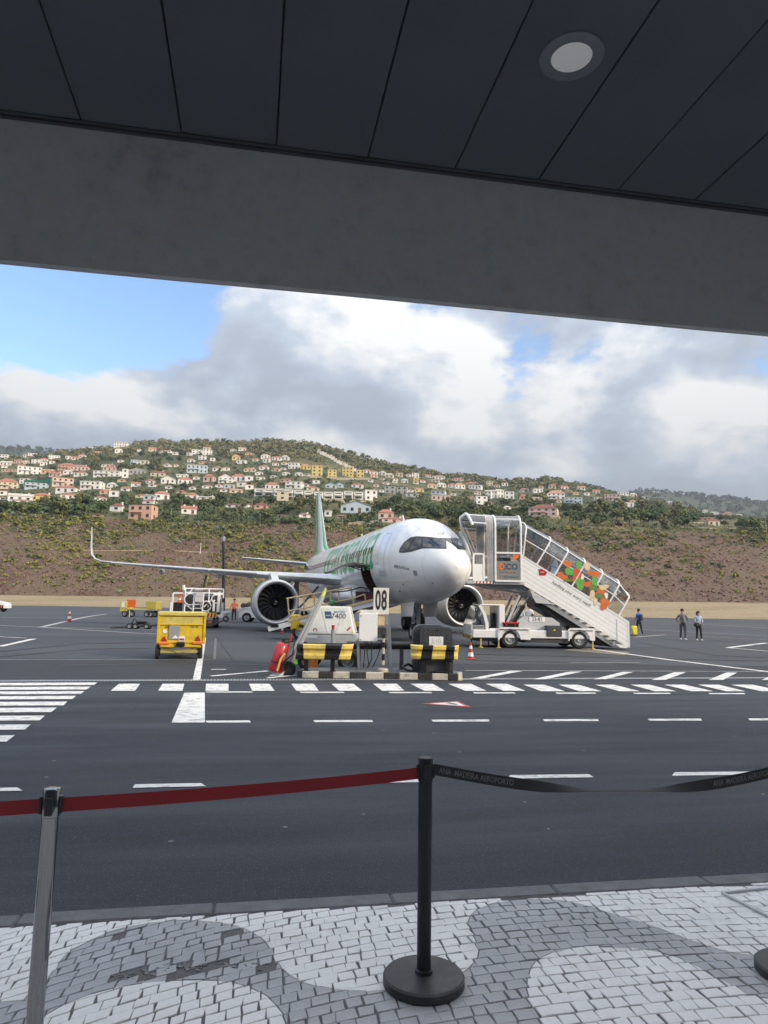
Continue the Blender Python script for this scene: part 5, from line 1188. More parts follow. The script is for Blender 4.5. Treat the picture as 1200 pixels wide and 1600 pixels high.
def w_profile(zc, h, y):    # corrugated guard-rail section
    return [(y + .0, zc - h / 2), (y - .06, zc - h * .42), (y - .07, zc - h * .22), (y - .01, zc - h * .08), (y - .01, zc + h * .08), (y - .07, zc + h * .22), (y - .06, zc + h * .42), (y + .0, zc + h / 2)]
def guard(label, segs, zc, h, y, posts, group='striped guard rails on the island', post_base=kh):
    t = thing('guard_rail', label, 'guard rail', f.loc, f.rz, group)
    for k, (a_, a2, c_, c2, m_, flare) in enumerate(segs):       # slanted joints: bottom and top pixel columns
        rings = []
        for i in range(7):
            u = i / 6; fl = flare * u ** 2 if flare > 0 else -flare * (1 - u) ** 2
            ring = []
            for (yy, zz) in w_profile(zc, h * (1 + .18 * min(fl * 3, 1)), y):
                v = (zz - (zc - h / 2)) / h; xx = X((a_ * (1 - v) + a2 * v) * (1 - u) + (c_ * (1 - v) + c2 * v) * u); ring.append((xx, yy + fl, zz))
            rings.append(ring)
        back = [[(x_, y_ + .012, z_) for x_, y_, z_ in r_] for r_ in rings]
        b = MB(); b.loft(rings, closed=False); b.loft(back, closed=False); b.build('rail_band', M[m_], t, smooth=35)
    for px, yy in posts:
        b = MB(); b.bx(X(px) - .05, X(px) + .05, yy, yy + .09, post_base - .01, zc + .05); b.bx(X(px) - .09, X(px) + .09, yy - .03, yy + .13, post_base - .012, post_base + .012); b.build('post', M['black'], t)
    return t
zc, hh = (Z(510, 1005) + Z(510, 1029)) / 2, Z(510, 1005) - Z(510, 1029)
g1 = guard('yellow and black guard rail in front of the white battery unit', [(464, 466, 478, 476, 'black', -.12), (478, 476, 487, 487.5, 'railyellow', 0), (487, 487.5, 509, 511, 'railyellow', 0), (509, 511, 531, 537, 'black', 0), (531, 537, 549, 554, 'railyellow', .10)], zc, hh, .10, [(481, .12), (522, .12)])
b = MB(); b.cyl((X(522), .02, Z(522, 1003)), (X(522), .02, Z(522, 983)), .055, n=14); b.build('marker_tube', M['grey'], g1, smooth=40)
b = MB(); b.cyl((X(522), .02, Z(522, 983)), (X(522), .02, Z(522, 976)), .03, .045, n=12); b.build('marker_neck', M['red'], g1, smooth=40)
b = MB(); c_ = (X(522), .02, Z(522, 973.5)); b.lathe([(.028, -.012), (.052, -.012), (.052, .012), (.028, .012), (.028, -.012)], c_, 'y', 20); b.build('marker_ring', M['white_clean'], g1, smooth=30)
zc2 = (Z(680, 1006.5) + Z(680, 1029)) / 2
g2 = guard('yellow and black guard rail in front of the black crate', [(643, 642, 657, 661, 'railyellow', -.10), (657, 661, 674, 677, 'black', 0), (674, 677, 694, 697, 'railyellow', 0), (694, 697, 708, 710, 'black', 0), (708, 710, 715, 717, 'railyellow', .12)], zc2, hh * .92, .04, [(663, .05), (699, .05)])

# stand number sign on its steel frame
t = thing('stand_sign', 'white stand number sign 08 on a steel frame with a white cabinet', 'sign', f.loc, f.rz)
for (xa, ya, xb, yb, y) in ((559, 1000, 562, 1045, .62), (608, 958, 613, 1046, .62), (559, 1000, 561, 1046, .95), (606, 960, 608, 1044, .95)):
    b = MB(); b.bar((X(xa), y, Z(xa, ya) if y < .9 else Z(xa, ya)), (X(xb), y, kh), .06); b.build('post', M['steel'], t)
for (xa, xb, yy) in ((559, 611, 999), (590, 611, 979)):
    b = MB(); b.bar((X(xa), .62, Z(xa, yy)), (X(xb), .62, Z(xb, yy)), .05); b.build('crossbar', M['steel'], t)
b = MB(); b.bx(X(583), X(607.5), .50, .53, Z(595, 960), Z(595, 918), b=.004); sb = b.build('sign_board', mat('sign_white', (.74, .74, .70), .45, var=.03), t)
o_ = text_on('sign_digits', '08', .62, M['ink'], sb, (X(595.3), .497, Z(595, 939)), bold=.012, spacing=1.08); o_.scale = (.46, 1.12, 1)
b = MB(); b.bx(X(561), X(590), .42, .74, Z(575, 1002), Z(575, 958), b=.012); cb = b.build('cabinet', M['white_clean'], t)
for yy in (962, 999):
    b = MB(); b.bx(X(562.5), X(565), .412, .42, Z(575, yy + 1), Z(575, yy)); b.build('cabinet_hinge', M['dgrey'], cb)
b = MB(); b.bx(X(563), X(588), .45, .9, Z(575, 957.5), Z(575, 953)); b.build('cabinet_cap', M['white'], t)
b = MB(); b.bx(X(591), X(601), .55, .80, Z(600, 978), Z(600, 960), b=.01); b.build('junction_box', M['beige'], t)
b = MB(); b.bx(X(602), X(608), .58, .76, Z(600, 976), Z(600, 961)); b.build('meter_box', M['grey'], t)
for pts in ([(575, 1003), (574, 1020), (578, 1042)], [(571, 1003), (570, 1025), (569, 1044)], [(581, 1003), (582, 1030), (575, 1044)], [(598, 980), (596, 1010), (590, 1030), (583, 1044)]):
    b = MB(); b.tube([(X(x), .7, max(Z(x, y), kh)) for x, y in pts], .012, 6); b.build('cable', M['black'], t)

t = thing('bollard', 'slim black and white striped bollard on a round foot below the 08 sign', 'bollard', (f.loc[0], f.loc[1], f.loc[2]), f.rz)
zs = [Z(600, y) for y in (1038, 1031, 1021, 1011.5, 1003, 997, 990)]
for k, (a_, c_) in enumerate(zip(zs[:-1], zs[1:])):
    b = MB(); b.cyl((X(600), .32, a_), (X(600), .32, c_), .036, n=14); b.build('band', M['kerb_w'] if k % 2 == 0 else M['black'], t, smooth=40)
b = MB(); b.lathe([(0, 0), (.135, .0), (.135, .07), (.12, .085), (0, .085)], (X(600), .32, kh - .01), n=20); b.build('foot', M['kerb_w'], t, smooth=35)

# black crate
t = thing('equipment_crate', 'black ribbed plastic crate with rounded top and a small white plate', 'crate', f.loc, f.rz)
def rounded(x0, x1, z0, z1, r):
    P = [(x0, z0), (x1, z0)] + [(x1 - r + r * math.cos(q), z1 - r + r * math.sin(q)) for q in np.linspace(0, math.pi / 2, 6)] + [(x0 + r - r * math.sin(q), z1 - r + r * math.cos(q)) for q in np.linspace(0, math.pi / 2, 6)]
    return P
M['crate'] = mat('crate_plastic', (.045, .048, .056), .5, var=.15)
b = MB(); b.prism(rounded(X(657), X(707), kh, Z(680, 979.5), .12), .20, .45); b.build('front_shell', M['crate'], t, smooth=30)
b = MB(); b.prism(rounded(X(647), X(700), kh, Z(680, 977), .2), .45, 1.25); b.build('rear_shell', M['crate'], t, smooth=30)
b = MB(); b.prism([(X(657) - .01, kh), (X(707) + .02, kh), (X(707) + .02, Z(680, 1030)), (X(657) - .01, Z(680, 1030))], .17, .198); b.build('lower_skirt', M['dgrey'], t)
b = MB(); b.lathe([(.0, -.018), (.012, -.016), (.022, .0)], axis='y', n=8); sme = b.mesh('stud', M['crate'], smooth=True)
for i in range(6):
    for j in range(4):
        px = 664 + i * 7.0; py = 984 + j * 6.2
        if 669 < px < 695 and py > 993: continue
        obj('stud', sme, t, (X(px), .198, Z(px, py)))
b = MB(); b.bx(X(671), X(693), .185, .198, Z(682, 1008), Z(682, 994)); p2_ = b.build('plate', M['white'], t); text_on('plate_lettering', 'E10', .16, M['lgrey'], p2_, (X(682), .183, Z(682, 1001)), depth=.001)
b = MB(); b.tube([(X(645), .25, kh + .03), (X(636), .3, kh + .06), (X(630), .4, kh + .12), (X(640), .5, kh + .18), (X(648), .5, kh + .1)], .035, 7); b.build('coiled_hose', M['black'], t, smooth=60)
b = MB(); b.box((X(688), .1, kh + .03), (.35, .12, .05), b=.01); b.build('foot_clamp', M['black'], t)

t = thing('air_duct', 'thick black duct lying behind the striped guard rails', 'duct', f.loc, f.rz)
b = MB(); b.cyl((X(540), 1.15, Z(560, 1011)), (X(650), 1.15, Z(640, 1011)), .10, n=18); b.build('tube', M['black'], t, smooth=40)
for px in (560, 630):
    b = MB(); b.bx(X(px) - .05, X(px) + .05, 1.08, 1.22, kh - .012, Z(600, 1011) - .08); b.build('support', M['dgrey'], t)

# battery power unit
f2 = Fr(515, 19.3, 0); X2, Z2 = f2.x, lambda px, py: f2.z(py, px)
t = thing('battery_unit', 'white battery power unit with sloping sides marked 7400 behind the guard rail', 'power unit', f2.loc, f2.rz)
M['gpu'] = mat('unit_white', (.60, .62, .60), .4, var=.05, coat=.2, dirt=((.35, .33, .30), .3, 4))
zb, zt3 = Z2(515, 990), Z2(515, 947)
b = MB(); y0, y1 = 0, 1.5
b.add([(X2(474), y0 - .12, zb), (X2(556), y0 - .12, zb), (X2(556), y1, zb), (X2(474), y1, zb), (X2(489), y0 + .12, zt3), (X2(546), y0 + .12, zt3), (X2(546), y1 - .2, zt3), (X2(489), y1 - .2, zt3)], [(0, 1, 2, 3), (4, 7, 6, 5), (0, 4, 5, 1), (1, 5, 6, 2), (2, 6, 7, 3), (3, 7, 4, 0)])
hood = b.build('hood', M['gpu'], t)
md = hood.modifiers.new('bevel', 'BEVEL'); md.width = .05; md.segments = 3
def on_hood(px, py, off=.006):
    z = Z2(px, py); v = (z - zb) / (zt3 - zb); return Vector((X2(px), -.12 + .24 * v - off, z))
tilt = math.atan2(.24, zt3 - zb)
for (a_, c_) in (((502, 951), (513, 988)), ((537, 951), (526, 988))):
    b = MB(); b.bar(on_hood(*a_, .0), on_hood(*c_, .0), .012, .02); b.build('hood_crease', M['lgrey'], hood)
text_on('model_number', '7400', .20, M['ink'], hood, on_hood(529, 962.5), (R(90) - tilt, 0, 0), depth=.002); text_on('battery_lettering', 'BATTERY', .075, mat('blue_ink', (.03, .18, .40), .5), hood, on_hood(531, 956), (R(90) - tilt, 0, 0), depth=.002)
b = MB(); P = [on_hood(x, y, .004) for x, y in ((507, 955), (517, 955), (519, 966), (509, 966))]; b.add(P, [(0, 1, 2, 3)]); b.build('blue_logo', M['navy'], hood); text_on('logo_lettering', 'adelte', .05, M['white_clean'], hood, on_hood(513, 961, .008), (R(90) - tilt, 0, 0), depth=.001)
b = MB(); P = [on_hood(x, y, .005) for x, y in ((542, 983), (547, 978), (549, 980), (544, 985))]; b.add(P, [(0, 1, 2, 3)]); b.build('red_sticker', M['red'], hood)
b = MB(); b.lathe([(.035, -.003), (.055, -.003), (.055, .0)], on_hood(494, 983.5), 'y', 20); b.build('stop_sticker', M['red'], hood)
b = MB(); P = [on_hood(x, y, .005) for x, y in ((549, 987), (553, 987), (551, 984))]; b.add(P, [(0, 1, 2)]); b.build('caution_sticker', M['railyellow'], hood)
b = MB(); b.prism([(X2(471), zb - .01), (X2(558), zb - .01), (X2(558), Z2(515, 999)), (X2(545), Z2(515, 1003)), (X2(485), Z2(515, 1003)), (X2(471), Z2(515, 999))], -.14, 1.5); b.build('skirt', M['lgrey'], t)
b = MB(); b.bx(X2(482), X2(498), -.148, -.141, Z2(490, 995), Z2(490, 991.5)); b.build('maker_plate', M['white_clean'], t)
b = MB(); b.bx(X2(476), X2(552), .0, 1.4, .35, Z2(515, 1003)); b.build('undercarriage', M['black'], t)
for px in (483, 545): wheel(t, X2(px), .15, .28, .28, .2); wheel(t, X2(px), 1.25, .28, .28, .2)
b = MB(); b.lathe([(0, .06), (.03, .05), (.035, 0)], (X2(499), .2, zt3), n=10); b.build('beacon', M['orange'], t, smooth=True); b = MB(); b.lathe([(0, .05), (.03, .04), (.035, 0)], (X2(540), .2, zt3), n=10); b.build('beacon', M['navy'], t, smooth=True)
b = MB(); b.bx(X2(487), X2(500), -.35, -.05, .1, .42, b=.03); b.build('connector_box', mat('rusty_orange', (.40, .14, .03), .6), t)

# drawbar leaning up on the battery unit
f3 = Fr(452, 18.0, 0); X3, Z3 = f3.x, lambda px, py: f3.z(py, px)
t = thing('drawbar', 'grey steel drawbar tilted up with a lime tip and a wheel at its foot', 'drawbar', f3.loc, f3.rz)
for o1, o2 in ((0, 0), (7, 2)):
    b = MB(); b.bar((X3(449 + o1), .2, Z3(449, 1036)), (X3(497 + o2), .9, Z3(500, 932)), .05, .09); b.build('bar', M['steel'] if o1 else M['grey'], t)
for k in range(5):
    u = .12 + k * .19; b = MB(); b.bar((X3(449 + 48 * u), .2 + .7 * u, Z3(449, 1036 - 104 * u)), (X3(456 + 43 * u), .2 + .7 * u, Z3(456, 1036 - 104 * u)), .04); b.build('rung', M['grey'], t)
b = MB(); b.tube([(X3(498), .9, Z3(498, 932)), (X3(501), .95, Z3(501, 924)), (X3(503), .95, Z3(503, 917))], [.05, .045, .02], 8); b.build('lime_tip', mat('lime', (.45, .55, .12), .5), t)
wheel(t, X3(452.5), .1, Z3(452, 1043), .195, .09, rim=.45, rm='dgrey')
b = MB(); b.tube([(X3(452), .1, Z3(452, 1043)), (X3(452), .22, Z3(452, 1034))], .03, 6); b.build('fork', M['black'], t)

# fire extinguisher trolley
t = thing('fire_extinguisher', 'large red fire extinguisher leaning on its small trolley at the left end of the island', 'fire extinguisher', f3.loc, f3.rz)
a_, c_ = Vector((X3(433), .0, .10)), Vector((X3(443), .12, Z3(441, 1003))); ax = (c_ - a_); L_ = ax.length; q_ = ax.to_track_quat('Z', 'Y')
b = MB(); b.lathe([(0, 0), (.15, .0), (.168, .03), (.17, L_ * .88), (.14, L_ * .96), (.06, L_), (0, L_)], n=24); o_ = b.build('cylinder', M['red'], t, smooth=50); o_.location = a_; o_.rotation_euler = q_.to_euler()
b = MB(); b.lathe([(.172, L_ * .40), (.172, L_ * .66)], n=24); b.f = [f_ for f_ in b.f if min(b.v[i][1] for i in f_) < -.06]; b.mi = [0] * len(b.f); us_ = sorted(set(i for f_ in b.f for i in f_)); mp_ = {i: k for k, i in enumerate(us_)}; b.v = [b.v[i] for i in us_]; b.f = [tuple(mp_[i] for i in f_) for f_ in b.f]; b.build('label', mat('faded_label', (.55, .28, .25), .6, var=.3, scale=20), o_)
b = MB(); b.lathe([(.174, L_ * .28), (.176, L_ * .30), (.174, L_ * .32)], n=24); b.build('strap', M['black'], o_)
b = MB(); b.cyl((0, 0, L_), (0, 0, L_ + .09), .035, n=10); b.bar((-.08, 0, L_ + .08), (.1, 0, L_ + .1), .03); b.build('valve', M['black'], o_)
b = MB(); b.tube([(X3(445), .05, Z3(445, 1003)), (X3(462), .0, Z3(462, 1000)), (X3(460), -.05, Z3(460, 1020)), (X3(449), -.12, Z3(449, 1030)), (X3(444), -.12, Z3(444, 1045))], .022, 8); b.build('hose', M['black'], t, smooth=60)
b = MB(); b.bar((X3(456), .15, Z3(456, 990)), (X3(444), .05, .06), .035); b.bar((X3(456), .15, Z3(456, 990)), (X3(452), .15, Z3(452, 1000)), .03); b.build('handle', M['red'], t)
b = MB(); b.prism([(X3(424), .0), (X3(446), .0), (X3(448), .12), (X3(440), .03), (X3(428), .03)], -.15, .25); b.build('base_plate', M['lgrey'], t)
b = MB(); b.tube([(X3(449), -.14, Z3(449, 1018)), (X3(443), -.16, Z3(443, 1026)), (X3(438), -.17, Z3(438, 1044))], .025, 8); b.build('discharge_horn', M['railyellow'], t, smooth=60)

# ---- traffic cones
def cone(label, loc, h, bands, body, bm_='line', base_m=None, group='traffic cones'):
    t = thing('traffic_cone', label, 'traffic cone', loc, VIEW_RZ + R(random.uniform(-20, 20)), group)
    s = h / .75; b = MB(); b.box((0, 0, .02 * s), (.40 * s, .40 * s, .04 * s), b=.012 * s); b.build('base', base_m or body, t)
    r = lambda z: (.145 - .115 * (z - .04) / .71) * s
    zs_ = sorted(set([.04, .75] + [z for p_ in bands for z in p_])); 
    for a_, c_ in zip(zs_[:-1], zs_[1:]):
        wb = any(abs(a_ - p_[0]) < 1e-6 for p_ in bands); b = MB(); b.lathe([(r(a_), a_ * s), (r(c_), c_ * s)] + ([(0, c_ * s)] if c_ > .74 else []), n=20); b.build('band' if wb else 'sleeve', M[bm_] if wb else body, t, smooth=50)
    return t
CR = mat('cone_red', (.42, .045, .03), .5); CO_ = mat('cone_orange', (.78, .14, .04), .5); M['cone_w'] = mat('cone_white', (.75, .75, .73), .5, var=.05)
g_ = ground(108, 971); cone('red and white traffic cone alone on the far left of the apron', g_, .78, [(.18, .36), (.5, .68)], CR, 'cone_w')
g_ = ground(735.5, 1030); cone('red and white cone nearest the camera, in front of the stairs truck', g_, .56, [(.13, .30), (.46, .60)], CR, 'cone_w')
g_ = ground(731, 994); cone('red and white cone standing just under the right engine', g_, .62, [(.13, .30), (.46, .60)], CR, 'cone_w')
g_ = ground(441, 988.5); cone('red and white cone under the left engine by the belt loader', g_, .40, [(.25, .5)], CR, 'cone_w')
g_ = ground(463, 1037); cone('plain neon green cone behind the drawbar wheel', g_, .52, [], M['neon'], 'cone_w')
fh_ = Fr(310, 43.0, 14.5); q_ = Matrix.Translation(fh_.loc) @ Matrix.Rotation(fh_.rz, 4, 'Z') @ Vector((fh_.x(282), .5, 1.5)); cone('orange cone stored on the deck of the fuel dispenser', q_, .80, [(.14, .24)], CO_, 'cone_w')

# ================================================================== BARRIER POSTS AND BELTS
def stanchion(label, loc, m_, h=.955, r=.031, base_m='black', tilt=0):
    t = thing('barrier_post', label, 'barrier post', loc, 0, None)
    b = MB(); b.lathe([(0, .0), (.172, .0), (.178, .006), (.178, .036), (.170, .044), (.05, .050), (0, .050)], n=64); b.build('base', base_m, t, smooth=35)
    b = MB(); b.lathe([(r + .01, .048), (r + .006, .062), (r, .066), (r, h - .10)], n=32); b.build('pole', m_, t, smooth=40)
    b = MB(); b.lathe([(r, h - .10), (r + .003, h - .098), (r + .003, h - .008), (r - .001, h), (0, h + .001)], n=32); b.build('head', m_, t, smooth=35)
    for a_ in range(4):
        b = MB(); b.box((math.cos(a_ * math.pi / 2) * (r + .005), math.sin(a_ * math.pi / 2) * (r + .005), h - .058), (.012 if a_ % 2 == 0 else .028, .028 if a_ % 2 == 0 else .012, .062), b=.003); b.build('belt_slot', M['black'], t)
    return t
SATIN = mat('satin_black', (.016, .016, .018), .42, metal=.3, var=.2, scale=20); BASEM = mat('post_base', (.045, .045, .05), .5, metal=.3, var=.35, scale=9, dirt=((.20, .16, .13), .4, 7))
PH = .955
sA = ground(82, 1231, PAVE_Z + PH); sA.z = PAVE_Z; sB = ground(662, 1538, PAVE_Z)
sC = ground(1247, 1524, PAVE_Z); sC.z = PAVE_Z; sD = Vector((sA.x - 1.7, sA.y + .05, PAVE_Z))
stanchion('chrome barrier post holding the red belt at the left edge', sA, M['chrome'], r=.029, base_m=M['chrome'])
stanchion('black barrier post on a round base in the middle of the pavement', sB, SATIN, base_m=BASEM)
stanchion('barrier post at the right edge with only its base in view', sC, SATIN, base_m=BASEM)
stanchion('barrier post just outside the picture to the left', sD, M['chrome'], base_m=M['chrome'])
def belt(name, label, a_, c_, za, zc_, sag, w, m_, twist=0.0, text=None, tm=None, group=None, low=.5):
    n = 48; rings = []; d = (c_ - a_); d.z = 0; side = Vector((-d.y, d.x, 0)).normalized(); ce = []; ups = []
    for i in range(n + 1):
        u = i / n; uu = u ** (math.log(.5) / math.log(low)); p = a_.lerp(c_, u); p.z = PAVE_Z + za + (zc_ - za) * u - sag * 4 * uu * (1 - uu)
        tw = twist * math.exp(-(abs(u - low) / .22) ** 2.6); up = Vector((0, 0, math.cos(tw))) + side * math.sin(tw); ce.append(p); ups.append(up); nrm = d.normalized().cross(up).normalized() * .0009
        rings.append([p + up * w / 2 + nrm, p - up * w / 2 + nrm, p - up * w / 2 - nrm, p + up * w / 2 - nrm])
    b = MB(); b.loft(rings, caps=True); t = b.build(name, m_, smooth=30); tag(t, label, 'barrier belt', group)
    if text:
        for txt, u0, L in text:
            me = text_mesh(txt, .038, tm, depth=0, bold=.0006, shear=.15, align='LEFT'); tot = (c_ - a_).length; bm = bmesh.new(); bm.from_mesh(me)
            mxu = max(v.co.x for v in bm.verts)
            for v in bm.verts:
                u = clampf(u0 + v.co.x / mxu * L, 0, .9999); k = u * n; i = int(k); fr = k - i
                p = ce[i].lerp(ce[i + 1], fr); up = ups[i].lerp(ups[i + 1], fr).normalized(); nn = d.normalized().cross(up).normalized(); 
                if (CAMP - p).dot(nn) < 0: nn = -nn
                v.co = p + up * v.co.y * .95 + nn * .003
            bm.to_mesh(me); bm.free(); obj('belt_lettering', me, t)
    return t
RED = mat('red_webbing', (.21, .008, .014), .75, var=.12, scale=3, bump=.3, bscale=300); BLK = mat('black_webbing', (.018, .018, .02), .7, var=.15, bump=.3, bscale=300); PRINT = mat('belt_print', (.12, .12, .125), .7)
dAB = (sB - sA).normalized() * .036
belt('barrier_belt', 'red belt strung between the chrome post and the black post', sA + dAB, sB - dAB, PH - .062, PH - .066, .010, .050, RED)
dDA = (sA - sD).normalized() * .036
belt('barrier_belt', 'short end of red belt running out of the left edge', sD + dDA, sA - dDA, PH - .062, PH - .062, .02, .050, RED)
dBC = (sC - sB).normalized() * .036
belt('barrier_belt', 'sagging twisted black belt with white airport lettering right of the black post', sB + dBC, sC - dBC, PH - .052, PH - .055, .095, .050, BLK, twist=1.80, text=[('ANA  MADEIRA AEROPORTO', .015, .21), ('ANA  MADEIRA AEROPORTO', .80, .19)], tm=PRINT, low=.53)

# ================================================================== PEOPLE
def person(label, loc, face, h, top, legs, skin='skin', hair='hair', pose=None, shoes='white', long_hair=False, extras=(), sleeves=True, group=None):
    """face: heading in radians relative to looking at the camera"""
    P = dict(stride=.12, larm=(.05, 0, 0), rarm=(.05, 0, 0), lfore=(.0, .05, 0), rfore=(.0, .05, 0), lean=0.0, head=(0, 0)); P.update(pose or {})
    t = thing('person', label, 'person', loc, VIEW_RZ + face, group)
    k = h / 1.75; s_ = P['stride']
    J = {}; J['pel'] = (0, 0, .95); J['spine'] = (0, -.01 - P['lean'] * .3, 1.15); J['chest'] = (0, -P['lean'] * .6, 1.34); J['neck'] = (0, -.01 - P['lean'], 1.49); J['chin'] = (P['head'][0] * .3, -.035 - P['lean'], 1.56); J['head'] = (P['head'][0], -.02 - P['lean'] + P['head'][1], 1.66)
    for sd, n_ in ((-1, 'l'), (1, 'r')):
        st_ = s_ * sd
        J[n_ + 'hip'] = (sd * .09, 0, .90); J[n_ + 'knee'] = (sd * .10, -st_ * .6 - .03, .50); J[n_ + 'ank'] = (sd * .10, -st_ + .02, .09); J[n_ + 'toe'] = (sd * .115, -st_ - .13, .04)
        J[n_ + 'sh'] = (sd * .175, -P['lean'] * .8, 1.41)
        a_ = P[n_ + 'arm']; e_ = (sd * (.21 + a_[0]), -P['lean'] * .8 + .02 - a_[1], 1.14 + a_[2]); J[n_ + 'elb'] = e_
        f_ = P[n_ + 'fore']; w_ = (e_[0] + sd * f_[0], e_[1] - f_[1] - .03, e_[2] - .25 + f_[2]); J[n_ + 'wri'] = w_
        dv_ = Vector(w_) - Vector(e_); dv_.normalize(); J[n_ + 'han'] = tuple(Vector(w_) + dv_ * .09)
    names = list(J); E = [('pel', 'spine'), ('spine', 'chest'), ('chest', 'neck'), ('neck', 'chin'), ('chin', 'head')]
    for n_ in 'lr': E += [('pel', n_ + 'hip'), (n_ + 'hip', n_ + 'knee'), (n_ + 'knee', n_ + 'ank'), (n_ + 'ank', n_ + 'toe'), ('chest', n_ + 'sh'), (n_ + 'sh', n_ + 'elb'), (n_ + 'elb', n_ + 'wri'), (n_ + 'wri', n_ + 'han')]
    rad = dict(pel=(.145, .11), spine=(.135, .10), chest=(.155, .11), neck=(.058, .06), chin=(.068, .08), head=(.082, .098), hip=(.09, .095), knee=(.062, .066), ank=(.045, .05), toe=(.045, .032), sh=(.062, .065), elb=(.045, .047), wri=(.033, .03), han=(.038, .022))
    me = bpy.data.meshes.new('body'); me.from_pydata([tuple(c * k for c in J[n]) for n in names], [(names.index(a), names.index(c)) for a, c in E], [])
    o_ = bpy.data.objects.new('tmp_body', me); col.objects.link(o_)
    md = o_.modifiers.new('skin', 'SKIN'); md.use_smooth_shade = True
    for i, n in enumerate(names):
        r_ = rad.get(n) or rad[n[1:]]; me.skin_vertices[0].data[i].radius = (r_[0] * k, r_[1] * k); me.skin_vertices[0].data[i].use_root = (n == 'pel')
    sb_ = o_.modifiers.new('sub', 'SUBSURF'); sb_.levels = 1; sb_.render_levels = 1
    body = bpy.data.meshes.new_from_object(o_.evaluated_get(bpy.context.evaluated_depsgraph_get())); bpy.data.objects.remove(o_); bpy.data.meshes.remove(me)
    body.materials.clear()
    for m_ in (top, legs, M[skin] if isinstance(skin, str) else skin, M[shoes] if isinstance(shoes, str) else shoes): body.materials.append(m_)
    seg = []
    for a, c in E:
        if a in ('neck', 'chin'): m_ = 2
        elif a[1:] == 'elb': m_ = 0 if sleeves else 2
        elif a[1:] == 'wri': m_ = 2
        elif a[1:] in ('hip', 'knee') or (a == 'pel' and c != 'spine'): m_ = 1
        elif a[1:] == 'ank': m_ = 3
        else: m_ = 0
        seg.append((Vector(J[a]) * k, Vector(J[c]) * k, m_))
    for f_ in body.polygons:
        c_ = f_.center; best = (9, 0)
        for a, e_, m_ in seg:
            ab = e_ - a; u = clampf((c_ - a).dot(ab) / ab.length_squared, 0, 1); dd = (c_ - (a + ab * u)).length
            if dd < best[0]: best = (dd, m_)
        f_.material_index = 1 if best[1] == 0 and c_.z < .96 * k and abs(c_.x) < .17 * k else best[1]; f_.use_smooth = True
    obj('body', body, t)
    hd = Vector(J['head']) * k; hm = M[hair] if isinstance(hair, str) else hair
    b = MB(); b.lathe([(0, .125), (.05, .118), (.088, .085), (.102, .03), (.098, -.02), (.085, -.05)], n=16)
    b.f = [f_ for f_ in b.f if not (sum(b.v[i][1] for i in f_) / 4 < -.045 and sum(b.v[i][2] for i in f_) / 4 < .055)]; b.mi = [0] * len(b.f)
    h_ = b.build('hair', hm, t, smooth=True); h_.location = hd + Vector((0, .012, .015)) * k; h_.scale = (k * .95, k * 1.05, k)
    if long_hair:
        b = MB(); b.tube([(0, .07, .06), (0, .10, -.06), (.01, .09, -.20), (.02, .06, -.30)], [.07, .09, .075, .04], 10); q_ = b.build('long_hair', hm, t, smooth=True); q_.location = hd; q_.scale = (k, k, k)
    b = MB(); b.box((0, -.1, -.005), (.022, .03, .04), b=.008); n_ = b.build('nose', M[skin] if isinstance(skin, str) else skin, t); n_.location = hd * 1.0 + Vector((0, -.0, 0)); n_.scale = (k, k, k)
    return t
C_ = lambda n, c, **q: mat(n, c, .85, var=.12, scale=12, **q)
# worker in orange
g_ = ground(365, 972); hv = C_('hivis_orange', (.80, .16, .05)); w = person('worker in an orange high-visibility vest standing at the low belt loader', g_, R(20), 1.72, hv, C_('work_trousers', (.03, .032, .04)), shoes=hv, pose=dict(stride=.16, larm=(.06, .05, 0), rfore=(-.05, .2, .15), head=(0, -.02)))
b = MB(); b.lathe([(.118, 1.08), (.152, 1.12), (.150, 1.16), (.120, 1.17)], n=20); v_ = b.build('reflective_band', M['lgrey'], w, smooth=True); v_.scale = (1.15, .9, .98)
# man with white shirt and shoulder bag, man in yellow vest, man in light blue
def place(px, d): p_ = base(px, d); return p_
w = person('man in a white shirt with a black shoulder bag seen behind the stairs truck', place(827, 42), R(150), 1.80, C_('white_shirt', (.72, .72, .72)), C_('black_trousers', (.02, .02, .024)), pose=dict(lfore=(-.1, .15, .1)))
b = MB(); b.box((-.24, .10, 1.12), (.14, .26, .34), b=.05); b.build('shoulder_bag', M['black'], w, smooth=40)
w = person('man in a yellow high-visibility vest seen beneath the stairs', place(853, 46), R(165), 1.76, C_('hivis_yellow', (.55, .72, .10)), C_('dark_trousers', (.022, .024, .03)))
b = MB(); b.lathe([(.118, 1.10), (.150, 1.13), (.148, 1.17), (.120, 1.18)], n=20); v_ = b.build('reflective_band', M['lgrey'], w, smooth=True); v_.scale = (1.15, .9, .98)
person('person in a pale blue top half hidden by the lift struts of the stairs', place(812, 41), R(170), 1.78, C_('pale_blue_shirt', (.42, .52, .66)), C_('blue_jeans', (.06, .09, .17)))
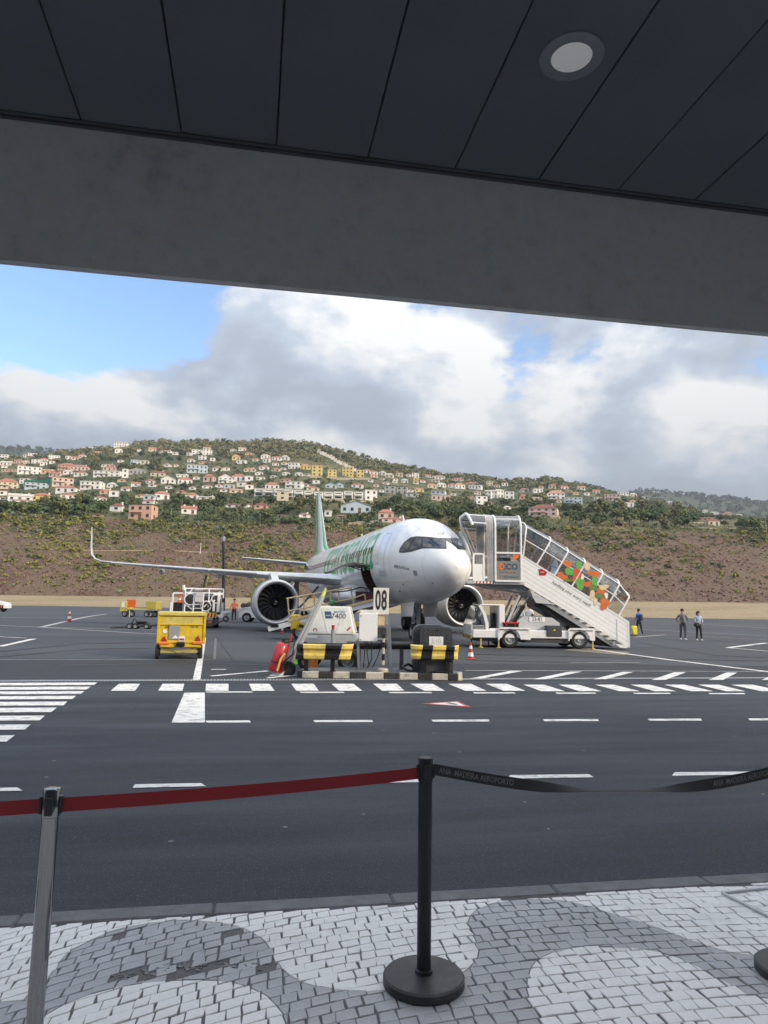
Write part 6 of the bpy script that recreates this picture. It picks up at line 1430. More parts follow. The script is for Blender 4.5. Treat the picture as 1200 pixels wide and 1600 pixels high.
# traveller with suitcase
g_ = ground(999, 993.5); w = person('man in a blue shirt wheeling a yellow suitcase beyond the stairs', g_, R(205), 1.76, C_('blue_shirt', (.04, .12, .50)), C_('black_jeans', (.016, .017, .02)), sleeves=False, pose=dict(stride=.2, lfore=(-.08, .18, .16), rfore=(-.1, .15, .12)))
b = MB(); b.box((.04, .22, 1.22), (.30, .16, .42), b=.06); b.build('backpack', M['black'], w, smooth=40)
sc_ = ground(991, 993.5); t = thing('suitcase', 'small yellow suitcase with raised handle next to the man in blue', 'suitcase', sc_, VIEW_RZ + .3)
b = MB(); b.box((0, 0, .36), (.38, .24, .58), b=.05); b.build('shell', mat('suitcase_yellow', (.72, .62, .05), .45), t, smooth=40)
for k in (-.08, 0, .08):
    b = MB(); b.box((k * 1.4, -.122, .36), (.02, .012, .46)); b.build('shell_rib', M['railyellow'], t)
b = MB(); b.tube([(-.09, .08, .64), (-.09, .08, 1.08), (.09, .08, 1.08), (.09, .08, .64)], .013, 6); b.build('handle', M['dgrey'], t)
for k in (-.14, .14):
    for j in (-.08, .08):
        b = MB(); b.lathe([(0, -.015), (.035, -.015), (.035, .015), (0, .015)], (k, j, .035), 'y', 10); b.build('caster', M['black'], t)
# couple walking
g_ = ground(1067.5, 1000.3); w = person('man in a dark green and grey jacket walking with hands on his hip', g_, R(-10), 1.80, C_('green_grey_jacket', (.055, .075, .065), c2=(.22, .22, .21)), C_('grey_jeans', (.075, .085, .11)), pose=dict(stride=.14, larm=(.13, -.05, .03), lfore=(-.12, .10, .08), rarm=(.06, .06, .02), rfore=(.02, .16, .10)))
b = MB(); b.tube([(.02, -.125, 1.44), (.06, -.16, 1.25), (.08, -.15, 1.02)], .05, 8); b.build('jacket_front', mat('grey_jersey', (.30, .29, .28), .9), w, smooth=60)
g_ = ground(1092.5, 1001.3); w = person('woman with long hair in a denim jacket carrying a black bag', g_, R(8), 1.70, C_('denim_jacket', (.22, .32, .46), c2=(.42, .50, .60)), C_('black_wide_trousers', (.014, .014, .016)), hair=mat('brown_hair', (.12, .065, .03), .6), long_hair=True, pose=dict(stride=.08, larm=(.05, .05, .0), lfore=(-.12, .16, .18), rarm=(.04, .05, .0), rfore=(-.14, .16, .22), head=(-.01, 0)))
b = MB(); b.box((-.19, -.12, .93), (.36, .20, .28), (0, .25, .2), b=.07); b.build('hand_bag', M['black'], w, smooth=40)
# ================================================================== HILLSIDE: HOUSES
WALL = {k: mat('house_' + n, c, .8, var=.08, scale=.5, dirt=((c[0] * .7, c[1] * .66, c[2] * .6), .4, .6)) for k, n, c in (
    ('w', 'white', (.82, .81, .78)), ('c', 'cream', (.68, .60, .46)), ('p', 'pink', (.68, .51, .45)), ('y', 'yellow', (.72, .56, .22)), ('b', 'pale_blue', (.52, .60, .68)), ('g', 'grey', (.40, .41, .41)), ('s', 'salmon', (.64, .40, .30)), ('t', 'tan', (.48, .38, .27)))}
ROOF = {k: mat('roof_' + n, c, .85, var=.22, scale=.8, bump=.5, bscale=3) for k, n, c in (('r', 'red', (.38, .155, .115)), ('o', 'orange', (.48, .235, .15)), ('d', 'dark', (.09, .075, .07)), ('l', 'pale', (.55, .50, .44)), ('v', 'grey_green', (.22, .26, .25)), ('m', 'maroon', (.22, .08, .065)))}
WN = dict(w='white', c='cream', p='pink', y='yellow', b='pale blue', g='grey', s='salmon', t='tan')
RN = dict(r='red', o='orange', d='dark', l='pale', v='grey green', m='dark red')
WINM = mat('house_window', (.03, .035, .045), .25, var=.3); DOORM = mat('house_door', (.14, .09, .06), .6)
# cx, base y, width px, height px, wall, roof colour, roof type (h hip, g gable, G gable to the front, f flat, s shed), special words
HS = """
11 764 32 18 c r h two-storey cream house with a red hipped roof at the left edge of the village
31 780 38 14 w l g wide white house with a pale gable roof above the banana field
34 785 38 8 w r h low white annex with red roof in front of the pale-roofed house
64 779 32 14 y r h yellow house with broad red roof in the lower left of the village
4 779 13 6 w r h
55 767 34 10 b d f long pale blue building with a dark flat roof below the green netting
62 757 22 8 p r h pink house with red roof touching the left green netting
98 760 34 14 p o f pink flat-roofed two-storey house between the two green nettings
102 771 34 13 w r h white house with red roof below the pink flat-roofed house
110 777 32 10 w r h
140 768 34 13 w l f white modern flat-roofed house below the right green netting
46 742 38 12 w l f long white flat-roofed house above the left green netting
16 738 28 6 s r h
74 741 20 8 s o g
85 745 20 9 p r h
104 733 28 13 s r h big salmon house with stacked red roofs high on the left slope
124 734 30 11 p r h
125 745 22 9 w r h
166 746 46 9 w l f very long low white building with a row of windows above the netting
195 748 10 14 w l f slim white tower block at the end of the long low building
171 735 22 9 p r h
168 728 20 6 w r h
42 715 14 8 w r h
50 709 14 7 w l f
8 726 18 8 w l g
28 724 14 8 p r h
5 715 14 7 w l f
85 716 18 6 w l f
107 716 10 5 w l f
137 698 16 4 w l f
188 698 22 8 w b f white modern villa alone on the ridge line at the left
152 708 14 5 s o h
188 722 10 6 w m h
165 773 20 9 s o h
177 777 15 9 w l f
158 782 22 8 w r h
181 800 22 14 w m h white house with dark red hip roof and chimney just above the bank
153 806 18 5 t m h
190 754 14 6 s r h
218 812 40 24 s d f salmon three-storey block with dark flat roof standing at the top of the bank
231 791 20 9 w r h
233 783 20 9 b l f
253 782 24 15 w r h white two-storey house with red roof behind the salmon block
222 778 22 6 c r h
282 772 16 6 s r h
299 779 22 12 w r h white cube-like house with red hipped roof amid trees above the mast
295 804 25 14 w r g white cottage with red roof and two chimneys at the top of the bank
323 780 26 6 w l g
262 756 23 13 w l G white house with its broad gable end facing the airport
246 744 24 10 c m g
289 756 24 13 w r h
285 745 20 6 w l g
308 740 35 13 b l f light blue modern villa with flat white roof in mid slope
325 752 18 14 p r h pink two-storey house with red roof beside the light blue villa
339 737 16 9 w r h
354 736 11 7 w r h
352 754 24 15 w r G white house with red gabled front and balcony in mid slope
372 752 26 14 w r h
389 752 14 8 w l f
324 763 18 7 w r h
358 762 18 6 b l f
369 769 22 8 c o g
370 793 40 8 w m g long low white shed with a brown roof left of the tail fin
390 736 20 8 c o h
308 710 18 7 w l f
324 711 16 8 w l f
369 718 14 10 y o h
317 725 14 5 s r h
258 708 20 6 w r h
223 705 18 4 w r h
212 724 16 7 b l f
226 724 14 6 c l f
214 742 26 10 g l G
390 710 16 5 s o h
376 725 16 6 w l f
415 717 16 8 w l h
432 719 16 8 w r h
445 717 12 8 w l h
458 731 18 10 w l f
477 733 18 10 y o h
495 744 18 17 y l f tallest yellow apartment block, first of the four from the left
519 747 15 14 y l f yellow apartment block second from the left of the four
543 746 18 15 y l f yellow apartment block third from the left of the four
563 746 13 12 y l f smallest yellow apartment block, last of the four towards the right
412 733 16 9 w r h
405 741 14 6 w l h
430 736 14 6 c o h
447 741 14 6 w l h
467 743 14 7 w l h
445 753 18 7 p r h
407 750 15 4 w l f
425 764 24 13 w r h white house with red roof above the left end of the long terrace
458 763 28 11 w l f
478 760 10 6 w r h
489 765 22 8 c r h
517 763 20 9 b v G
531 764 13 8 b v G
494 757 12 5 w l f
558 764 20 8 w r h
441 784 19 15 c l f cream square house standing below the long white terrace
408 795 23 10 s m h peach bungalow with brown roof left of the tail fin
476 808 20 8 w r h white house with red roof partly behind the tail fin
443 807 20 6 w m h
512 804 11 9 w l f small white cube house just right of the tail fin
532 807 18 7 t r h
556 801 52 20 b v G large house with a wide grey green gable behind the jet
603 812 26 17 p r h pink house with red tiled roof just behind the jet
616 817 42 10 p r h wide lower storey of pink house with red roof behind the jet
573 738 12 7 w r h
584 741 14 8 w r h
597 742 12 7 w l h
608 746 14 8 c l h
632 755 12 7 w l h
650 752 10 6 y o h
609 772 18 12 g d f
628 772 18 12 g d f
643 778 20 8 w d h
655 768 16 7 y o h
684 775 24 10 b l f bluish white upper house on top of the pink one in mid slope
689 784 32 9 p l f pink flat house below the bluish white one in mid slope
678 752 18 6 c o h
675 764 16 8 c o h
690 762 16 8 w l h
706 762 14 8 w r h
719 765 18 10 w o h
685 748 22 7 w o h
715 751 20 6 p r h
736 757 24 7 p r h
765 759 11 7 c l f
742 765 22 6 w l f
762 777 12 12 w l s
772 777 12 12 w l s
782 777 12 12 w l s
796 778 16 12 w l f
753 789 20 14 w m f white stepped house with dark red roof left of the stairs canopy
766 791 11 8 w m h
733 778 20 5 s r h
793 797 12 7 w l h
820 765 14 5 w o h
841 770 16 6 w l f
869 780 30 16 w o h tall white house with bright orange roof above the stairs
896 788 30 9 b l f bluish white flat house right of the orange-roofed one
848 808 48 21 p m h large terracotta-roofed pink villa with veranda among dark trees
820 780 18 9 s r h
838 781 20 6 c o h
957 784 26 11 p l f pinkish grey block with flat roof on the right spur
974 775 18 5 w l f
990 777 12 6 c l h
983 792 16 7 w l f
934 783 12 5 w l f
888 769 12 4 s o h
1116 820 19 13 c m h small cream house with brownish red roof alone on the right slope
1102 816 12 6 t m g
1005 779 8 4 s l h
1046 787 9 4 w l h
1056 789 9 4 w l h
1067 791 9 4 w l h
1077 794 9 4 w l h
"""
HOUSES = []
for ln in HS.strip().splitlines():
    a = ln.split(None, 7); HOUSES.append((float(a[0]), float(a[1]), float(a[2]), float(a[3]), a[4], a[5] if a[5] in ROOF else 'l', a[6], a[7] if len(a) > 7 else None))
for i in range(14):                         # stepped row climbing the ridge
    HOUSES.append((498 + i * 4.3, 709 + i * 2.05, 5.6, 5.2, 'w' if i % 3 else 'c', 'o' if i % 2 else 'l', 's', None))
for i in range(11):                         # long white terrace
    HOUSES.append((404 + i * 15.6, 775 + i * .35, 15.2, 11.5, 'w', 'l', 'T', None))
HOUSES.append((580, 780, 21, 17, 'w', 'l', 'f', 'tall white end block of the long terrace above the grey green gable'))
_r = np.random.default_rng(77)
for (xa, xb, ya, yb_, n_, w0, w1) in ((0, 70, 706, 732, 9, 9, 14), (70, 400, 701, 730, 16, 8, 13), (400, 490, 722, 747, 9, 9, 13), (570, 800, 743, 774, 22, 8, 14), (800, 1000, 762, 787, 10, 8, 13), (0, 200, 736, 778, 9, 12, 18), (200, 400, 734, 772, 10, 11, 16), (600, 680, 745, 770, 6, 9, 12)):
    k_ = 0; tr_ = 0
    while k_ < n_ and tr_ < 300:
        tr_ += 1; x_, y_, w_ = _r.uniform(xa, xb), _r.uniform(ya, yb_), _r.uniform(w0, w1); h_ = w_ * _r.uniform(.48, .62)
        if y_ < interp(x_, YR) + 8 or any(abs(x_ - q[0]) < (w_ + q[2]) * .48 and abs(y_ - h_ / 2 - q[1] + q[3] / 2) < (h_ + q[3]) * .5 for q in HOUSES): continue
        HOUSES.append((x_, y_, w_, h_, str(_r.choice(list('wwwwcww'))), str(_r.choice(list('rroolr'))), str(_r.choice(list('hhgf'))), None)); k_ += 1
SPECIAL_GROUP = 'houses of the hillside village'
bw = MB(); bw.box((0, 0, 0), (1, .1, 1)); winme = bw.mesh('window', WINM)
bw = MB(); bw.box((0, 0, 0), (1, .1, 1)); doorme = bw.mesh('door', DOORM)
pend = {}
rs = np.random.default_rng(21)
HRECT = []
for (cx, yb, wp, hp, wc, rc, rt, words) in HOUSES:
    d = find_d(cx, yb); d = min(d, D3 - 5); p = terr(cx, d); k = d / FPX
    w_ = wp * k * .92; h = hp * k; flat = rt in 'fTs'
    if flat: wh = h
    else: wh = h * (.62 if rt == 'h' else .60)
    dp = clampf(w_ * .7, 5, 11); yaw = VIEW_RZ - R((cx - 600) / 22) * .5 + R(rs.uniform(-14, 14) if rt not in 'TG' else 0)
    if rt == 's': dp = w_ * 1.2
    HRECT.append((cx - wp / 2, cx + wp / 2, yb - hp, yb, d))
    o = thing('house', words, 'house', (p.x, p.y, p.z), yaw)
    if not words: pend.setdefault((wc, rc, rt, 'large' if wp > 21 else 'small'), []).append((cx, yb, o))
    b = MB(); b.bx(-w_ / 2, w_ / 2, 0, dp, -4, wh); 
    if rt in 'gG':
        if rt == 'G': b.add([(-w_ / 2, .0, wh), (w_ / 2, .0, wh), (0, .0, h * .99), (-w_ / 2, dp, wh), (w_ / 2, dp, wh), (0, dp, h * .99)], [(0, 1, 2), (3, 5, 4)])
    wl = b.build('wall', WALL[wc], o)
    b = MB(); e_ = .35
    if rt == 'h':
        rl = max(w_ / 2 - dp / 2 * .9, w_ * .12); b.add([(-w_ / 2 - e_, -e_, wh), (w_ / 2 + e_, -e_, wh), (w_ / 2 + e_, dp + e_, wh), (-w_ / 2 - e_, dp + e_, wh), (-rl, dp / 2, h), (rl, dp / 2, h)], [(0, 1, 5, 4), (1, 2, 5), (2, 3, 4, 5), (3, 0, 4), (0, 3, 2, 1)])
    elif rt == 'g':
        b.add([(-w_ / 2 - e_, -e_, wh), (w_ / 2 + e_, -e_, wh), (w_ / 2 + e_, dp + e_, wh), (-w_ / 2 - e_, dp + e_, wh), (-w_ / 2 - e_, dp / 2, h), (w_ / 2 + e_, dp / 2, h)], [(0, 1, 5, 4), (1, 2, 5), (2, 3, 4, 5), (3, 0, 4), (0, 3, 2, 1)])
    elif rt == 'G':
        t_ = .25
        b.add([(-w_ / 2 - e_, -e_, wh - .15), (0, -e_, h), (0, dp, h), (-w_ / 2 - e_, dp, wh - .15), (-w_ / 2 - e_, -e_, wh + t_), (0, -e_, h + t_), (0, dp, h + t_), (-w_ / 2 - e_, dp, wh + t_)], [(0, 1, 2, 3), (7, 6, 5, 4), (0, 4, 5, 1), (3, 2, 6, 7), (0, 3, 7, 4)])
        b.add([(w_ / 2 + e_, -e_, wh - .15), (0, -e_, h), (0, dp, h), (w_ / 2 + e_, dp, wh - .15), (w_ / 2 + e_, -e_, wh + t_), (0, -e_, h + t_), (0, dp, h + t_), (w_ / 2 + e_, dp, wh + t_)], [(0, 3, 2, 1), (4, 5, 6, 7), (0, 1, 5, 4), (3, 7, 6, 2), (0, 4, 7, 3)])
    elif rt == 's':
        b.add([(-w_ / 2 - .15, -.2, wh - .2), (w_ / 2 + .15, -.2, wh - .2), (w_ / 2 + .15, dp + .2, wh + w_ * .28), (-w_ / 2 - .15, dp + .2, wh + w_ * .28), (-w_ / 2 - .15, -.2, wh + .1), (w_ / 2 + .15, -.2, wh + .1), (w_ / 2 + .15, dp + .2, wh + w_ * .28 + .3), (-w_ / 2 - .15, dp + .2, wh + w_ * .28 + .3)], [(0, 1, 2, 3), (4, 7, 6, 5), (0, 4, 5, 1), (2, 6, 7, 3), (0, 3, 7, 4), (1, 5, 6, 2)])
    else: b.bx(-w_ / 2 - .2, w_ / 2 + .2, -.25, dp + .2, wh, wh + .35)
    rf = b.build('roof', ROOF[rc], o)
    if rt in 'hg' and wp > 19 and rs.random() < .6 or (words and 'chimney' in words):
        for q in ((.3, -.32) if words and 'two chimneys' in words else (.3,)):
            b = MB(); b.bx(w_ * q - .35, w_ * q + .35, dp * .5 - .35, dp * .5 + .35, wh, h + .5); b.build('chimney', WALL['w'], rf)
    if wp < 8: continue
    fl = 3 if (wh > 7.5) else 2 if wh > 4.4 else 1; fh_ = wh / fl
    if rt == 'T':
        b = MB(); b.bx(-w_ / 2 + .4, w_ / 2 - .4, -1.2, 0, fh_ * .95, fh_ * 1.0 + .9); b.build('balcony', WALL['w'], o)
        for q in range(2): obj('window', winme, o, (0, -.03, fh_ * (.45 + q)), None, (w_ * .72, 1, fh_ * .5))
        continue
    nw = int(clampf(w_ / 3.2, 1, 5)); ww = clampf(w_ / nw * .36, .7, 1.5)
    for fl_ in range(fl):
        for i in range(nw):
            x = -w_ / 2 + w_ * (i + .5) / nw; dr_ = fl_ == 0 and i == nw // 2 and nw > 1
            obj('door' if dr_ else 'window', doorme if dr_ else winme, o, (x, -.02, fl_ * fh_ + (fh_ * .42 if dr_ else fh_ * .55)), None, (ww, 1, fh_ * (.72 if dr_ else .42)))
    sgn = 1 if cx < 600 else -1
    for fl_ in range(fl): obj('window', winme, o, (sgn * (w_ / 2 + .02), dp * .45, fl_ * fh_ + fh_ * .55), (0, 0, R(90)), (ww, 1, fh_ * .42))
    if fl > 1 and wp > 22:
        b = MB(); b.bx(-w_ * .42, w_ * .1, -1.1, 0, fh_ - .12, fh_); b.bx(-w_ * .42, w_ * .1, -1.1, -1.0, fh_, fh_ + .8); b.build('balcony', WALL[wc], o)
_O = 'second third fourth fifth sixth seventh eighth ninth tenth eleventh twelfth thirteenth fourteenth fifteenth sixteenth seventeenth eighteenth nineteenth twentieth twenty-first twenty-second twenty-third twenty-fourth twenty-fifth twenty-sixth twenty-seventh twenty-eighth twenty-ninth thirtieth'.split()
ORD = ['leftmost'] + [o_ + '-from-left' for o_ in _O]
RT = dict(h='hipped', g='gabled', G='front-gabled', f='flat', s='sloping', T='flat')
byl = {}
for (wc, rc, rt, sz), L in pend.items():
    if rt == 'T': key = 'units of the long white terrace with balconies'
    elif rt == 's' and len(L) < 12 and any(x > 700 for x, _, _ in L): key = '%s %s houses with sloping roofs on the hillside' % (sz, WN[wc])
    else: key = '%s %s houses with %s %s roofs' % (sz, WN[wc], RN[rc], RT[rt])
    byl.setdefault(key, []).extend(L)
for key, L in byl.items():
    L.sort(key=lambda q: q[0])
    if len(L) > 3:                          # split by height on the slope first
        ys = sorted(q[1] for q in L); parts_ = [('high on the hillside', [q for q in L if q[1] <= 728]), ('halfway up the hillside', [q for q in L if 728 < q[1] <= 757]), ('low on the hillside', [q for q in L if q[1] > 757])]
    else: parts_ = [('on the hillside', L)]
    for where, P in parts_:
        for i, (x, y, o) in enumerate(P):
            one = key.replace('houses', 'house').replace('units', 'unit').replace(' roofs', ' roof')
            if len(P) == 1: lab = 'only %s %s' % (one, where)
            else: lab = '%s %s %s' % (ORD[i] if i < len(P) - 1 else 'rightmost', one, where)
            o['label'] = lab; o['group'] = SPECIAL_GROUP
for o in [o for o in bpy.data.objects if o.name.startswith('house') and o.parent is None and o.type == 'EMPTY']: o['group'] = SPECIAL_GROUP
# far white houses in the valley at the right, beyond the spur: a handful
for i, (cx, y, wp, hp, wc, rc) in enumerate([(1102, 800, 8, 4, 'w', 'l'), (1116, 803, 13, 4, 'w', 'l'), (1127, 806, 8, 4, 'w', 'r'), (1138, 805, 10, 6, 'p', 'r'), (1155, 807, 9, 4, 'w', 'l'), (1163, 816, 14, 6, 'w', 'l'), (1180, 814, 12, 5, 'w', 'o'), (1196, 815, 9, 7, 'p', 'r'), (1182, 822, 22, 6, 'w', 'l'), (1150, 817, 10, 4, 'c', 'r')]):
    d = 850.0 + i * 12; p = at(cx, y, d); k = d / FPX; w_, h = wp * k, hp * k
    o = thing('far_house', '%s small far house in the valley at the right edge' % (ORD[sorted([1102, 1116, 1127, 1138, 1155, 1163, 1180, 1196, 1182, 1150]).index(cx)] if cx != 1196 else 'rightmost'), 'house', p, VIEW_RZ - .3, 'far houses in the valley')
    b = MB(); b.bx(-w_ / 2, w_ / 2, 0, w_ * .6, -14, h * .65); b.build('wall', WALL[wc], o)
    b = MB(); b.add([(-w_ / 2 - .3, -.3, h * .65), (w_ / 2 + .3, -.3, h * .65), (w_ / 2 + .3, w_ * .6, h * .65), (-w_ / 2 - .3, w_ * .6, h * .65), (-w_ / 4, w_ * .3, h), (w_ / 4, w_ * .3, h)], [(0, 1, 5, 4), (1, 2, 5), (2, 3, 4, 5), (3, 0, 4), (0, 3, 2, 1)]); b.build('roof', ROOF[rc], o)
    for q in (-.25, .25): obj('window', winme, o, (w_ * q, -.03, h * .32), None, (w_ * .14, 1, h * .25))

# retaining walls, green nets, terraces
def ribbon(name, label, cat, pts, hpx, m_, dpx=0.0, thick=.5):
    P = []
    for x, y in pts: d = find_d(x, y) + dpx; p_ = terr(x, d); P.append((p_, hpx * d / FPX))
    o = None; b = MB(); rings = []
    for p_, h in P: rings.append([(p_.x, p_.y, p_.z - 3), (p_.x, p_.y, p_.z + h), (p_.x + FWD.x * thick, p_.y + FWD.y * thick, p_.z + h), (p_.x + FWD.x * thick, p_.y + FWD.y * thick, p_.z - 3)])
    b.loft(rings, caps=True); o = b.build(name, m_); tag(o, label, cat); return o
WALLM = mat('stone_retaining_wall', (.33, .29, .23), .9, var=.3, scale=1.2, bump=.8, bscale=2)
NET = mat('green_netting', (.03, .20, .13), .8, var=.25, scale=.4)
ribbon('retaining_wall', 'tan stone retaining wall below the pink house behind the jet', 'wall', [(544, 823), (562, 821), (590, 821)], 7, WALLM)
ribbon('retaining_wall', 'long grey retaining wall under the white terrace', 'wall', [(455, 781), (500, 781), (545, 782), (596, 784)], 4.5, WALLM)
ribbon('retaining_wall', 'tan retaining wall under the yellow apartment blocks', 'wall', [(484, 748), (530, 750), (580, 751)], 4, WALLM)
ribbon('retaining_wall', 'low stone wall below the terracotta-roofed villa', 'wall', [(836, 812), (860, 812), (877, 811)], 4, WALLM)
ribbon('retaining_wall', 'low wall along the terrace edge at the right', 'wall', [(905, 825), (960, 825.5), (1035, 825)], 1.6, WALLM)
for lab, pts, h in (('green shade netting behind the pale blue building at the left', [(37, 757), (55, 757), (79, 756)], 9.5), ('long strip of green shade netting right of the pink flat-roofed house', [(117, 759), (150, 760), (172, 761), (197, 762)], 6.5)): ribbon('shade_netting', lab, 'netting', pts, h, NET, thick=6)
for lab, pts in (('upper terrace wall on the dry slope at the right', [(905, 812), (980, 810), (1060, 809)]), ('middle terrace wall on the dry slope at the right', [(880, 818), (980, 816.5), (1100, 817)]), ('terrace wall below the lone cream house', [(1060, 823), (1120, 824.5), (1165, 826)])): ribbon('terrace_wall', lab, 'wall', pts, 1.3, WALLM)
ribbon('drain_channel', 'thin pale drain channel running across the bank behind the wing tip', 'channel', [(-30, 862), (60, 862), (160, 863.5), (250, 864), (335, 866)], .7, WALL['t'])
# utility poles
UP_ = [(103, 717, 13), (36, 764, 14), (134, 806, 12), (77, 805, 6), (206, 776, 9), (267, 813, 20), (284, 798, 14), (331, 814, 12), (373, 814, 9), (313, 750, 8), (406, 822, 20), (535, 822, 14), (567, 806, 8), (658, 774, 14), (702, 779, 18), (692, 820, 10), (911, 828, 20), (993, 818, 18), (1015, 824, 14), (894, 814, 11), (1088, 825, 10), (428, 797, 9), (247, 704, 8), (344, 693, 8), (720, 771, 10), (860, 775, 12)]
b = MB(); b.cyl((0, 0, -.1), (0, 0, 1), .016, .012, 6); pm = b.mesh('pole', mat('pole_concrete', (.42, .40, .36), .8)); b = MB(); b.box((0, 0, .94), (.12, .012, .012)); am = b.mesh('crossarm', M['lgrey'])
UPS = sorted(UP_)
for i, (x, y, h) in enumerate(UPS):
    d = find_d(x, y); p_ = terr(x, d); t = thing('utility_pole', None, 'utility pole', p_, VIEW_RZ, 'utility poles on the hillside'); t['label'] = 'thin pale utility pole among the trees of the hillside village'; s_ = h * d / FPX
    obj('pole', pm, t, scale=(s_ * (.9 if s_ > 5 else 1.4),) * 2 + (s_,)); obj('crossarm', am, t, scale=(s_,) * 3)

# ================================================================== VEGETATION
def leaf_mat(name, c, var=.35):
    m_ = bpy.data.materials.new(name); m_.use_nodes = True; t = m_.node_tree; b_ = t.nodes['Principled BSDF']; b_.inputs['Roughness'].default_value = .75; b_.inputs['Specular IOR Level'].default_value = .25
    oi = t.nodes.new('ShaderNodeObjectInfo'); tc_ = t.nodes.new('ShaderNodeTexCoord'); n = t.nodes.new('ShaderNodeTexNoise'); n.inputs['Scale'].default_value = .16; n.inputs['Detail'].default_value = 6
    ge = t.nodes.new('ShaderNodeNewGeometry'); t.links.new(ge.outputs['Position'], n.inputs['Vector'])
    ad = t.nodes.new('ShaderNodeMath'); ad.operation = 'MULTIPLY_ADD'; ad.inputs[1].default_value = .45; t.links.new(oi.outputs['Random'], ad.inputs[0]); m2 = t.nodes.new('ShaderNodeMath'); m2.operation = 'MULTIPLY_ADD'; m2.inputs[1].default_value = 1.2; m2.inputs[2].default_value = -.32; t.links.new(n.outputs['Fac'], m2.inputs[0]); t.links.new(m2.outputs[0], ad.inputs[2])
    rp = t.nodes.new('ShaderNodeValToRGB'); e_ = rp.color_ramp.elements; e_[0].position = .1; e_[1].position = .85
    e_[0].color = (c[0] * (1 - var), c[1] * (1 - var * .9), c[2] * (1 - var), 1); e_[1].color = (c[0] * (1 + var * 1.3), c[1] * (1 + var), c[2] * (1 + var * .8), 1)
    t.links.new(ad.outputs[0], rp.inputs[0]); t.links.new(rp.outputs[0], b_.inputs['Base Color']); return m_
LM = {'dark': leaf_mat('foliage_dark', (.060, .088, .040)), 'mid': leaf_mat('foliage_mid', (.10, .125, .045)), 'gum': leaf_mat('foliage_gum', (.155, .16, .078)), 'lime': leaf_mat('foliage_lime', (.205, .21, .06)), 'sage': leaf_mat('foliage_sage', (.17, .205, .14)), 'dry': leaf_mat('foliage_dry', (.18, .122, .09)), 'banana': leaf_mat('foliage_banana', (.10, .145, .065)), 'far': leaf_mat('foliage_far', (.045, .062, .035)), 'mag': leaf_mat('foliage_magenta', (.16, .03, .08))}
def leaves(n, rng, clumps, size, up=.3):
    """n leaf quads on the outside of each ellipsoid clump; returns V (4n,3), F (n,4)"""
    C, Rr = zip(*clumps); k = rng.integers(0, len(C), n); C = np.array(C)[k]; Rr = np.array(Rr)[k]
    d = rng.normal(size=(n, 3)); d[:, 2] = np.abs(d[:, 2]) * .8 - .25 + rng.normal(size=n) * .2; d /= np.linalg.norm(d, axis=1)[:, None]
    p = C + d * Rr * rng.uniform(.55, 1.05, (n, 1))
    nn = d + rng.normal(size=(n, 3)) * .55; nn[:, 2] += up; nn /= np.linalg.norm(nn, axis=1)[:, None]
    a = np.cross(nn, rng.normal(size=(n, 3))); a /= np.linalg.norm(a, axis=1)[:, None]; b_ = np.cross(nn, a); s = size * rng.uniform(.6, 1.4, (n, 1))
    V = np.stack([p - a * s - b_ * s * .6, p + a * s - b_ * s * .6, p + a * s * .8 + b_ * s * .6, p - a * s * .8 + b_ * s * .6], 1).reshape(-1, 3)
    return V, np.arange(4 * n).reshape(n, 4)
def tree_meshes(kind, m_, seed, n=260):
    r_ = np.random.default_rng(seed); cl = []
    if kind == 'round':
        for _ in range(8): a = r_.uniform(0, 6.28); q = r_.uniform(0, .55); cl.append((np.array((math.cos(a) * q, math.sin(a) * q, r_.uniform(.55, 1.15))), np.array((.42, .42, .34)) * r_.uniform(.7, 1.15)))
    elif kind == 'tall':
        for i in range(8): a = r_.uniform(0, 6.28); q = r_.uniform(0, .32); cl.append((np.array((math.cos(a) * q, math.sin(a) * q, .55 + i * .19)), np.array((.34, .34, .24)) * r_.uniform(.7, 1.1)))
    else:
        for _ in range(6): a = r_.uniform(0, 6.28); q = r_.uniform(0, .6); cl.append((np.array((math.cos(a) * q, math.sin(a) * q, r_.uniform(.15, .5))), np.array((.45, .45, .35)) * r_.uniform(.7, 1.1)))
    V, F = leaves(n, r_, cl, .13)
    cm = raw_mesh('crown', V, F, [m_]); b_ = MB(); H = .8 if kind == 'round' else 1.5 if kind == 'tall' else .3
    b_.cyl((0, 0, -.4), (.03, 0, H), .07, .03, 6)
    for c_, _ in cl[:4]: b_.cyl((.02, 0, H * .5), tuple(c_), .03, .012, 5)
    return cm, b_.mesh('trunk', TRUNK)
TRUNK = mat('bark', (.13, .10, .07), .9)
TV = [tree_meshes('round', LM['dark'], 1), tree_meshes('round', LM['mid'], 2), tree_meshes('round', LM['dark'], 3), tree_meshes('tall', LM['gum'], 4), tree_meshes('round', LM['mid'], 5)]
rs = np.random.default_rng(5)
def blocked(x, y, hpx, wpx, d):
    for (x0, x1, y0, y1, hd_) in HRECT:
        if x + wpx * .5 > x0 and x - wpx * .5 < x1 and d < hd_ + 8 and y - hpx < y1 - 2.0 and y > y0: return True
    return False
cnt = 0
CLUST = [(20, 797, 30, 6), (88, 791, 60, 6), (150, 795, 30, 6), (225, 733, 50, 10), (300, 715, 40, 10), (340, 795, 50, 14), (270, 790, 30, 10), (430, 812, 40, 8), (560, 812, 50, 6), (470, 790, 40, 8), (680, 800, 70, 12), (900, 805, 60, 14), (960, 800, 50, 12), (1030, 802, 50, 10), (1070, 812, 25, 8), (400, 770, 40, 10), (700, 812, 40, 6), (820, 800, 18, 10), (770, 800, 30, 8), (80, 732, 40, 8), (150, 735, 60, 8)]
tries = 0; placed = []
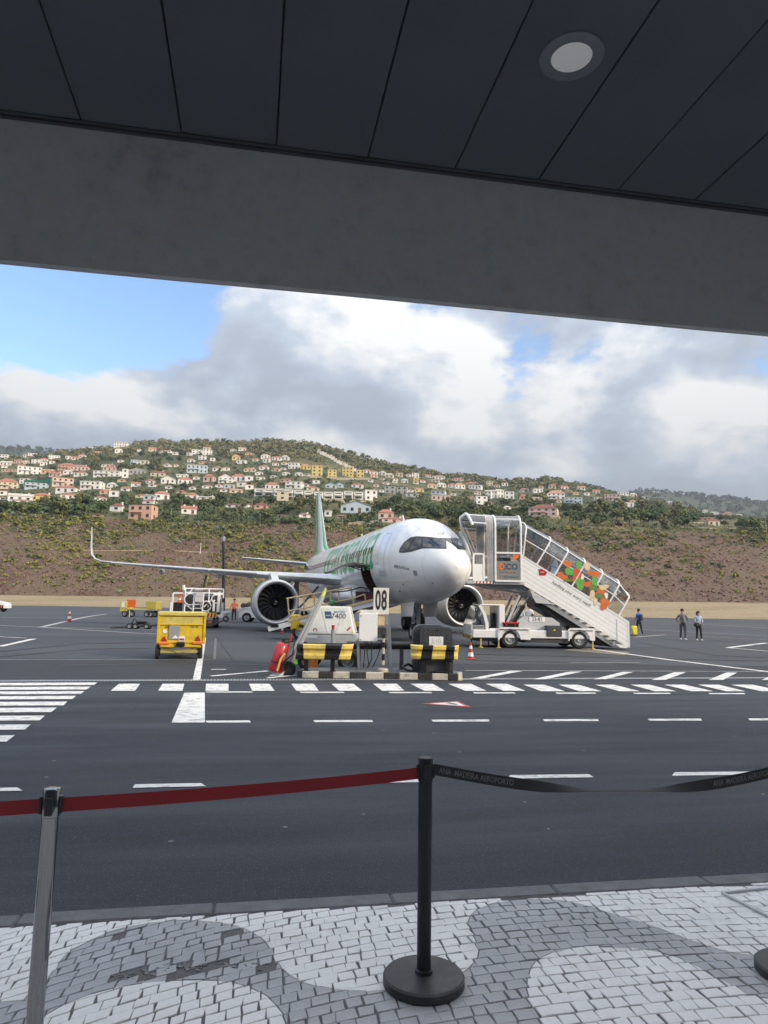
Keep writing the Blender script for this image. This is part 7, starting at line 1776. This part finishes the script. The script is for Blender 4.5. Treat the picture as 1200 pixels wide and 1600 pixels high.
while cnt < 290 and tries < 6000:
    tries += 1
    if tries % 3: c_ = CLUST[rs.integers(len(CLUST))]; x = rs.normal(c_[0], c_[2] * .6); y = rs.normal(c_[1], c_[3] * .7)
    else: x = rs.uniform(-40, 1240); y = interp(x, YT) - 1 - (interp(x, YT) - interp(x, YR)) * rs.uniform(0, .75)
    yt, yr = interp(x, YT), interp(x, YR)
    if not (yr + 2 < y < yt - 1) or not -60 < x < 1260: continue
    d = find_d(x, y); s_ = rs.uniform(3.0, 5.6) * (1.2 if 860 < x < 1080 and y > 790 else 1); hpx = s_ * 1.45 * FPX / d; wpx = s_ * 1.5 * FPX / d
    if blocked(x, y, hpx, wpx, d): continue
    v = int(rs.choice([0, 0, 1, 2, 2, 3, 4])); p_ = terr(x, d)
    lab = ['dark rounded tree between the hillside houses', 'mid green rounded tree between the hillside houses', 'dark rounded tree between the hillside houses', 'tall thin grey green tree on the hillside', 'mid green rounded tree between the hillside houses'][v]
    t = thing('hillside_tree', lab, 'tree', p_, rs.uniform(0, 6.28), ['dark hillside trees', 'mid green hillside trees', 'dark hillside trees', 'tall hillside trees', 'mid green hillside trees'][v])
    t.scale = (s_, s_, s_ * rs.uniform(.85, 1.2)); obj('crown', TV[v][0], t); obj('trunk', TV[v][1], t); cnt += 1
# the rest of the hillside cover reads as one mass: shrubs, small trees, the wooded ridge
def mass(name, label, cat, spots, m_, per, size, rngs, flat=.75):
    Vs, n = [], 0
    for (p_, s_) in spots:
        k = per; cl = [(np.array((rngs.uniform(-.4, .4), rngs.uniform(-.4, .4), rngs.uniform(.2, .7))) * s_ + np.array(p_), np.array((.6, .6, .5)) * s_ * rngs.uniform(.6, 1.1)) for _ in range(3)]
        V, F = leaves(k, rngs, cl, size * s_); Vs.append(V)
    V = np.concatenate(Vs); F = np.arange(len(V)).reshape(-1, 4); o = obj(name, raw_mesh(name, V, F, [m_])); tag(o, label, cat, kind='stuff'); return o
def scatter(n, xr, fr, size, keep=None, block=True):
    out = []; tr_ = 0
    while len(out) < n and tr_ < n * 8:
        tr_ += 1; x = rs.uniform(*xr); yt, yr = interp(x, YT), interp(x, YR); fv = rs.uniform(*fr); y = yt + (yr - yt) * fv
        if keep and not keep(x, y, fv): continue
        d = find_d(x, y); s_ = rs.uniform(*size) * (1 if x < 880 else .55)
        if block and blocked(x, y, s_ * 1.1 * FPX / d, s_ * 1.4 * FPX / d, d): continue
        out.append((tuple(terr(x, d)), s_))
    return out
dryz = lambda x, y: (850 < x < 1150 and y > 812) or (560 < x < 720 and 746 < y < 766) or (620 < x < 740 and y > 808)
mass('shrubbery', 'dark green shrubs and gardens covering the hillside between the houses', 'shrubs', scatter(2600, (-120, 1320), (0, .72), (1.2, 3.2), lambda x, y, fv: not dryz(x, y) or rs.random() < .15), LM['dark'], 34, .20, rs)
mass('shrubbery', 'lighter green shrubs and gardens on the hillside', 'shrubs', scatter(1500, (-120, 1320), (0, .85), (1.0, 2.6), lambda x, y, fv: not dryz(x, y) or rs.random() < .3), LM['mid'], 28, .20, rs)
mass('plantation', 'banana plants filling the field above the bank at the left', 'plants', scatter(520, (-40, 215), (.02, .22), (1.3, 2.0), lambda x, y, fv: y < 802), LM['banana'], 30, .34, rs)
mass('woodland', 'grey green eucalyptus wood along the ridge', 'trees', scatter(2300, (-200, 1320), (.80, 1.0), (3.0, 6.0), lambda x, y, fv: x > 330 or fv > .86 or rs.random() < .25), LM['gum'], 30, .20, rs)
mass('woodland', 'dark pines scattered through the ridge wood', 'trees', scatter(800, (-200, 1320), (.78, 1.0), (3.0, 6.5), lambda x, y, fv: x > 700 or rs.random() < .4), LM['dark'], 30, .20, rs)
# far wooded ridge
sp = []
for _ in range(1500):
    x = rs.uniform(-100, 1320); 
    if 110 < x < 930: continue
    u = rs.random(); d = 2300 - 500 * u ** 1.5; yy = interp(x, YF) + (845 - interp(x, YF)) * clampf((2300 - d) / 800, 0, 1) ** 1.3; sp.append((tuple(at(x, yy, d)), rs.uniform(7, 15)))
mass('woodland', 'bluish wooded ridge far away', 'trees', sp, LM['far'], 26, .22, rs)
# scrub on the bank
def shrub_mesh(m_, seed, n=70):
    r_ = np.random.default_rng(seed); cl = [(np.array((r_.uniform(-.6, .6), r_.uniform(-.6, .6), r_.uniform(.25, .6))), np.array((.5, .5, .42)) * r_.uniform(.7, 1.1)) for _ in range(5)]
    V, F = leaves(n, r_, cl, .20, up=.6); return raw_mesh('bank_shrub', V, F, [m_])
SV = [(shrub_mesh(LM['lime'], 31), 'yellow green shrub on the dry bank', 'yellow green bank shrubs'), (shrub_mesh(LM['lime'], 32), 'yellow green shrub on the dry bank', 'yellow green bank shrubs'), (shrub_mesh(LM['mid'], 33), 'dark green shrub on the dry bank', 'dark green bank shrubs'), (shrub_mesh(LM['sage'], 34), 'grey green agave-like clump on the dry bank', 'grey green bank clumps')]
def bank_spot(maxf=1.0):
    while True:
        x = rs.uniform(-40, 1240); fv = rs.uniform(0, 1) ** (.62 if x < 620 else .45); den = (.9 if x < 330 else .85 if x < 620 else .30 if x < 1060 else .5) * (.18 + .82 * fv ** .9)
        if rs.random() < den * clampf(.45 + 1.3 * vnoise(x * .021, fv * 5.5, 3), .06, 1.0) * 1.6: d = D1 + (D2 - D1) * fv; return x, fv, d
n_ = 0
while n_ < 295:
    x, fv, d = bank_spot(); top = fv > .72
    v = int(rs.choice([0, 1, 0, 1, 2, 3])) if not (top and 230 < x < 650) else int(rs.choice([2, 3, 2, 0])); s_ = rs.uniform(1.0, 1.9) * (1.25 if top else 1)
    me, lab, gp = SV[v]; p_ = terr(x, d); o = obj('bank_shrub', me, None, p_ - Vector((0, 0, .2)), (0, 0, rs.uniform(0, 6.28)), (s_, s_, s_ * rs.uniform(.8, 1.1))); tag(o, lab, 'shrub', gp); n_ += 1
def bank_mass(n, m_, lab, size, per, q, keep=None, ls=.22):
    sp = []
    while len(sp) < n:
        if q: x, fv, d = bank_spot()
        else: x = rs.uniform(-60, 1260); fv = rs.random(); d = D1 + (D2 - D1) * fv
        if keep and not keep(x, fv): continue
        sp.append((tuple(terr(x, d) - Vector((0, 0, .25))), rs.uniform(*size)))
    mass('bank_scrub', lab, 'scrub', sp, m_, per, ls, rs)
bank_mass(1900, LM['lime'], 'small yellow green tufts over the bank', (.6, 1.6), 20, True, None, .2)
bank_mass(900, LM['sage'], 'grey green tufts along the upper bank', (.6, 1.3), 18, True, lambda x, fv: fv > .55 or rs.random() < .2)
bank_mass(900, LM['mid'], 'green tufts along the top of the bank', (.8, 1.6), 18, True, lambda x, fv: fv > .7)
bank_mass(6500, LM['dry'], 'dry brown grass tufts covering the bank', (.35, .8), 7, False, None, .42)
# dry terraces at the right and the fringe of grass at the foot of the bank
sp = []
for _ in range(1500):
    x = rs.uniform(620, 1200); y = rs.uniform(806, interp(x, YT) - .5)
    if not dryz(x, y): continue
    sp.append((tuple(terr(x, find_d(x, y)) - Vector((0, 0, .2))), rs.uniform(.5, 1.0)))
mass('dry_terrace_grass', 'pale dry grass on the terraces above the bank at the right', 'grass', sp, leaf_mat('terrace_grass', (.24, .20, .09)), 9, .4, rs)
d_ = find_d(967, 822); p_ = terr(967, d_)
o = obj('bougainvillea', shrub_mesh(LM['mag'], 55), None, p_, (0, 0, 1), (4.2, 2.5, 2.2)); tag(o, 'dark magenta flowering shrub by the terrace wall at the right', 'shrub')
t = thing('palm_tree', 'thin palm tree at the right edge of the hillside', 'tree', terr(1195, find_d(1195, 829)), 0)
b = MB(); b.cyl((0, 0, -1), (.1, 0, 6), .22, .16, 7); b.build('trunk', TRUNK, t)
b = MB()
for k in range(14):
    a = k * 2.4; dr_ = Vector((math.cos(a), math.sin(a), 0)); sd = Vector((-dr_.y, dr_.x, 0)); P = [Vector((.1, 0, 6)) + dr_ * (u * 2.6) + Vector((0, 0, 1.0 * math.sin(u * 2.6) - u * u * 1.2)) for u in (0, .35, .7, 1)]
    for p0_, p1_ in zip(P[:-1], P[1:]): b.add([p0_ - sd * .25, p0_ + sd * .25, p1_ + sd * .2, p1_ - sd * .2], [(0, 1, 2, 3)])
b.build('crown', LM['mid'], t)
# ================================================================== AIR
b = MB(); b.bx(-4700, 4700, -1000, 3200, -2.2, 580)
hz = b.build('haze', None); hz.data.materials.clear()
hm = bpy.data.materials.new('haze'); hm.use_nodes = True; ht = hm.node_tree; ht.nodes.remove(ht.nodes['Principled BSDF'])
pv = ht.nodes.new('ShaderNodeVolumePrincipled'); pv.inputs['Color'].default_value = (.80, .88, 1.0, 1); pv.inputs['Density'].default_value = 0.00012; pv.inputs['Anisotropy'].default_value = .2
ht.links.new(pv.outputs[0], ht.nodes['Material Output'].inputs['Volume']); hz.data.materials.append(hm); tag(hz, kind='stuff')
